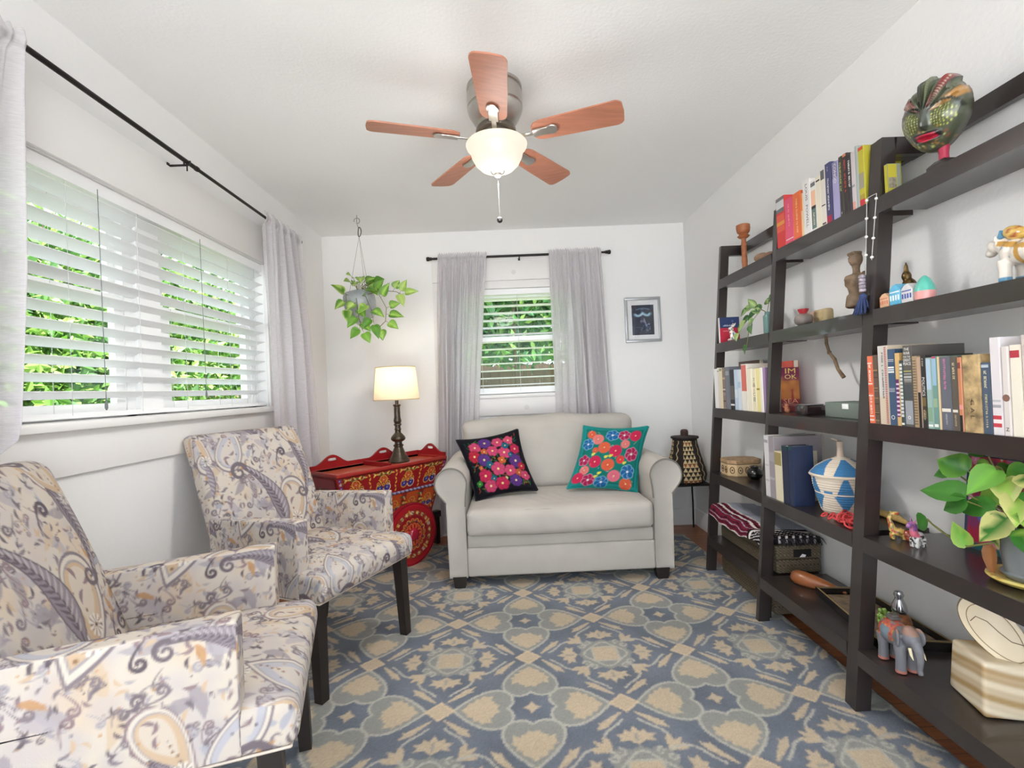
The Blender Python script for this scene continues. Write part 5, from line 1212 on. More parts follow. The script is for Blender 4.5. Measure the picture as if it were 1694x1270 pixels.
# ---- nearest case, middle shelf
G = 'books on the middle shelf of the nearest bookcase'; z = 0.985; x = 1.233
B = [
 (1.6385, 1.6140, .228, (226, 116, 82), 'bright orange book with two white lettered boxes, first in the row beside the post', [(.10, .42, Wt), (.115, .405, (226, 116, 82)), (.58, .90, Wt), (.595, .885, (226, 116, 82)), (.45, .56, (206, 96, 64)), (.04, .06, Wt)], [('~12', .011, Wt, .26, DOWN, .058), ('~9', .011, Wt, .74, DOWN, .058)]),
 (1.6140, 1.5905, .230, (96, 78, 66), 'dark brown mottled book right of the bright orange one', specks(1, 14, [(150, 124, 92), (60, 48, 40), (178, 140, 96)], q), []),
 (1.5905, 1.5500, .258, (206, 190, 168), 'tall cream book with a red dotted strip down its spine', [(.35, 1.0, (202, 198, 192))], [('~18', .010, (84, 78, 74), .62, DOWN, .15)]),
 (1.5500, 1.5210, .244, (62, 84, 112), 'steel blue book with white leaf marks and a round white emblem', [(.69, .71, Wt), (.72, .74, (200, 210, 220)), (.75, .77, Wt), (.44, .445, Wt), (.46, .465, Wt), (.48, .485, Wt), (.84, .845, Wt), (.86, .865, Wt)], [('O', .020, Wt, .10, ACROSS, None)]),
 (1.5205, 1.5045, .230, (208, 172, 112), 'thin book with a purple and white streaked spine under a tan top', [(.12, .64, (104, 42, 98))]+[(.14+k*.06, .165+k*.06, (214, 196, 216)) for k in range(8)], []),
 (1.5045, 1.4905, .206, (52, 66, 66), 'thin white and dark squared book left of the tall grey war book', [(.14+k*.055, .18+k*.055, (206, 210, 204)) for k in range(15)]+[(.02, .05, Wt)], []),
 (1.4895, 1.4560, .250, (88, 84, 80), 'tall grey book about the war and the great peace', [(0.03, .32, (150, 154, 160)), (.34, .52, (70, 76, 78)), (.68, .69, (190, 190, 90)), (.60, .625, (180, 180, 176)), (.57, .585, (176, 176, 172)), (.645, .655, (180, 180, 176)), (.55, .56, (150, 150, 150))], [('THE', .012, Wt, .955, ACROSS, .019), ('WAR', .013, Wt, .905, ACROSS, .024), ('FOR THE', .010, Wt, .86, ACROSS, .026), ('GREAT', .013, Wt, .82, ACROSS, .028), ('PEACE', .013, Wt, .775, ACROSS, .028), ('o', .022, Wt, .12, ACROSS, None)]),
 (1.4560, 1.4395, .216, (166, 142, 110), 'sand coloured snake patterned book right of the tall grey war book', [(k/26, k/26+.018, (112, 92, 70)) for k in range(1, 25)], []),
 (1.4395, 1.4265, .212, (186, 156, 132), 'thin pinkish tan book with a black lower half', [(0, .5, (34, 30, 32))], []),
 (1.4265, 1.4095, .217, (42, 38, 36), 'black book with the white word POLITICS down its spine', [(.13, .42, (112, 96, 54)), (.24, .30, (60, 52, 36))], [('POLITICS', .013, Wt, .57, DOWN, .055), ('~9', .007, (200, 196, 186), .90, DOWN, .024), ('~10', .006, (200, 196, 186), .18, DOWN, .03)]),
 (1.4095, 1.3890, .208, (150, 178, 172), 'pale green and sky blue book right of POLITICS', [(.55, .98, (176, 198, 216)), (.10, .3, (128, 160, 132)), (.03, .06, Wt)], []),
 (1.3890, 1.3715, .211, (110, 148, 138), 'sea green book with a sky blue top, second of the green pair', [(.6, .97, (150, 182, 206)), (.3, .42, (146, 172, 140)), (.03, .07, Wt), (.97, .995, (180, 60, 90))], []),
 (1.3710, 1.3640, .209, (222, 196, 156), 'very thin cream book left of the thick slate grey one', [], []),
 (1.3635, 1.3305, .208, (98, 100, 110), 'thick slate grey book with pink lettering and a white band', [(.25, .295, (222, 214, 204))], [('~19', .010, (206, 120, 160), .76, DOWN, .085), ('~11', .008, (170, 170, 180), .14, DOWN, .03)]),
 (1.3300, 1.3095, .207, (92, 84, 74), 'olive grey book with a white band, right of the slate grey one', [(.25, .285, (222, 214, 204))], [('~10', .009, (220, 206, 170), .80, DOWN, .045), ('~8', .007, (200, 180, 150), .14, DOWN, .03)]),
 (1.3090, 1.2975, .203, (198, 128, 88), 'rust orange book with a black base, left of the cream and brown blotched book', [(0, .22, (26, 24, 26)), (.3, .36, (226, 150, 150)), (.85, .93, (120, 60, 50))], []),
 (1.2970, 1.2450, .208, (214, 194, 152), 'thick cream book with brown bark like blotches', [], [('I', .02, (60, 40, 30), .40, ACROSS, None), ('G A L', .016, (60, 40, 30), .3, DOWN, .05)]),
 (1.2445, 1.2200, .185, (72, 86, 106), 'short dusty blue book between the bark patterned one and the white ones', [(.93, .97, (180, 190, 200))], [('~9', .010, (214, 206, 170), .76, DOWN, .045), ('~17', .008, (200, 190, 140), .32, DOWN, .085)]),
 (1.2195, 1.1930, .247, (218, 212, 214), 'tall white book with a red square near its foot', [(.08, .20, (196, 64, 76)), (.12, .16, (240, 220, 220)), (.28, .31, (160, 160, 166)), (.34, .36, (180, 180, 186))], []),
 (1.1925, 1.1720, .222, (216, 208, 204), 'white book with a brown drop shaped emblem', [], [('\u2022', .075, (128, 92, 80), .41, ACROSS, None), ('z', .02, (110, 104, 104), .08, ACROSS, None)]),
 (1.1715, 1.1440, .224, (230, 222, 206), 'ivory book with a red band high on its spine in the near row', [(.86, .94, (180, 50, 64))], []),
 (1.1435, 1.1180, .246, (204, 192, 188), 'pale pinkish grey book at the far right end of the near row', [(.8, .9, (190, 176, 172))], [('~12', .011, (120, 104, 104), .66, DOWN, .08)]),
]
for ya, yb, h, c, lb, bands, ti in B:
    t_ = book(x, ya, yb, z, h, 0.145 if h < .24 else .165, c, lb, G, bands, ti)
    if 'red dotted' in lb:
        dm = MB()
        for k in range(44): dm.add([(-.0008, -.0172, .004+k*.0057), (-.0008, -.0085, .004+k*.0057), (-.0008, -.0085, .0068+k*.0057), (-.0008, -.0172, .0068+k*.0057)], [(0, 1, 2, 3)])
        dm.build('dotted_strip', mat('dot_red', (166, 44, 50), .5), t_, None)
    if 'bark' in lb and 'thick' in lb:
        for ch in t_.children:
            if ch.name.startswith('cover'): ch.data.materials[0] = mat('bark_print', (176, 150, 108), .5, var=.6, vscale=30)
# ---- middle case, top shelf
G = 'books on the top shelf of the middle bookcase'; z = 1.757; x = 1.3125
RB = lambda *a: a
B = [
 (2.2740, 2.2050, .236, (210, 58, 58), 'orange red book with a grey top, first on the top shelf beside the post', [(.70, .995, (112, 112, 116)), (.78, .93, (206, 208, 210)), (.32, .66, (222, 92, 70)), (.45, .52, (226, 150, 70))], []),
 (2.2040, 2.1430, .206, (222, 84, 116), 'rose pink book on the top shelf', [(.0, .05, (206, 66, 84)), (.10, .115, Wt)], [('~12', .016, (236, 160, 176), .62, DOWN, .10)]),
 (2.1420, 2.0840, .208, (228, 112, 62), 'bright orange book right of the rose pink one', [(.0, .05, (222, 80, 70))], [('~20', .016, (246, 190, 150), .5, DOWN, .15)]),
 (2.0835, 2.0690, .189, (224, 198, 160), 'thin cream book with an orange top', [(.6, 1., (226, 128, 70))], []),
 (2.0685, 2.0150, .231, (232, 228, 226), 'white book with widely spaced dark capitals down its spine', [], [('LOUIS', .02, (70, 62, 74), .78, DOWN, .07), ('POWELL', .02, (70, 62, 74), .34, DOWN, .095)]),
 (2.0145, 1.9800, .212, (228, 224, 220), 'white book with a peach label over a dark green label', [(.50, .80, (240, 192, 158)), (.05, .46, (104, 124, 120)), (.88, .96, (120, 120, 126)), (.44, .5, Bk)], [('~8', .012, (240, 226, 200), .24, DOWN, .05)]),
 (1.9795, 1.9500, .215, (230, 222, 202), 'plain ivory book on the top shelf', [(.9, .93, Bk)], []),
 (1.9490, 1.9210, .227, (224, 216, 206), 'cream book with a charcoal top, left of the navy book', [(.83, .995, (96, 96, 98)), (.03, .06, (70, 66, 64)), (.36, .38, Bk)], []),
 (1.9205, 1.8860, .240, (70, 70, 110), 'navy book with white lettering and a crimson foot', [(.0, .13, (170, 40, 70))], [('~22', .013, Wt, .48, DOWN, .125), ('~6', .008, (200, 190, 210), .90, DOWN, .02)]),
 (1.8800, 1.8440, .226, (164, 158, 196), 'lilac book with the white word CONGO', [(.72, .995, (130, 124, 160))], [('CONGO', .020, Wt, .80, DOWN, .075)]),
 (1.8430, 1.8200, .231, (58, 54, 50), 'black book with yellow green lettering', [], [('~16', .012, (190, 200, 110), .66, DOWN, .11), ('F', .012, Wt, .06, ACROSS, None)]),
 (1.8190, 1.7960, .231, (56, 48, 48), 'black book with red lettering and an orange top edge', [(.955, .995, (208, 130, 84))], [('~15', .012, (206, 80, 70), .62, DOWN, .12)]),
 (1.7950, 1.7760, .212, (52, 50, 54), 'black book with white script lettering', [], [('~14', .012, Wt, .68, DOWN, .10)]),
 (1.7755, 1.7560, .217, (206, 196, 196), 'pale lilac grey book', [(.0, .15, (222, 160, 140)), (.4, .44, (150, 150, 160))], []),
 (1.7555, 1.7400, .230, (166, 176, 172), 'tall grey green book with rounded shoulders', [], []),
 (1.7395, 1.7100, .216, (190, 180, 60), 'yellow book with a red top, grey picture and red foot, by the near post', [(.94, .995, (200, 80, 50)), (.30, .56, (156, 150, 130)), (.02, .12, (206, 50, 66)), (.12, .2, (170, 150, 60))], []),
]
for ya, yb, h, c, lb, bands, ti in B: book(x, ya, yb, z, h, 0.135, c, lb, G, bands, ti)
# ---- farthest case, middle shelf
G = 'books on the middle shelf of the farthest bookcase'; z = 0.985; x = 1.2535
B = [
 (2.9085, 2.8640, .235, (232, 230, 226), 'white paperback half hidden by the far post', [], []),
 (2.8630, 2.8370, .240, (218, 212, 206), 'off white thin paperback near the far post', [(.9, .93, (120, 150, 110))], []),
 (2.8360, 2.7970, .236, (220, 206, 176), 'cream paperback with an olive top', [(.93, .99, (140, 140, 100))], []),
 (2.7960, 2.7570, .238, (128, 112, 104), 'brown and white speckled paperback', specks(1, 12, [(206, 200, 190), (80, 64, 60), (190, 160, 130)], q, .05), []),
 (2.7560, 2.7090, .240, (112, 116, 126), 'grey paperback beside the black one', [(.8, .9, (150, 154, 160))], []),
 (2.7030, 2.6530, .222, (44, 42, 46), 'black paperback in the far row', [(.25, .6, (96, 92, 88)), (.1, .14, Wt)], []),
 (2.6520, 2.6120, .221, (184, 200, 216), 'pale blue paperback, left of a twin', [(.3, .5, (206, 214, 222))], []),
 (2.6110, 2.5740, .219, (204, 212, 220), 'whitish blue paperback, right of its pale blue twin', [(.55, .7, (170, 190, 208))], []),
 (2.5690, 2.5110, .246, (228, 222, 210), 'white and red spined thick book standing taller than its neighbours', [(.42, .98, (206, 110, 96)), (.42, .98, (206, 110, 96))], []),
 (2.5100, 2.4600, .221, (230, 222, 200), 'ivory book beside the lettered cream book', [], []),
 (2.4590, 2.4180, .217, (232, 222, 190), 'cream book with black characters down its spine', [], [('7', .026, Bk, .74, ACROSS, None), ('\u54c1', .024, Bk, .62, ACROSS, None), ('i', .026, Bk, .50, ACROSS, None), ('\u4ec1', .022, Bk, .40, ACROSS, None), ('\u7530', .024, Bk, .28, ACROSS, None)]),
 (2.4170, 2.3820, .219, (226, 214, 150), 'soft yellow book in the far row', [(.5, .54, (150, 130, 60))], []),
 (2.3810, 2.3560, .220, (230, 226, 220), 'white book near the middle post', [], []),
 (2.3550, 2.3340, .219, (150, 120, 156), 'purple book beside the middle post', [], []),
]
for ya, yb, h, c, lb, bands, ti in B: book(x, ya, yb, z, h, 0.12 if yb > 2.37 else .068, c, lb, G, bands, ti)
bt = thing('album', 'brown and black album standing behind the far row of paperbacks', 'book', (1.42, 2.788, .9853)); MB().bev((0, 0, .135), (.03, .235, .27), .003).build('cover', mat('album_cover', (84, 62, 50), .5, var=.4, vscale=14), bt, 30); MB().span((-.010, -.1185, .004), (.010, .1178, .2705)).build('pages', M_PAGE, bt, None)
bt = thing('album', 'red topped album standing behind the cream books of the far row', 'book', (1.42, 2.47, .9853)); MB().bev((0, 0, .124), (.03, .235, .248), .003).build('cover', mat('red_album', (196, 78, 66), .5), bt, 30); MB().span((-.010, -.1185, .004), (.010, .1178, .2485)).build('pages', M_PAGE, bt, None)
# ---- middle case, tall volumes behind the lidded basket
G = 'tall volumes left of the blue and white basket'; z = 0.600; x = 1.202
for ya, yb, h, d, c, lb, bands in [
 (2.2750, 2.2360, .285, .20, (206, 202, 204), 'tall white marbled volume beside the post', [(.88, .93, (150, 146, 150)), (.5, .53, (184, 180, 182)), (.25, .28, (180, 176, 180))]),
 (2.2350, 2.1900, .283, .22, (150, 142, 146), 'tall mauve grey volume with a dark cover', [(.3, .34, (176, 170, 172)), (.6, .75, (166, 158, 160))]),
 (2.1890, 2.1310, .222, .16, (216, 206, 178), 'shorter cream volume with an olive strip', [(.72, .98, (150, 134, 84))]),
 (2.1300, 2.0800, .253, .11, (34, 42, 66), 'navy volume with a dark green top, left of another navy one', [(.93, .99, (20, 62, 62))]),
 (2.0790, 2.0480, .257, .09, (34, 46, 76), 'navy volume nearest the blue and white basket', [(.94, .99, (20, 70, 66))])]:
    book(x, ya, yb, z, h, d, c, lb, G, bands)

# ================================================================ other things on the farthest case
def simple(name, label, cat, mb, partname, m, loc, group=None, smooth=45):
    t = thing(name, label, cat, loc, 0, group); mb.build(partname, m, t, smooth); return t
ck = thing('candlestick', 'turned orange brown wooden candlestick on the far top shelf', 'candlestick', (1.372, 2.707, 1.757))
MB().lathe([(0, 0), (0.024, 0), (0.025, 0.008), (0.016, 0.016), (0.014, 0.03), (0.016, 0.06), (0.0135, 0.10), (0.0145, 0.15), (0.012, 0.18), (0.014, 0.186), (0.025, 0.192), (0.033, 0.20), (0.025, 0.206), (0.022, 0.212), (0.033, 0.222), (0.037, 0.245), (0.036, 0.262), (0.028, 0.266), (0.026, 0.25), (0, 0.25)], (0, 0, 0), 32).build('turned_stem', mat('orange_wood', (164, 98, 60), 0.45, var=0.25, vscale=20, stretch=(1, 1, 4)), ck, 40)
M_STONE = mat('brown_stone', (150, 116, 92), 0.7, var=0.2, vscale=25)
def stone(label, c, r, rgbm=None):
    t = thing('stone', label, 'stone', c, 0, 'stones on the far top shelf'); mb = MB().ell((0, 0, r[2]), r, None, 20, 14)
    mb.v = [(a*(1+.12*math.sin(9*b/r[1]*.2+1)), b, cc) for a, b, cc in mb.v]; mb.build('pebble', M_STONE, t, 180)
stone('larger round brown stone on the far top shelf', (1.36, 2.503, 1.757), (.032, .045, .024)); stone('smaller brown stone beside the dark carved figure', (1.36, 2.425, 1.757), (.022, .026, .017))
M_EBON = mat('dark_carving', (58, 46, 40), 0.45, var=0.2, vscale=20)
fg = thing('carved_figurine', 'small dark carved figure on the far top shelf beside the middle post', 'figurine', (1.36, 2.362, 1.757))
remeshed('body', MB().ell((0, 0, .015), (.016, .018, .02)).ell((0, 0, .05), (.012, .013, .03)).ell((0, 0, .088), (.010, .010, .014)).tube([(0, .012, .065), (-.006, .016, .045), (-.01, .008, .035)], .004).tube([(0, -.012, .065), (-.006, -.016, .045), (-.01, -.008, .035)], .004), .004, M_EBON, fg)
# shelf two
bk = thing('book', 'red and navy book standing face out at the far end beside the rabbit', 'book', (1.40, 2.872, 1.3722)); bk.rotation_euler.z = 0
cover = Pat(.115, .152, .0015, (186, 36, 62), False); cover.poly([(0, .088), (.115, .088), (.115, .152), (0, .152)], (38, 56, 100))
for k in range(18): cover.stroke([(.02+.004*k, .10)], .0016, (220, 224, 232), .8)
cover.stroke([(.075, .128)], .006, (84, 104, 150)); cover.stroke([(.02, .07), (.05, .07)], .0015, (230, 180, 190), .7)
# its spine edge shows at the left and its front cover faces the camera
mb = MB().span((-.112, -.0005, 0), (.004, .020, .152)); mb.build('pages', mat('white_pages', (232, 230, 230), .8), bk, None)
vs = []; U = []
for i in range(61):
    for j in range(77): vs.append((-.113+.118*i/60, -.0016, .153*j/76)); U.append((.115*i/60, .152*j/76))
mb = MB(); mb.add(vs, [(i*77+j, (i+1)*77+j, (i+1)*77+j+1, i*77+j+1) for i in range(60) for j in range(76)]); U = np.array(U); mb.c = [tuple(c) for c in cover.at(U[:, 0], U[:, 1])]; mb.build('cover', mat('printed_cover', (186, 36, 62), .4, attr=True), bk, None)
title_part('~12', bk, .016, (196, 206, 224), (-.055, -.0022, .104), (1, 0, 0), (0, 0, 1), .06)
M_PAINTED = mat('painted_pottery', (220, 210, 200), 0.35, attr=True, coat=0.4)
def band_fn(cols, axis=2, scale=30., seed=0, noise=.0):
    pal = lina(cols); rn = np.random.default_rng(seed)
    def fn(c):
        k = np.floor(c[:, axis]*scale+np.sin(c[:, 0]*140)*.6+np.cos(c[:, 1]*150)*.6).astype(int) % len(pal); return pal[k]*(1+rn.normal(0, .05, (len(c), 1)))
    return fn
def spot_fn(base, spots, size, seed=1, thr=.35):
    pal = lina(spots); b = lina(base)
    def fn(c):
        g = np.floor(c/size).astype(int); h = (np.sin(g[:, 0]*12.9898+g[:, 1]*78.233+g[:, 2]*37.719+seed)*43758.5453) % 1.0
        out = np.tile(b, (len(c), 1)); on = h < thr; out[on] = pal[(h[on]*997).astype(int) % len(pal)]; return out
    return fn
rb = thing('rabbit_figurine', 'painted white rabbit figurine with blue spots before the red and navy book', 'figurine', (1.312, 2.760, 1.3722))
remeshed('body', MB().ell((0.005, 0, .026), (.022, .018, .026)).ell((-.006, 0, .05), (.014, .013, .022)).ell((-.012, -.002, .071), (.015, .011, .011)).tube([(-.006, .006, .078), (.004, .010, .092), (.010, .014, .104)], [.006, .006, .003]).tube([(-.006, -.006, .078), (.006, -.007, .092), (.014, -.008, .103)], [.006, .006, .003]).ell((-.016, .010, .008), (.012, .007, .008)).ell((-.016, -.010, .008), (.012, .007, .008)).ell((.026, 0, .02), (.009, .008, .009)), .003, M_PAINTED, rb, spot_fn((222, 220, 214), [(90, 130, 150), (200, 90, 70), (120, 130, 120)], .008, 3, .3))
pl = thing('small_potted_vine', 'small variegated vine in a pale green glass bottle on the far bookcase', 'plant', (1.325, 2.415, 1.3722))
MB().bev((0, 0, .05), (.030, .040, .098), .008, seg=3).lathe([(.012, .098), (.012, .112), (.009, .112), (.009, .098)], (0, 0, 0), 20).build('bottle', mat('pale_green_glass', (122, 160, 156), .12, trans=.3, coat=.5), pl, 40)
lf = MB(); vn = MB(); q2 = random.Random(31); DG = [(40, 78, 40), (58, 98, 50), (84, 122, 66), (150, 172, 110)]
def vine2(path, leaves, size):
    P = [Vector(p) for p in path]; vn.tube(P, .0016, 6)
    for fr, dv in leaves:
        k = fr*(len(P)-1); i = min(int(k), len(P)-2); p = P[i].lerp(P[i+1], k-i); leaf_mesh(lf, p, dv, (-.9, -.2, .4), size*q2.uniform(.8, 1.2), size*.8, DG, q2)
vine2([(0, 0, .11), (.0, -.02, .15), (-.01, -.05, .17)], [(.6, (0, .6, .6)), (.8, (-.2, -.6, .3)), (1, (-.2, -.9, .0))], .055)
vine2([(0, 0, .11), (-.02, .03, .135), (-.05, .08, .10), (-.07, .12, .06), (-.095, .14, .0)], [(.2, (-.4, .6, .4)), (.35, (-.6, .2, -.5)), (.5, (-.4, .6, -.4)), (.6, (-.6, .1, -.6)), (.75, (-.3, .5, -.7)), (.9, (-.5, -.2, -.7))], .06)
vine2([(0, 0, .11), (-.03, .0, .125), (-.065, .01, .08), (-.085, .02, .03), (-.095, .03, -.05)], [(.3, (-.6, .3, .2)), (.5, (-.5, .5, -.6)), (.65, (-.4, -.5, -.6)), (1, (-.2, .5, -.8))], .05)
vine2([(0, 0, .11), (-.03, .05, .15), (-.05, .10, .14)], [(.5, (-.4, .4, .6)), (.8, (-.3, .8, .1)), (1., (-.4, .7, -.4))], .055)
lf.build('foliage', M_POTHOS, pl, 60); vn.build('stem', M_VINE, pl, 60)
# shelf four
cb = thing('carved_box', 'octagonal carved pale wood box on the far bookcase', 'box', (1.335, 2.79, .6003))
oc = [(.095, .042), (.060, .078), (-.060, .078), (-.095, .042), (-.095, -.042), (-.060, -.078), (.060, -.078), (.095, -.042)]
M_PALE = mat('pale_carved_wood', (196, 168, 128), .6, var=.1, vscale=20)
MB().prism(oc, 0, .076).build('body', M_PALE, cb, 20)
MB().prism([(a*1.03, b*1.03) for a, b in oc], .077, .094).build('lid', mat('carved_lid', (166, 134, 98), .6, var=.35, vscale=60), cb, 20)
tr = MB()
M_BROWN = mat('brown_carved_wood', (88, 62, 42), .7)  # darker brown for the raised carving lines
for k in range(8):
    a, b = Vector((*oc[k], 0)), Vector((*oc[(k+1) % 8], 0)); m_ = (a+b)/2; nrm = Vector((m_.x, m_.y, 0)).normalized(); tdir = (b-a).normalized(); L_ = (b-a).length
    nn = Vector((tdir.y, -tdir.x, 0)); nn = nn if nn.dot(nrm) > 0 else -nn
    for j in range(max(1, int(L_/.03))):
        c = a+tdir*(L_*(j+.5)/max(1, int(L_/.03)))+nn*.0005+Vector((0, 0, .038))
        path = [c+tdir*(.012*math.cos(s))+Vector((0, 0, .018*math.sin(s))) for s in np.linspace(0, 2*PI, 15)]; tr.tube(path, .0022, 5); tr.ell(c, (.005, .005, .005), None, 8, 6)
    tr.tube([a+Vector((0, 0, .004)), b+Vector((0, 0, .004))], .002, 5); tr.tube([a+Vector((0, 0, .072)), b+Vector((0, 0, .072))], .002, 5)
tr.build('carving', M_BROWN, cb, 60)
bp = thing('black_pot', 'small shiny black round pot beside the carved box', 'pot', (1.345, 2.652, .6003))
MB().lathe([(0, 0), (.022, 0), (.036, .012), (.042, .03), (.040, .044), (.030, .056), (.022, .060), (.022, .066), (.026, .070), (.021, .071), (.018, .062), (0, .058)], (0, 0, 0), 36).build('body', mat('black_glaze', (24, 24, 25), .12, coat=.6, var=.2, vscale=30), bp, 50)
# woven storage boxes and the folded blanket
M_RATTAN = mat('grey_brown_rattan', (96, 86, 68), .8, attr=True, bump=.5, bscale=150)
def rattan(label, a, b, zl, hole):
    t = thing('storage_basket', label, 'basket', ((a[0]+b[0])/2, (a[1]+b[1])/2, a[2]), 0, 'woven storage baskets of the farthest bookcase')
    for nm, z0, z1, g in (('body', a[2], zl-.001, 0), ('lid', zl+.001, b[2], .003)):
        d = ((b[0]-a[0])+2*g, (b[1]-a[1])+2*g, z1-z0); mb = soft_box(d, .008, .006); mb.v = [(p[0]+(a[0]+b[0])/2, p[1]+(a[1]+b[1])/2, p[2]+(z0+z1)/2) for p in mb.v]
        o = mb.build(nm, M_RATTAN, t, 180, True); c = coords(o.data); k = (np.floor(c[:, 2]/.007)+np.floor((c[:, 0]+c[:, 1])/.009)).astype(int) % 2
        paint(o.data, np.where(k[:, None] == 0, lina((112, 100, 78)), lina((70, 60, 48)))*np.random.default_rng(3).uniform(.8, 1.15, (len(c), 1)))
    if hole:
        xm = (a[0]+b[0])/2+.015; MB().bev((xm, a[1]-.004, zl+.030), (.085, .004, .036), .0018).build('hand_hole_shade', mat('painted_hole_shade', (20, 17, 15), .9), t, 40, True); MB().add([(xm-.016, a[1]-.0066, zl+.012), (xm+.012, a[1]-.0066, zl+.012), (xm+.016, a[1]-.0066, zl+.022), (xm-.002, a[1]-.0066, zl+.027)], [(0, 1, 2, 3)]).build('tag', M_FRAME, t, None, True)  # dark plate on the basket end paints in the shade of a hand hole
    return t
rattan('woven grey brown basket on the lowest shelf of the farthest bookcase, under the blanket', (1.250, 2.296, .2185), (1.462, 2.90, .352), .284, True)
rattan('woven grey brown basket on the floor under the farthest bookcase', (1.246, 2.325, .0102), (1.460, 2.90, .152), .105, False)
bl = thing('folded_blanket', 'folded maroon and grey striped blanket on the upper woven basket', 'blanket', (1.33, 2.62, .36))
nu, nv = 90, 170; top = []
def blank(u, v):    # u across (0 = front drape), v along (0 = near end)
    e_ = min(1, max(0, (u-.26)/.12)); ys = 2.337-.047*e_*e_*(3-2*e_); y = ys+(2.906-ys)*v; wob = .006*math.sin(v*14+u*3)+.004*math.sin(v*31+u*7)
    if u < .22: s = u/.22; x = 1.188-.004*math.sin(v*9)+.012*s**3; z = .338+.047*s+.012*math.sin(v*7+1)*(1-s)
    else: s = (u-.22)/.78; x = 1.200+.262*s; z = .385+.012*math.sin(s*PI)+.016*v
    return (x, y, z+wob*.7)
up = [[blank(i/nu, j/nv) for j in range(nv+1)] for i in range(nu+1)]
mb = MB().grid(up); lo = [[(p[0]+(.010 if i < nu*.22 else 0), p[1], max(.3555, p[2]-.034) if i >= nu*.22 else p[2]-.002) for p in row] for i, row in enumerate(up)]
mb.grid(lo)
m1 = nv+1; n0 = len(up)*m1
for i in range(nu): mb.f.append((i*m1, (i+1)*m1, n0+(i+1)*m1, n0+i*m1)); mb.f.append((i*m1+nv, (i+1)*m1+nv, n0+(i+1)*m1+nv, n0+i*m1+nv))
for j in range(nv): mb.f.append((j, j+1, n0+j+1, n0+j)); mb.f.append((nu*m1+j, nu*m1+j+1, n0+nu*m1+j+1, n0+nu*m1+j))
MAR, WHI, BLK, GRY = lina((116, 36, 56)), lina((222, 214, 210)), lina((34, 30, 34)), lina((168, 170, 182)); cols = []
for k in range(2):
    for i in range(nu+1):
        for j in range(nv+1):
            u, v = i/nu, j/nv; uu = u+.010*math.sin(v*26)
            c = WHI if uu < .03 else MAR
            for a, b_, cc in ((.08, .10, BLK), (.14, .155, GRY), (.19, .205, BLK), (.25, .265, GRY), (.30, .315, BLK), (.335, .37, WHI), (.385, .40, BLK), (.40, .43, MAR), (.44, .47, WHI), (.47, 1.1, GRY), (.62, .63, WHI)):
                if a <= uu < b_: c = cc
            if v < .13: c = BLK if (int(u*40)+int(v*60)) % 4 else WHI
            elif v < .16: c = WHI
            elif v < .19: c = BLK
            cols.append(tuple(np.array(c)*(1+.15*math.sin(i*2.1+j*3.7)*math.sin(j*1.3))))
mb.c = cols; mb.build('cloth', mat('woven_wool', (150, 100, 110), .95, attr=True, bump=.5, bscale=200, spec=.05), bl, 180, True)
fb = MB(); q4 = random.Random(5)
for k in range(46):
    x = 1.262+.195*k/45; p0 = Vector((x, 2.292, .386)); p1 = p0+Vector((q4.uniform(-.006, .006), -.012, -.004)); p2 = p1+Vector((q4.uniform(-.008, .008), -.016, q4.uniform(-.03, -.018))); fb.tube([p0, p1, p2], [.0022, .002, .0012], 5)
fb.build('fringe', mat('fringe_wool', (52, 48, 52), .95), bl, 60, True)

# ================================================================ other things on the middle case
gp = thing('small_pot', 'small grey clay pot with a red neck on the middle bookcase', 'pot', (1.302, 2.085, 1.3722))
MB().lathe([(0, 0), (.018, 0), (.033, .012), (.037, .026), (.033, .042), (.018, .052), (0, .053)], (0, 0, 0), 32).build('body', mat('grey_clay', (118, 108, 102), .6, var=.25, vscale=30), gp, 50)
MB().lathe([(.017, .051), (.014, .056), (.020, .066), (.022, .073), (.017, .073), (.012, .06), (0, .058)], (0, 0, 0), 24).build('neck', mat('red_clay', (160, 40, 48), .5), gp, 50)
st = thing('stone_slab', 'tan stone slab behind the small grey pot', 'stone', (1.37, 2.055, 1.3722)); MB().bev((0, 0, .033), (.04, .085, .066), .012, seg=3).build('slab', mat('tan_stone', (176, 156, 116), .7, var=.2, vscale=25), st, 60)
st = thing('stone_slab', 'small rosy stone block behind the small grey pot', 'stone', (1.40, 2.15, 1.3722)); MB().bev((0, 0, .036), (.04, .055, .072), .009, seg=3).build('slab', mat('rosy_stone', (170, 140, 126), .7, var=.2, vscale=25), st, 60)
M_IDOL = mat('aged_wood', (112, 92, 72), .65, var=.4, vscale=30, bump=.5, bscale=60)
bu = thing('wooden_idol', 'carved armless wooden torso figure on the middle bookcase', 'figurine', (1.325, 1.790, 1.3722))
idol = MB().lathe([(0, 0), (.013, 0), (.013, .05), (0, .05)], (0, 0, 0), 14).lathe([(.034, .030), (.040, .036), (.036, .066), (.033, .078), (.026, .082), (0, .082), ], (0, 0, 0), 24).lathe([(.0, .080), (.026, .082), (.028, .095), (.034, .12), (.040, .138), (.036, .150), (.018, .156), (.012, .158), (.0115, .178), (.014, .182), (0, .184)], (0, 0, 0), 24)
idol.ell((0, 0, .210), (.023, .022, .030)).ell((-.022, 0, .206), (.007, .006, .010)).bev((-.004, 0, .232), (.036, .038, .012), .004).ell((0, .040, .134), (.016, .014, .024)).ell((0, -.040, .134), (.016, .014, .024)).ell((-.024, .016, .120), (.010, .010, .012)).ell((-.024, -.016, .120), (.010, .010, .012))
idol.tube([(-.016, .010, .218), (-.018, .014, .214)], .004).tube([(-.016, -.010, .218), (-.018, -.014, .214)], .004).tube([(-.018, -.006, .192), (-.018, .006, .192)], .003)
remeshed('body', idol, .0032, M_IDOL, bu)
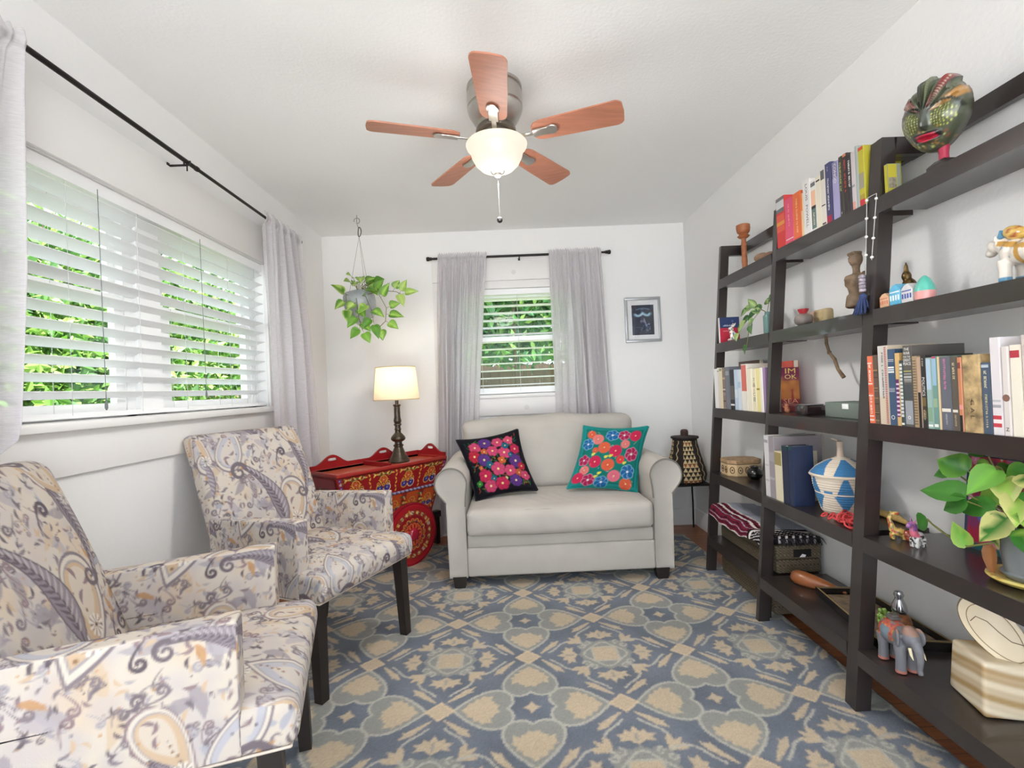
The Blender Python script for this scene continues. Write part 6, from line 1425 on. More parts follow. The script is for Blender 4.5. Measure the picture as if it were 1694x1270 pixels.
yl = thing('yellow_figurine', 'little yellow and white figurine at the foot of the wooden torso', 'figurine', (1.300, 1.712, 1.3722)); remeshed('body', MB().ell((0, 0, .012), (.014, .026, .012)).ell((-.004, .018, .022), (.010, .010, .010)).ell((0, -.016, .018), (.009, .012, .008)), .003, M_PAINTED, yl, spot_fn((214, 176, 70), [(230, 220, 200), (200, 150, 50)], .008, 5, .35))
# bead string with the blue tassel, hung over the posts
gx = lambda z: 1.137+.0965*z-.0045
bs = thing('bead_garland', 'strand of white beads with a blue tassel hung from the bookcase post', 'garland', (1.26, 1.668, 1.75))
cd = MB(); bd = MB()
pA = [(gx(zz)-.002, 1.690-.012*(1.77-zz)/.3, zz) for zz in np.linspace(1.772, 1.50, 8)]; pB = [(gx(zz)-.002, 1.645+.012*(1.77-zz)/.3, zz) for zz in np.linspace(1.772, 1.545, 6)]
cd.tube(pA, .0011, 5); cd.tube(pB, .0011, 5); cd.tube([pA[0], (1.305, 1.668, 1.775), pB[0]], .0011, 5)
for P_ in (pA, pB):
    for zz in ((1.765, 1.70, 1.635, 1.57) if P_ is pA else (1.755, 1.69, 1.62, 1.555)):
        k = np.interp(-zz, [-p[2] for p in P_], range(len(P_))); i = min(int(k), len(P_)-2); p = Vector(P_[i]).lerp(Vector(P_[i+1]), k-i); bd.ell(p, (.0055, .0055, .0048), None, 12, 8)
cd.build('cord', mat('white_thread', (206, 204, 202), .8), bs, 60, True); bd.build('bead', mat('white_bead', (238, 236, 232), .25), bs, 60, True)
ts = MB(); z0 = 1.50; y0 = 1.6775; xx = gx(1.45)-.012
for k in range(5): ts.lathe([(.0, 0), (.010, .001), (.011, .006), (.010, .011), (0, .012)], (xx, y0, z0-.012*k-.012), 16)
ts.build('wrapped_bead', mat('striped_bead', (150, 140, 150), .5, var=.5, vscale=90), bs, 60, True)
tq = random.Random(3); tt = MB()
tt.ell((xx, y0, z0-.078), (.012, .012, .014), None, 14, 10)
for k in range(70):
    a = tq.uniform(0, 2*PI); r = tq.uniform(.004, .030); tt.tube([(xx+.004*math.cos(a), y0+.004*math.sin(a), z0-.07), (xx+r*.6*math.cos(a), y0+r*.6*math.sin(a)+.008, z0-.105), (xx+r*math.cos(a)*.9, y0+r*math.sin(a)+.014, z0-.138+tq.uniform(0, .012))], [.0025, .0028, .002], 5)
tt.build('tassel', mat('blue_yarn', (50, 64, 104), .9), bs, 60, True)
# shelf three
kb_ = thing('book', 'purple and orange novel standing face out behind the middle post', 'book', (1.4165, 2.3345, .9853)); cov = Pat(.15, .215, .0015, (176, 106, 52), False)
cov.poly([(0, .150), (.15, .150), (.15, .215), (0, .215)], (122, 34, 72)); cov.poly([(0, 0), (.15, 0), (.15, .06), (0, .06)], (120, 36, 42))
for k in range(20): cov.stroke([(q.uniform(0, .15), q.uniform(.05, .16))], .012, q.choice([(196, 124, 58), (150, 84, 48), (206, 140, 70)]), .5, .01)
cov.stroke([(.115, .062), (.115, .095)], [.007, .004], (150, 50, 40)); cov.stroke([(.115, .103)], .006, (150, 60, 40)); cov.stroke([(.04, .03), (.1, .036), (.13, .03)], .006, (150, 90, 80))
MB().span((-.088, -.0002, 0), (.003, .022, .214)).build('pages', M_PAGE, kb_, None)
vs = []; U = []
for i in range(51):
    for j in range(73): vs.append((-.089+.093*i/50, -.0014, .2145*j/72)); U.append((.058+.092*i/50, .215*j/72))
mb = MB(); mb.add(vs, [(i*73+j, (i+1)*73+j, (i+1)*73+j+1, i*73+j+1) for i in range(50) for j in range(72)]); U = np.array(U); mb.c = [tuple(c) for c in cov.at(U[:, 0], U[:, 1])]; mb.build('cover', mat('printed_cover', (186, 36, 62), .4, attr=True), kb_, None)
title_part('IM', kb_, .036, (226, 196, 110), (-.038, -.0022, .196), (1, 0, 0), (0, 0, 1), .05); title_part('OK', kb_, .03, (230, 216, 120), (-.038, -.0022, .168), (1, 0, 0), (0, 0, 1), .058); title_part('SEA', kb_, .03, (226, 150, 120), (-.042, -.0022, .05), (1, 0, 0), (0, 0, 1), .072)
of = thing('clay_figurine', 'tiny terracotta figure before the purple and orange novel', 'figurine', (1.312, 2.258, .9853)); remeshed('body', MB().ell((0, 0, .014), (.012, .013, .014)).ell((-.002, 0, .034), (.009, .009, .010)).tube([(0, .008, .02), (-.008, .018, .03)], .004).tube([(0, -.008, .02), (-.008, -.016, .026)], .004), .0025, mat('terracotta', (176, 110, 78), .7), of)
bx = thing('lacquer_box', 'small dark lacquered box with a glass lid, left of the grey green box', 'box', (1.345, 2.105, .9853)); MB().bev((0, 0, .021), (.125, .085, .042), .006, seg=2).build('body', mat('dark_lacquer', (46, 34, 34), .15, coat=.7, var=.4, vscale=18), bx, 40); MB().bev((-.02, 0, .0445), (.07, .08, .004), .0015).build('lid', mat('grey_glass_lid', (120, 118, 120), .1, coat=.5), bx, 40)
gb = thing('grey_green_box', 'shallow grey green box with a white tag on the middle bookcase', 'box', (1.355, 1.862, .9853)); MB().bev((0, 0, .03), (.12, .20, .06), .003).build('body', mat('grey_green_board', (112, 122, 114), .7), gb, 40); MB().bev((-.0605, -.02, .046), (.002, .034, .02), .0006).build('tag', M_FRAME, gb, 40)
MB().tube([(.02, -.085, .06), (.0, -.09, .085), (.005, -.092, .11)], .003, 6).build('clip', M_ROD, gb, 60)
br = thing('dried_branch', 'bent dry brown twig hanging under the second shelf of the middle bookcase', 'branch', (1.40, 2.09, 1.352)); MB().tube([(.0, 0, 0), (-.002, -.004, -.06), (.004, -.010, -.10), (.012, -.030, -.13), (.014, -.046, -.175), (.020, -.07, -.21)], [.005, .007, .006, .0075, .007, .009], 10).ell((.004, -.01, -.10), (.009, .009, .01)).build('twig', mat('dry_twig', (126, 104, 80), .85, var=.3, vscale=40), br, 60)
# lidded basket
def lid_basket():
    t = thing('lidded_basket', 'round blue and white coiled basket with a pointed lid', 'basket', (1.332, 1.938, .6003))
    n = 240
    def coil(prof_pts, k):
        out = []
        hs = np.linspace(0, 1, k)
        P_ = np.array(prof_pts); L_ = np.concatenate([[0], np.cumsum(np.hypot(*np.diff(P_, axis=0).T))]); L_ /= L_[-1]
        for h in hs: out.append((float(np.interp(h, L_, P_[:, 0]))+.0012*math.sin(h*k*PI*.5), float(np.interp(h, L_, P_[:, 1]))))
        return out
    WHI_, BL1 = lina((226, 212, 194)), lina((66, 128, 178))
    def fn_body(c):
        a = np.arctan2(c[:, 1], c[:, 0])/(2*PI); h = c[:, 2]/.15; f = (a*5+.12) % 1; tri = np.abs(f-.5)*2
        on = np.where(h < .52, tri < (h-.06)*1.5, tri < (1.0-h)*.9+.1) & (h > .10); on |= (np.abs(h-.60) < .05) & (tri > .72)
        on = on & ~((np.abs(h-.56) < .022)); out = np.tile(WHI_, (len(c), 1)); out[on] = BL1; ln = (np.sin(c[:, 2]*2*PI/.0075) < -.75); out[ln] *= .72; return out
    def fn_lid(c):
        a = np.arctan2(c[:, 1], c[:, 0])/(2*PI); r = np.hypot(c[:, 0], c[:, 1])/.112; f = (a*5+.05) % 1; on = (np.abs(f-.5)*2 < .15+.62*r) & (r > .30) & (r < .96); out = np.tile(WHI_, (len(c), 1)); out[on] = BL1; ln = (np.sin(c[:, 2]*2*PI/.006) < -.75); out[ln] *= .75; return out
    body = coil([(.0, 0), (.066, 0), (.074, .01), (.088, .06), (.100, .11), (.104, .145), (.098, .15)], 90); lath_paint(MB().lathe(body, (0, 0, 0), n), 'body', t, M_WEAVE, fn_body)
    lid = coil([(.108, .148), (.113, .152), (.108, .160), (.085, .186), (.055, .206), (.028, .218), (.014, .224)], 80); lo = lath_paint(MB().lathe(lid, (0, 0, 0), n), 'lid', t, M_WEAVE, fn_lid)
    MB().lathe([(.014, .222), (.012, .235), (.0105, .262), (.012, .268), (.012, .284), (.006, .288), (0, .288)], (0, 0, 0), 24).tube([(0, 0, .284), (-.010, .012, .292), (-.022, .02, .296)], [.005, .004, .002], 8).build('handle', mat('handle_weave', (206, 186, 168), .8, bump=.4, bscale=100), lo, 50)
lid_basket()
dy = thing('crochet_garland', 'coral red crocheted chain lying before the blue and white basket', 'garland', (1.245, 1.80, .6003))
dm = MB(); q5 = random.Random(9)
for k in range(34):
    c = Vector((q5.uniform(-.035, .05), q5.uniform(-.085, .075), q5.uniform(.004, .022))); ax = Euler((q5.uniform(0, 3), q5.uniform(-.6, .6), q5.uniform(0, 3))).to_matrix(); r = q5.uniform(.011, .018)
    ring_ = [c+ax@Vector((r*math.cos(s), r*math.sin(s), 0)) for s in np.linspace(0, 2*PI, 13)]; lowz = min(p.z for p in ring_)
    ring_ = [p+Vector((0, 0, max(0, .0035-lowz))) for p in ring_]; dm.tube(ring_, .0034, 6)
dm.build('loops', mat('coral_yarn', (206, 70, 70), .85), dy, 60)
# bottom shelf
gd = thing('wooden_gourd', 'long polished brown drop shaped wooden carving on the lowest middle shelf', 'carving', (1.262, 2.205, .2185)); A_ = Vector((0, 0, .032)); prof = [(0, 0), (.018, .004), (.030, .02), (.033, .05), (.031, .09), (.024, .14), (.013, .19), (.005, .215), (0, .222)]
dirv = Vector((.62, -.78, -.09)).normalized(); Mx = dirv.to_track_quat('Z', 'Y').to_matrix(); MB().lathe(prof, A_, 28, Mx).build('body', mat('polished_brown', (150, 88, 50), .3, var=.25, vscale=14, stretch=(1, 1, 1), coat=.4), gd, 60)
M_TRAY = mat('black_tray', (30, 26, 25), .25, coat=.4); 
def tray(label, corners, hgt, inner):
    t = thing('serving_tray', label, 'tray', (*[sum(c[k] for c in corners)/4 for k in (0, 1)], .2186)); C_ = [Vector((*c, .2186)) for c in corners]; cen = sum(C_, Vector())/4
    def ins(d): return [c+(cen-c).normalized()*d for c in C_]
    i0, i1 = ins(.0), ins(.022); MB().hexa([c for c in i0], [c+Vector((0, 0, .006)) for c in i0]).build('base', M_TRAY, t, None, True)
    rm_ = MB()
    for k in range(4):
        a, b, c, d = i0[k], i0[(k+1) % 4], i1[(k+1) % 4], i1[k]; up_ = Vector((0, 0, hgt)); z6 = Vector((0, 0, .0061)); rm_.hexa([a+z6, b+z6, c+z6, d+z6], [a+up_, b+up_, c+up_, d+up_])
    rm_.build('rim', M_TRAY, t, 20, True)
    gm = MB()
    for off in (.006, .013):
        g = ins(off)
        for k in range(4): gm.tube([g[k]+Vector((0, 0, hgt+.0003)), g[(k+1) % 4]+Vector((0, 0, hgt+.0003))], .0013, 5)
    gm.build('gilt_line', mat('gilt', (176, 150, 100), .4, .6), t, 60, True)
    s = ins(.030); MB().hexa([c+Vector((0, 0, .0061)) for c in s], [c+Vector((0, 0, .0085)) for c in s]).build('panel', inner, t, None, True)
tray('long black tray with thin gilt lines lying across the lowest middle and near shelves', [(1.222, 1.640), (1.452, 1.592), (1.464, 2.050), (1.289, 2.072)], .030, mat('tray_print', (124, 104, 82), .3, var=.6, vscale=40))

# ================================================================ other things on the nearest case
def mask():
    t = thing('carved_mask', 'green and red painted wooden mask on a stand, top of the nearest bookcase', 'mask', (1.350, 1.44, 1.757))
    out = Vector((-.93, -.30, -.17)).normalized(); up = Vector((-.04, -.02, 1)); up = (up-out*up.dot(out)).normalized(); up = (Matrix.Rotation(math.radians(-8), 3, out)@up); rt = up.cross(out).normalized()
    c0 = Vector((-.018, 0, .168)); Wd, Hh = .086, .106
    P = Pat(.2, .24, .001, (74, 78, 62), False); q6 = random.Random(6)
    PX = lambda x, y: (.1+x*.1, .12+y*.12)
    GRN_, DK_, MAR_, OCH, LIM = (92, 98, 76), (44, 46, 38), (124, 44, 44), (160, 116, 60), (190, 196, 110)
    # crown feathers radiating from between the eyes
    for k, (a, col) in enumerate([(150, MAR_), (128, GRN_), (108, DK_), (92, (104, 110, 78)), (76, (70, 78, 56)), (58, MAR_), (40, GRN_), (24, OCH)]):
        b = math.radians(a); P.stroke([PX(.05*math.cos(b), .05+.1*math.sin(b)), PX(1.05*math.cos(b), .05+1.0*math.sin(b))], [.003, .020], col)
        for r in np.linspace(.3, .98, 12):
            p = PX(r*math.cos(b), .05+r*math.sin(b)); P.stroke([(p[0]-.006, p[1]-.002), (p[0]+.006, p[1]+.004)], .0009, (206, 196, 176) if col in (MAR_, OCH) else (52, 54, 44))
        P.stroke([PX(.1*math.cos(b+.14), .05+.1*math.sin(b+.14)), PX(1.05*math.cos(b+.14), .05+1.0*math.sin(b+.14))], .0012, DK_)
    for sg in (1, -1):
        P.stroke([PX(.50*sg, -.12)], .036, (74, 80, 50)); P.stroke(arc(*PX(.5*sg, -.08), .045, .045, 10, 170, 20), .004, DK_)
        for i in range(8):
            for j in range(8):
                u, v = .22+.085*i, -.36+.07*j
                if (u-.52)**2/.12+(v+.1)**2/.08 < 1: P.stroke([PX(u*sg, v)], .0023, LIM if (i+j) % 2 else (150, 156, 84))
    for i in range(80):
        x, y = q6.uniform(-.75, .75), q6.uniform(-.9, -.35); P.stroke([PX(x, y)], q6.uniform(.002, .005), q6.choice([OCH, GRN_, (60, 80, 50), (130, 70, 50), LIM]), .8)
    P.stroke([PX(0, .3), PX(0, -.28)], [.006, .014], (58, 64, 54)); P.stroke([PX(-.34, -.56), PX(.34, -.56)], .015, (30, 26, 24)); P.stroke([PX(-.30, -.60), PX(0, -.63), PX(.30, -.60)], [.005, .009, .005], (190, 40, 66)); P.stroke([PX(-.28, -.52), PX(.28, -.52)], .004, (170, 34, 60))
    n = 96; vs = []; U = []; m_ = n+1
    for i in range(m_):
        for j in range(m_):
            r, a = i/n, 2*PI*j/n; x, y = r*math.cos(a), r*math.sin(a)
            h = math.sqrt(max(0, 1-r*r))**.8*.052
            h += .024*math.exp(-(x/.13)**2)*max(0, min(1, (.42-y)/.6))*max(0, min(1, (y+.42)/.14))       # nose
            h += .010*math.exp(-((abs(x)-.5)**2+(y+.12)**2)/.06)-.012*math.exp(-((abs(x)-.42)**2/.02+(y-.14)**2/.008))
            h += .014*math.exp(-(x/.36)**2-((y+.52)/.06)**2)+.012*math.exp(-(x/.3)**2-((y+.68)/.06)**2)-.014*math.exp(-(x/.28)**2-((y+.60)/.03)**2)
            if y > .12: b = math.atan2(y-.05, x); h += .005*(1 if math.sin(b*17) > 0 else -1)*min(1, (y-.12)*4)*min(1, (1-r)*8+.3)
            wide = 1-.22*max(0, -y)**1.4; notch = 1+(.05*math.copysign(1, math.sin(math.atan2(y, x)*8)) if y > .55 else 0)*r
            vs.append(c0+rt*(x*Wd*wide*notch)+up*(y*Hh*notch)+out*h); U.append((.1+x*.1, .12+y*.12))
    fs = [(i*m_+j, (i+1)*m_+j, (i+1)*m_+j+1, i*m_+j+1) for i in range(n) for j in range(n)]
    b0 = len(vs); ring_ = [n*m_+j for j in range(n)]
    vs += [vs[k]-out*.016 for k in ring_]+[c0-out*.010]; U += [U[k] for k in ring_]+[(.1, .12)]
    fs += [(ring_[j], ring_[(j+1) % n], b0+(j+1) % n, b0+j) for j in range(n)]+[(b0+j, b0+(j+1) % n, b0+n) for j in range(n)]
    mb = MB(); mb.add(vs, fs); U = np.array(U); cc = P.at(U[:, 0], U[:, 1]); cc[b0:] = lina((60, 50, 40)); mb.c = [tuple(k) for k in cc]; mb.build('face', mat('mask_paint', (80, 90, 60), .28, attr=True, coat=.5), t, 45)
    st_ = thing('mask_stand', 'dark wooden base with a red post holding the mask', 'stand', (1.350, 1.44, 1.757))
    MB().bev((0, 0, .010), (.062, .062, .020), .004).hexa([(-.028, -.028, .0195), (.028, -.028, .0195), (.028, .028, .0195), (-.028, .028, .0195)], [(-.016, -.016, .032), (.016, -.016, .032), (.016, .016, .032), (-.016, .016, .032)]).build('base', M_ESP, st_, 30)
    MB().lathe([(.013, .031), (.012, .05), (.015, .07), (.016, .09), (.008, .096), (0, .096)], (0, 0, 0), 20).build('post', mat('red_post', (176, 42, 72), .4), st_, 50)
mask()
dv = thing('disc_case', 'yellow and grey case standing at the far end of the nearest top shelf', 'case', (1.322, 1.6335, 1.7573)); dc = Pat(.03, .10, .001, (190, 180, 60), False); dc.poly([(0, .02), (.03, .02), (.03, .055), (0, .055)], (140, 132, 110))
MB().span((0, -.014, 0), (.045, .0, .105)).build('case', mat('case_edge', (150, 156, 140), .3, coat=.3), dv, None); MB().add([(-.0004, -.0135, .002), (-.0004, -.0005, .002), (-.0004, -.0005, .103), (-.0004, -.0135, .103)], [(0, 1, 2, 3)]).add([(.0015, -.0144, .002), (.031, -.0144, .002), (.031, -.0144, .103), (.0015, -.0144, .103)], [(0, 1, 2, 3)]).build('yellow_print', mat('yellow_print', (196, 184, 58), .4), dv, None); MB().add([(.003, -.0147, .022), (.029, -.0147, .022), (.029, -.0147, .058), (.003, -.0147, .058)], [(0, 1, 2, 3)]).build('picture', mat('grey_picture', (146, 138, 120), .5, var=.4, vscale=80), dv, None)
# second shelf
M_BRZ = mat('bronze', (92, 72, 40), .3, .75, var=.3, vscale=30)
bz = thing('bronze_figurine', 'dark gold bronze figurine beside the near post', 'figurine', (1.34, 1.575, 1.3722)); remeshed('body', MB().ell((0, 0, .022), (.034, .045, .024)).ell((0, -.03, .028), (.026, .03, .022)).ell((.004, .006, .058), (.022, .024, .034)).ell((0, .010, .098), (.014, .014, .018)).tube([(0, .010, .112), (0, .010, .13), (0, .010, .146)], [.008, .006, .002]).tube([(0, -.018, .07), (-.016, -.034, .05), (-.022, -.020, .04)], .007).tube([(0, .03, .07), (-.016, .04, .05), (-.022, .02, .04)], .007), .0035, M_BRZ, bz)
G = 'painted pottery houses on the nearest bookcase'
def house(label, x, y, w, h, base, top, domed):
    t = thing('pottery_house', label, 'ornament', (x, y, 1.3722), 0, G)
    if domed: mb = MB().lathe([(0, 0), (w*.5, 0), (w*.52, h*.35), (w*.44, h*.6), (w*.26, h*.85), (w*.08, h*.98), (0, h)], (0, 0, 0), 28)
    else: mb = MB().bev((0, 0, h*.36), (w*.9, w, h*.72), .003).prism([(-w*.5, h*.70), (w*.5, h*.70), (w*.18, h*.94), (-w*.12, h)], -w*.45, w*.45, 'x')
    q7 = random.Random(int(y*1000)); o = mb.build('body', mat('pottery_%d_%d_%d' % base, base, .35, coat=.4, var=.08, vscale=60), t, 35)
    mk = MB()
    if domed: mk.lathe([(w*.535, h*.34), (w*.455, h*.6), (w*.275, h*.85), (w*.09, h*.985), (0, h*1.006)], (0, 0, 0), 28, None, None, False)
    else:
        for k in range(4): mk.bev((-w*.455, -w*.34+w*.68*k/3, h*.34), (.0015, w*.12, h*.26), .0004)
        mk.bev((-w*.455, 0, h*.62), (.0015, w*.8, h*.06), .0004)
    mk.build('roof' if domed else 'windows', mat('pottery_%d_%d_%d' % top, top, .35, coat=.4), t, 35)
house('peach pottery house beside the near post', 1.288, 1.597, .040, .046, (214, 168, 132), (196, 120, 96), False)
house('turquoise pottery house with white windows', 1.287, 1.548, .046, .066, (92, 172, 206), (226, 236, 240), False)
house('white and cobalt pottery house between the turquoise one and the dome', 1.285, 1.500, .044, .058, (206, 204, 206), (60, 84, 160), False)
house('pink pottery tower with a sea green dome', 1.282, 1.452, .050, .072, (220, 150, 146), (84, 178, 160), True)
def horse():
    t = thing('pottery_horse', 'white pottery horse with yellow harness on the nearest bookcase', 'figurine', (1.318, 1.19, 1.3722), math.radians(-8))
    # faces +y (away, to the left in the photo)
    b = MB().ell((0, -.02, .072), (.036, .078, .034)).ell((0, .035, .078), (.032, .034, .034)).tube([(0, .045, .085), (0, .066, .10), (0, .078, .112)], [.026, .020, .018]).ell((0, .092, .106), (.016, .026, .017), Matrix.Rotation(.6, 3, 'X')).ell((0, .108, .094), (.012, .015, .012))
    for sx in (-.02, .02):
        for sy in (.045, -.075): b.tube([(sx, sy, .06), (sx, sy, .03), (sx, sy, .004)], [.016, .013, .014], 12)
        b.tube([(sx*.7, .076, .118), (sx*.8, .074, .134)], [.006, .002], 8)
    b.tube([(0, -.095, .085), (0, -.112, .07), (0, -.112, .045)], [.010, .009, .005], 8)
    W_, OC, BLs = lina((226, 218, 208)), lina((196, 148, 66)), lina((96, 150, 184))
    def fn(c):
        out = np.tile(W_, (len(c), 1)); d1 = np.abs(c[:, 2]-.075-.30*(c[:, 1]-.02)-.02) < .0065; d2 = np.abs(c[:, 1]+.005) < .007
        out[(d1 & (c[:, 1] > -.06) & (c[:, 1] < .07)) | (d2 & (c[:, 2] < .1))] = OC; out[c[:, 2] < .014] = BLs
        g = np.floor((c+np.array([.01, .02, 0]))/.026).astype(int); f = np.linalg.norm((c+np.array([.01, .02, 0]))/.026-g-.5, axis=1); out[(f < .25) & ((g.sum(1)) % 2 == 0) & (c[:, 1] < .06) & (c[:, 2] > .04)] = lina((150, 170, 186)); return out
    remeshed('body', b, .003, M_PAINTED, t, fn)
    mn = MB().ell((0, .036, .128), (.010, .036, .018), Matrix.Rotation(.35, 3, 'X'), 18, 12); o = mn.build('mane', M_PAINTED, t, 60); paint(o.data, spot_fn((206, 164, 78), [(226, 196, 110), (170, 90, 50)], .008, 2, .4)(coords(o.data).astype(float)))
    o = MB().prism([(.066, .124), (.088, .122), (.076, .146)], -.004, .004, 'x').build('ear_tuft', mat('blue_glaze', (96, 150, 184), .3), t, 30)
horse()
# fourth shelf
def animal(name, label, cat, loc, mb, fn, rz=0, v=.0024):
    t = thing(name, label, cat, loc, rz); remeshed('body', mb, v, M_PAINTED, t, fn, 1); return t
gir = MB().tube([(0, 0, .03), (0, .004, .05), (0, .010, .07), (0, .002, .082)], [.011, .008, .006, .006], 12).ell((0, -.008, .086), (.007, .013, .007)).ell((0, -.014, .026), (.012, .022, .014)).tube([(.004, .004, .088), (.004, .006, .094)], .0022).tube([(-.004, .004, .088), (-.004, .006, .094)], .0022)
for sx in (-.007, .007):
    for sy in (-.028, .002): gir.tube([(sx, sy, .02), (sx, sy, .0022)], [.006, .005], 10)
animal('giraffe_figurine', 'small yellow spotted long necked giraffe figurine', 'figurine', (1.262, 1.598, .6003), gir, spot_fn((212, 178, 96), [(150, 100, 60), (120, 130, 70), (190, 60, 40)], .006, 7, .4), math.radians(70))
gl = thing('red_snail', 'small red brown glazed snail beside the giraffe', 'figurine', (1.295, 1.582, .6003)); o = remeshed('body', MB().ell((0, 0, .018), (.013, .02, .017)).ell((-.004, -.016, .008), (.008, .014, .008)), .0025, mat('red_glaze', (150, 62, 40), .2, coat=.6), gl)
uni = MB().ell((0, 0, .035), (.014, .022, .016)).tube([(0, .014, .042), (0, .020, .066)], [.011, .008]).ell((0, .026, .074), (.008, .016, .009), Matrix.Rotation(-.4, 3, 'X')).tube([(0, .022, .08), (0, .024, .104)], [.003, .0008]).tube([(.005, .014, .08), (.010, .010, .094)], [.0035, .001]).tube([(-.005, .014, .08), (-.010, .010, .094)], [.0035, .001]).ell((0, .010, .06), (.006, .010, .018)).tube([(0, -.02, .036), (0, -.032, .02)], [.006, .003])
for sx in (-.008, .008):
    for sy in (-.014, .013): uni.tube([(sx, sy, .03), (sx, sy, .0024)], [.007, .006], 10)
def uni_fn(c):
    out = spot_fn((220, 216, 212), [(40, 40, 44), (60, 60, 64)], .005, 4, .3)(c); out[c[:, 2] > .05] = spot_fn((160, 100, 160), [(120, 80, 150), (200, 120, 150)], .006, 2, .5)(c[c[:, 2] > .05]); b = (np.abs(c[:, 2]-.046) < .010) & (c[:, 1] > .004); out[b] = lina((214, 110, 130)); return out
animal('unicorn_figurine', 'small black and white unicorn figurine with a purple head', 'figurine', (1.272, 1.512, .6003), uni, uni_fn, math.radians(100))
sk = thing('clay_bar', 'long tan clay bar lying by the wall behind the giraffe figurine', 'ornament', (1.425, 1.80, .6003)); MB().tube([(0, .11, .013), (0, .04, .0135), (0, -.03, .0125), (0, -.06, .008), (0, -.09, .004)], [.0125, .013, .012, .0075, .0025], 12).build('bar', mat('tan_clay', (196, 162, 96), .6, var=.2, vscale=60), sk, 60)
pn = thing('canvas_painting', 'pink and red flower painting leaning on the wall behind the pothos', 'painting', (1.43, 1.37, .6003)); Pn = Pat(.30, .285, .002, (170, 48, 78), False); q8 = random.Random(18)
for k in range(60): Pn.stroke([(q8.uniform(0, .3), q8.uniform(0, .285))], q8.uniform(.012, .035), q8.choice([(206, 70, 110), (160, 30, 60), (214, 120, 160), (150, 40, 90), (190, 90, 130), (120, 50, 100)]), .8, .006)
for k in range(26): c = (q8.uniform(0, .3), q8.uniform(0, .285)); flower(Pn, c, q8.uniform(.012, .026), q8.choice([(236, 170, 200), (226, 130, 170), (240, 200, 220), (206, 40, 70)]), 5, (240, 220, 200), q8.uniform(0, 90))
for k in range(8): Pn.stroke([(q8.uniform(.04, .16), q8.uniform(.08, .2))], q8.uniform(.008, .016), q8.choice([(60, 110, 190), (80, 160, 200), (40, 70, 150)]), .8, .004)
Pn.stroke([(0, .006), (.3, .006)], .012, (20, 90, 90)); Pn.stroke([(.004, 0), (.004, .285)], .006, (40, 60, 90))
vs = []; U = []; lean = .028
for i in range(91):
    for j in range(81): u, v = i/90, j/80; vs.append((-.008+lean*v, .148-.296*u, .002+.282*v)); U.append((.3*u, .285*v))
mb = MB(); mb.add(vs, [(i*81+j, (i+1)*81+j, (i+1)*81+j+1, i*81+j+1) for i in range(90) for j in range(80)]); U = np.array(U); mb.c = [tuple(k) for k in Pn.at(U[:, 0], U[:, 1])]; mb.build('painted_face', mat('oil_paint', (180, 60, 90), .45, attr=True, bump=.2, bscale=80), pn, None)
MB().hexa([(-.0075, -.148, 0), (.0105, -.148, 0), (.0105, .148, 0), (-.0075, .148, 0)], [(-.0075+lean, -.148, .284), (.0105+lean, -.148, .284), (.0105+lean, .148, .284), (-.0075+lean, .148, .284)]).build('canvas', mat('canvas_edge', (70, 86, 110), .8), pn, None)
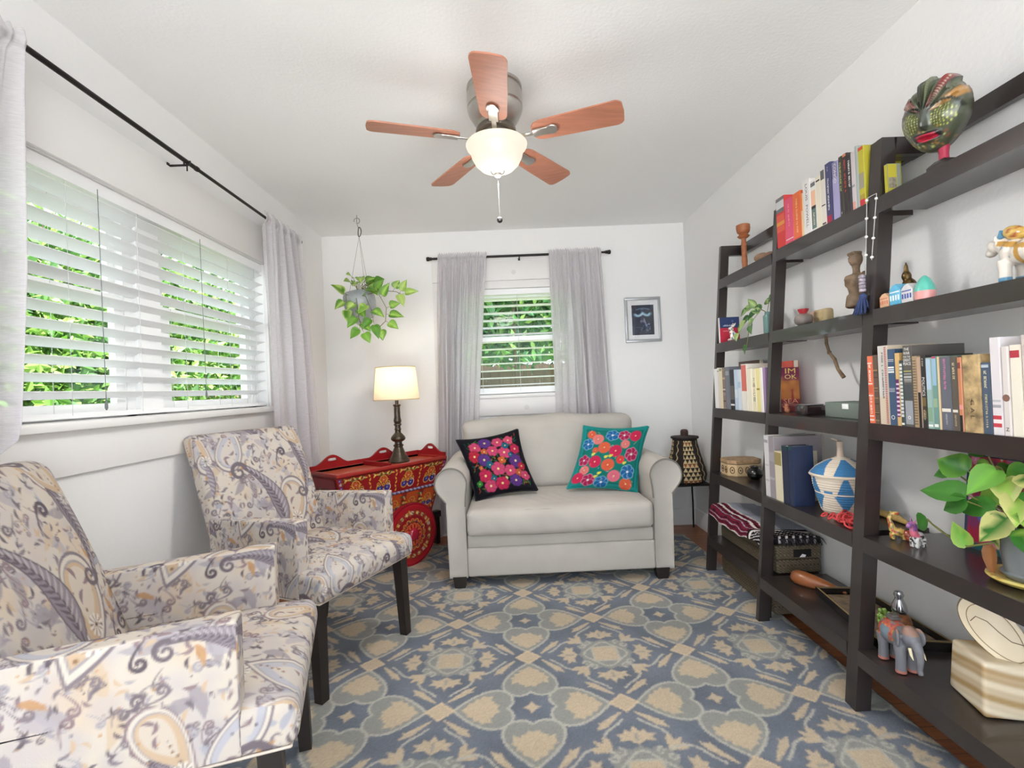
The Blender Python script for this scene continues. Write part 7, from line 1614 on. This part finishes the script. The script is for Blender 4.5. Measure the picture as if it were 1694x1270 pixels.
def pothos():
    x, y, z = 1.318, 1.222, .6003
    sc = thing('plant_saucer', 'yellow painted clay saucer under the pothos pot', 'saucer', (x, y, z)); o = MB().lathe([(0, 0), (.062, 0), (.080, .006), (.088, .014), (.086, .020), (.076, .020), (.066, .012), (0, .011)], (0, 0, 0), 48).build('dish', M_PAINTED, sc, 50); paint(o.data, spot_fn((206, 186, 92), [(170, 110, 60), (216, 200, 120)], .008, 3, .25)(coords(o.data).astype(float)))
    t = thing('potted_pothos', 'large variegated pothos in a grey pot on the nearest bookcase', 'plant', (x, y, z+.0125))
    MB().lathe([(0, 0), (.050, 0), (.058, .010), (.060, .014), (.052, .018), (.058, .06), (.062, .11), (.066, .112), (.066, .126), (.060, .126), (.058, .10), (0, .098)], (0, 0, 0), 44).build('pot', mat('grey_plastic', (128, 132, 136), .35), t, 40)
    lf = MB(); vn = MB(); q9 = random.Random(23); PL = [(52, 112, 40), (74, 138, 52), (104, 160, 60), (150, 186, 82), (206, 206, 130), (60, 120, 46)]
    W2L = lambda p: Vector(p)-Vector((x, y, z+.0125))
    def L_(base, tip, wid, up=(-.75, -.5, .45), droop=.12, pot=(0, 0, .11)):
        b = W2L(base); e = W2L(tip); d = e-b; leaf_mesh(lf, b, d, up, d.length*1.04, wid, PL, q9, droop)
        m_ = (Vector(pot)+b)*.5+Vector((-.01, 0, .02)); vn.tube([Vector(pot), m_, b], [.0028, .0024, .0018], 6)
    L_((1.255, 1.315, .875), (1.25, 1.405, .895), .085, droop=.05); L_((1.255, 1.36, .868), (1.25, 1.425, .845), .04)
    L_((1.215, 1.28, .820), (1.20, 1.42, .812), .075, (-.7, -.4, .6)); L_((1.205, 1.27, .805), (1.20, 1.345, .765), .06)
    L_((1.235, 1.225, .800), (1.22, 1.33, .772), .06); L_((1.285, 1.29, .925), (1.28, 1.36, .94), .045); L_((1.285, 1.285, .90), (1.28, 1.325, .87), .04)
    L_((1.26, 1.22, .875), (1.22, 1.18, .815), .07); L_((1.27, 1.18, .89), (1.24, 1.11, .86), .07); L_((1.29, 1.19, .90), (1.27, 1.235, .86), .06); L_((1.25, 1.17, .82), (1.21, 1.11, .77), .07); L_((1.30, 1.16, .92), (1.30, 1.09, .92), .07); L_((1.24, 1.20, .78), (1.20, 1.24, .71), .07); L_((1.26, 1.15, .86), (1.22, 1.06, .83), .085)
    L_((1.28, 1.235, .84), (1.26, 1.30, .80), .075); L_((1.25, 1.16, .76), (1.21, 1.09, .70), .085); L_((1.30, 1.26, .87), (1.30, 1.32, .85), .06)
    for k in range(6):
        a = q9.uniform(0, 2*PI); b = (x-.02+.05*math.cos(a), y+.06*math.sin(a), .80+q9.uniform(0, .1)); L_(b, (b[0]-.02+.05*math.cos(a), b[1]+.075*math.sin(a), b[2]+q9.uniform(-.06, .02)), .07)
    # the long runner that trails to the left
    run = [W2L(p) for p in ((1.29, 1.23, .735), (1.25, 1.25, .700), (1.228, 1.30, .675), (1.22, 1.35, .690), (1.225, 1.40, .705), (1.23, 1.425, .715))]; vn.tube(run, .0028, 6)
    leaf_mesh(lf, run[-1], (0, .5, -.5), (-.8, -.3, .5), .055, .06, PL, q9, .1); leaf_mesh(lf, run[2], (-.1, .35, .6), (-.8, -.3, .5), .07, .05, PL, q9, .2); leaf_mesh(lf, run[1], (-.3, -.3, .5), (-.8, -.3, .5), .075, .06, PL, q9, .2)
    lf.build('foliage', M_POTHOS, t, 60); vn.build('stem', M_VINE, t, 60)
    dl = MB(); dl.c = []; leaf_mesh(dl, run[1]+Vector((0, .01, -.01)), (-.1, -.1, -1), (-.9, -.3, .1), .085, .035, [(128, 82, 46), (150, 100, 60)], q9, .1); o = dl.build('dry_leaf', M_POTHOS, t, 60); o['label'] = 'withered brown leaf'
pothos()
# bottom shelf
def elephant():
    t = thing('elephant_figurine', 'small painted grey and orange wooden elephant with white tusks', 'figurine', (1.214, 1.545, .2185), math.radians(-96))
    # local +x = forward
    b = MB().ell((-.008, 0, .115), (.062, .042, .046)).ell((.042, 0, .118), (.036, .036, .040)).ell((.075, 0, .135), (.030, .028, .034)).ell((.070, 0, .160), (.018, .020, .014)).tube([(.096, 0, .130), (.112, 0, .105), (.116, 0, .075), (.112, 0, .045), (.116, 0, .028)], [.018, .014, .011, .009, .008], 12)
    for sx, sy in ((.045, .022), (.052, -.022), (-.045, .022), (-.04, -.022)): b.tube([(sx, sy, .1), (sx+.002, sy, .05), (sx, sy, .012), (sx, sy, .0022)], [.020, .016, .0165, .018], 14)
    for sg in (1, -1): b.ell((.062, sg*.036, .130), (.022, .007, .032), Matrix.Rotation(sg*.45, 3, 'Z'))
    b.tube([(-.068, 0, .13), (-.078, 0, .10), (-.078, 0, .07)], [.006, .004, .003], 8)
    GR, OR, BLu = lina((116, 116, 122)), lina((186, 92, 66)), lina((110, 130, 142))
    def fn(c):
        out = np.tile(GR, (len(c), 1)); bl_ = (np.abs(c[:, 0]+.012) < .045) & (c[:, 2] > .098); out[bl_] = spot_fn((180, 88, 66), [(206, 140, 70), (150, 60, 60), (120, 120, 120)], .009, 3, .4)(c[bl_]); s = (np.abs(c[:, 0]+.005) < .02) & (c[:, 2] > .10) & (c[:, 2] < .14); out[s] = BLu
        out[(c[:, 2] < .012)] = lina((176, 110, 96)); h = (c[:, 0] > .055) & (c[:, 2] > .15); out[h] = lina((150, 118, 104)); return out
    t.scale = (.88, .88, .88)
    remeshed('body', b, .0032, mat('painted_wood_figure', (116, 116, 122), .5, attr=True), t, fn)
    tk = MB()
    for sg in (1, -1): tk.tube([(.092, sg*.016, .108), (.104, sg*.020, .090), (.114, sg*.020, .078)], [.0055, .0045, .001], 8)
    tk.build('tusk', mat('ivory_paint', (228, 216, 180), .4), t, 60)
    MB().bev((-.012, 0, .166), (.036, .034, .010), .003).bev((-.012, 0, .174), (.026, .024, .010), .003).build('saddle', mat('grey_saddle', (92, 88, 84), .6), t, 40)
elephant()
rs = thing('silver_bird', 'silver topped ornament with brown and lime green leaves on the long black tray', 'ornament', (1.372, 1.725, .2275)); MB().lathe([(0, 0), (.030, 0), (.034, .01), (.036, .035), (.030, .055), (.02, .065), (0, .067)], (.0, -.0, 0.0), 24).build('body', mat('amber_leaf', (140, 84, 48), .4, var=.5, vscale=70), rs, 50)
MB().lathe([(.020, .064), (.024, .075), (.022, .095), (.014, .112), (.012, .120), (.016, .130), (.012, .142), (0, .146)], (0, 0, 0), 24).build('silver_top', mat('silver', (200, 200, 206), .15, .95), rs, 50)
lm_ = MB(); q10 = random.Random(5)
for k in range(40): a = q10.uniform(0, 2*PI); p = Vector((-.028+.024*math.cos(a), .024+.024*math.sin(a), q10.uniform(.011, .055))); lm_.ell(p, (.007, .007, .010), None, 8, 6)
lm_.build('green_leaves', mat('lime_glaze', (150, 190, 90), .3, coat=.4), rs, 60)
al = thing('alabaster_sculpture', 'banded pale alabaster sculpture with an oval disc on a stepped block', 'sculpture', (1.34, 1.34, .2185))
M_ALA = mat('alabaster', (214, 194, 158), .25, coat=.4); Pa = None
pb = soft_box((.17, .15, .145), .010, .005); pb.v = [(p[0]*(1-.10*(p[2]+.07)/.14), p[1]*(1-.10*(p[2]+.07)/.14), p[2]+.0728) for p in pb.v]
o = pb.build('block', mat('banded_onyx', (206, 184, 146), .25, attr=True, coat=.4), al, 180); c = coords(o.data).astype(float); w = c[:, 2]+.016*np.sin(c[:, 0]*16+1)+.012*np.sin(c[:, 1]*19); k = (np.sin(w*105)*.5+.5+.25*np.sin(w*260))[:, None]; paint(o.data, lina((178, 148, 104))*(1-np.clip(k, 0, 1))+lina((228, 214, 188))*np.clip(k, 0, 1)); o.rotation_euler.z = math.radians(-14)
dq = []; n = 48
Mt = Matrix.Rotation(math.radians(22), 3, 'Z')@Matrix.Rotation(math.radians(-20), 3, 'X')
# leaning oval ring with a thinner centre, facing the room and the camera
ov = [(math.cos(a)*.052*(1+.15*math.sin(a)), math.sin(a)*.098) for a in np.linspace(0, 2*PI, n, endpoint=False)]
fx = Vector((.72, -.69, 0)).normalized(); nz = Vector((-.66, -.69, .28)).normalized(); fx = (fx-nz*fx.dot(nz)).normalized(); uz = nz.cross(fx).normalized()
if uz.z < 0: uz = -uz
rot = math.radians(-38); ax_ = fx*math.cos(rot)-uz*math.sin(rot); bx_ = fx*math.sin(rot)+uz*math.cos(rot); cc = Vector((-.02, .012, .225))
def OV(s, d): return [cc+ax_*p[0]*s+bx_*(p[1]*s-.03)+nz*d for p in ov]
mb = MB(); rings = [OV(1.0, -.016), OV(1.04, -.008), OV(1.04, .008), OV(1.0, .016), OV(.80, .016), OV(.77, .011)]; vs = [p for r in rings for p in r]
mb.add(vs, [(k*n+i, k*n+(i+1) % n, (k+1)*n+(i+1) % n, (k+1)*n+i) for k in range(len(rings)-1) for i in range(n)]+[tuple(range(n)), tuple(range((len(rings)-1)*n, len(rings)*n))]); dk_ = mb.build('oval_disc', M_ALA, al, 30)
gl_ = MB(); gl_.tube([p+nz*.0002 for p in OV(.785, .0125)]+[OV(.785, .0127)[0]], .0011, 5); gl_.tube([cc+ax_*a+bx_*(b-.03)+nz*.0115 for a, b in ((-.03, .045), (-.012, .05), (.002, .03), (.006, .0), (.014, -.03), (.030, -.045))], .0011, 5); gl_.build('groove', mat('brown_groove', (112, 84, 56), .6), dk_, 60)
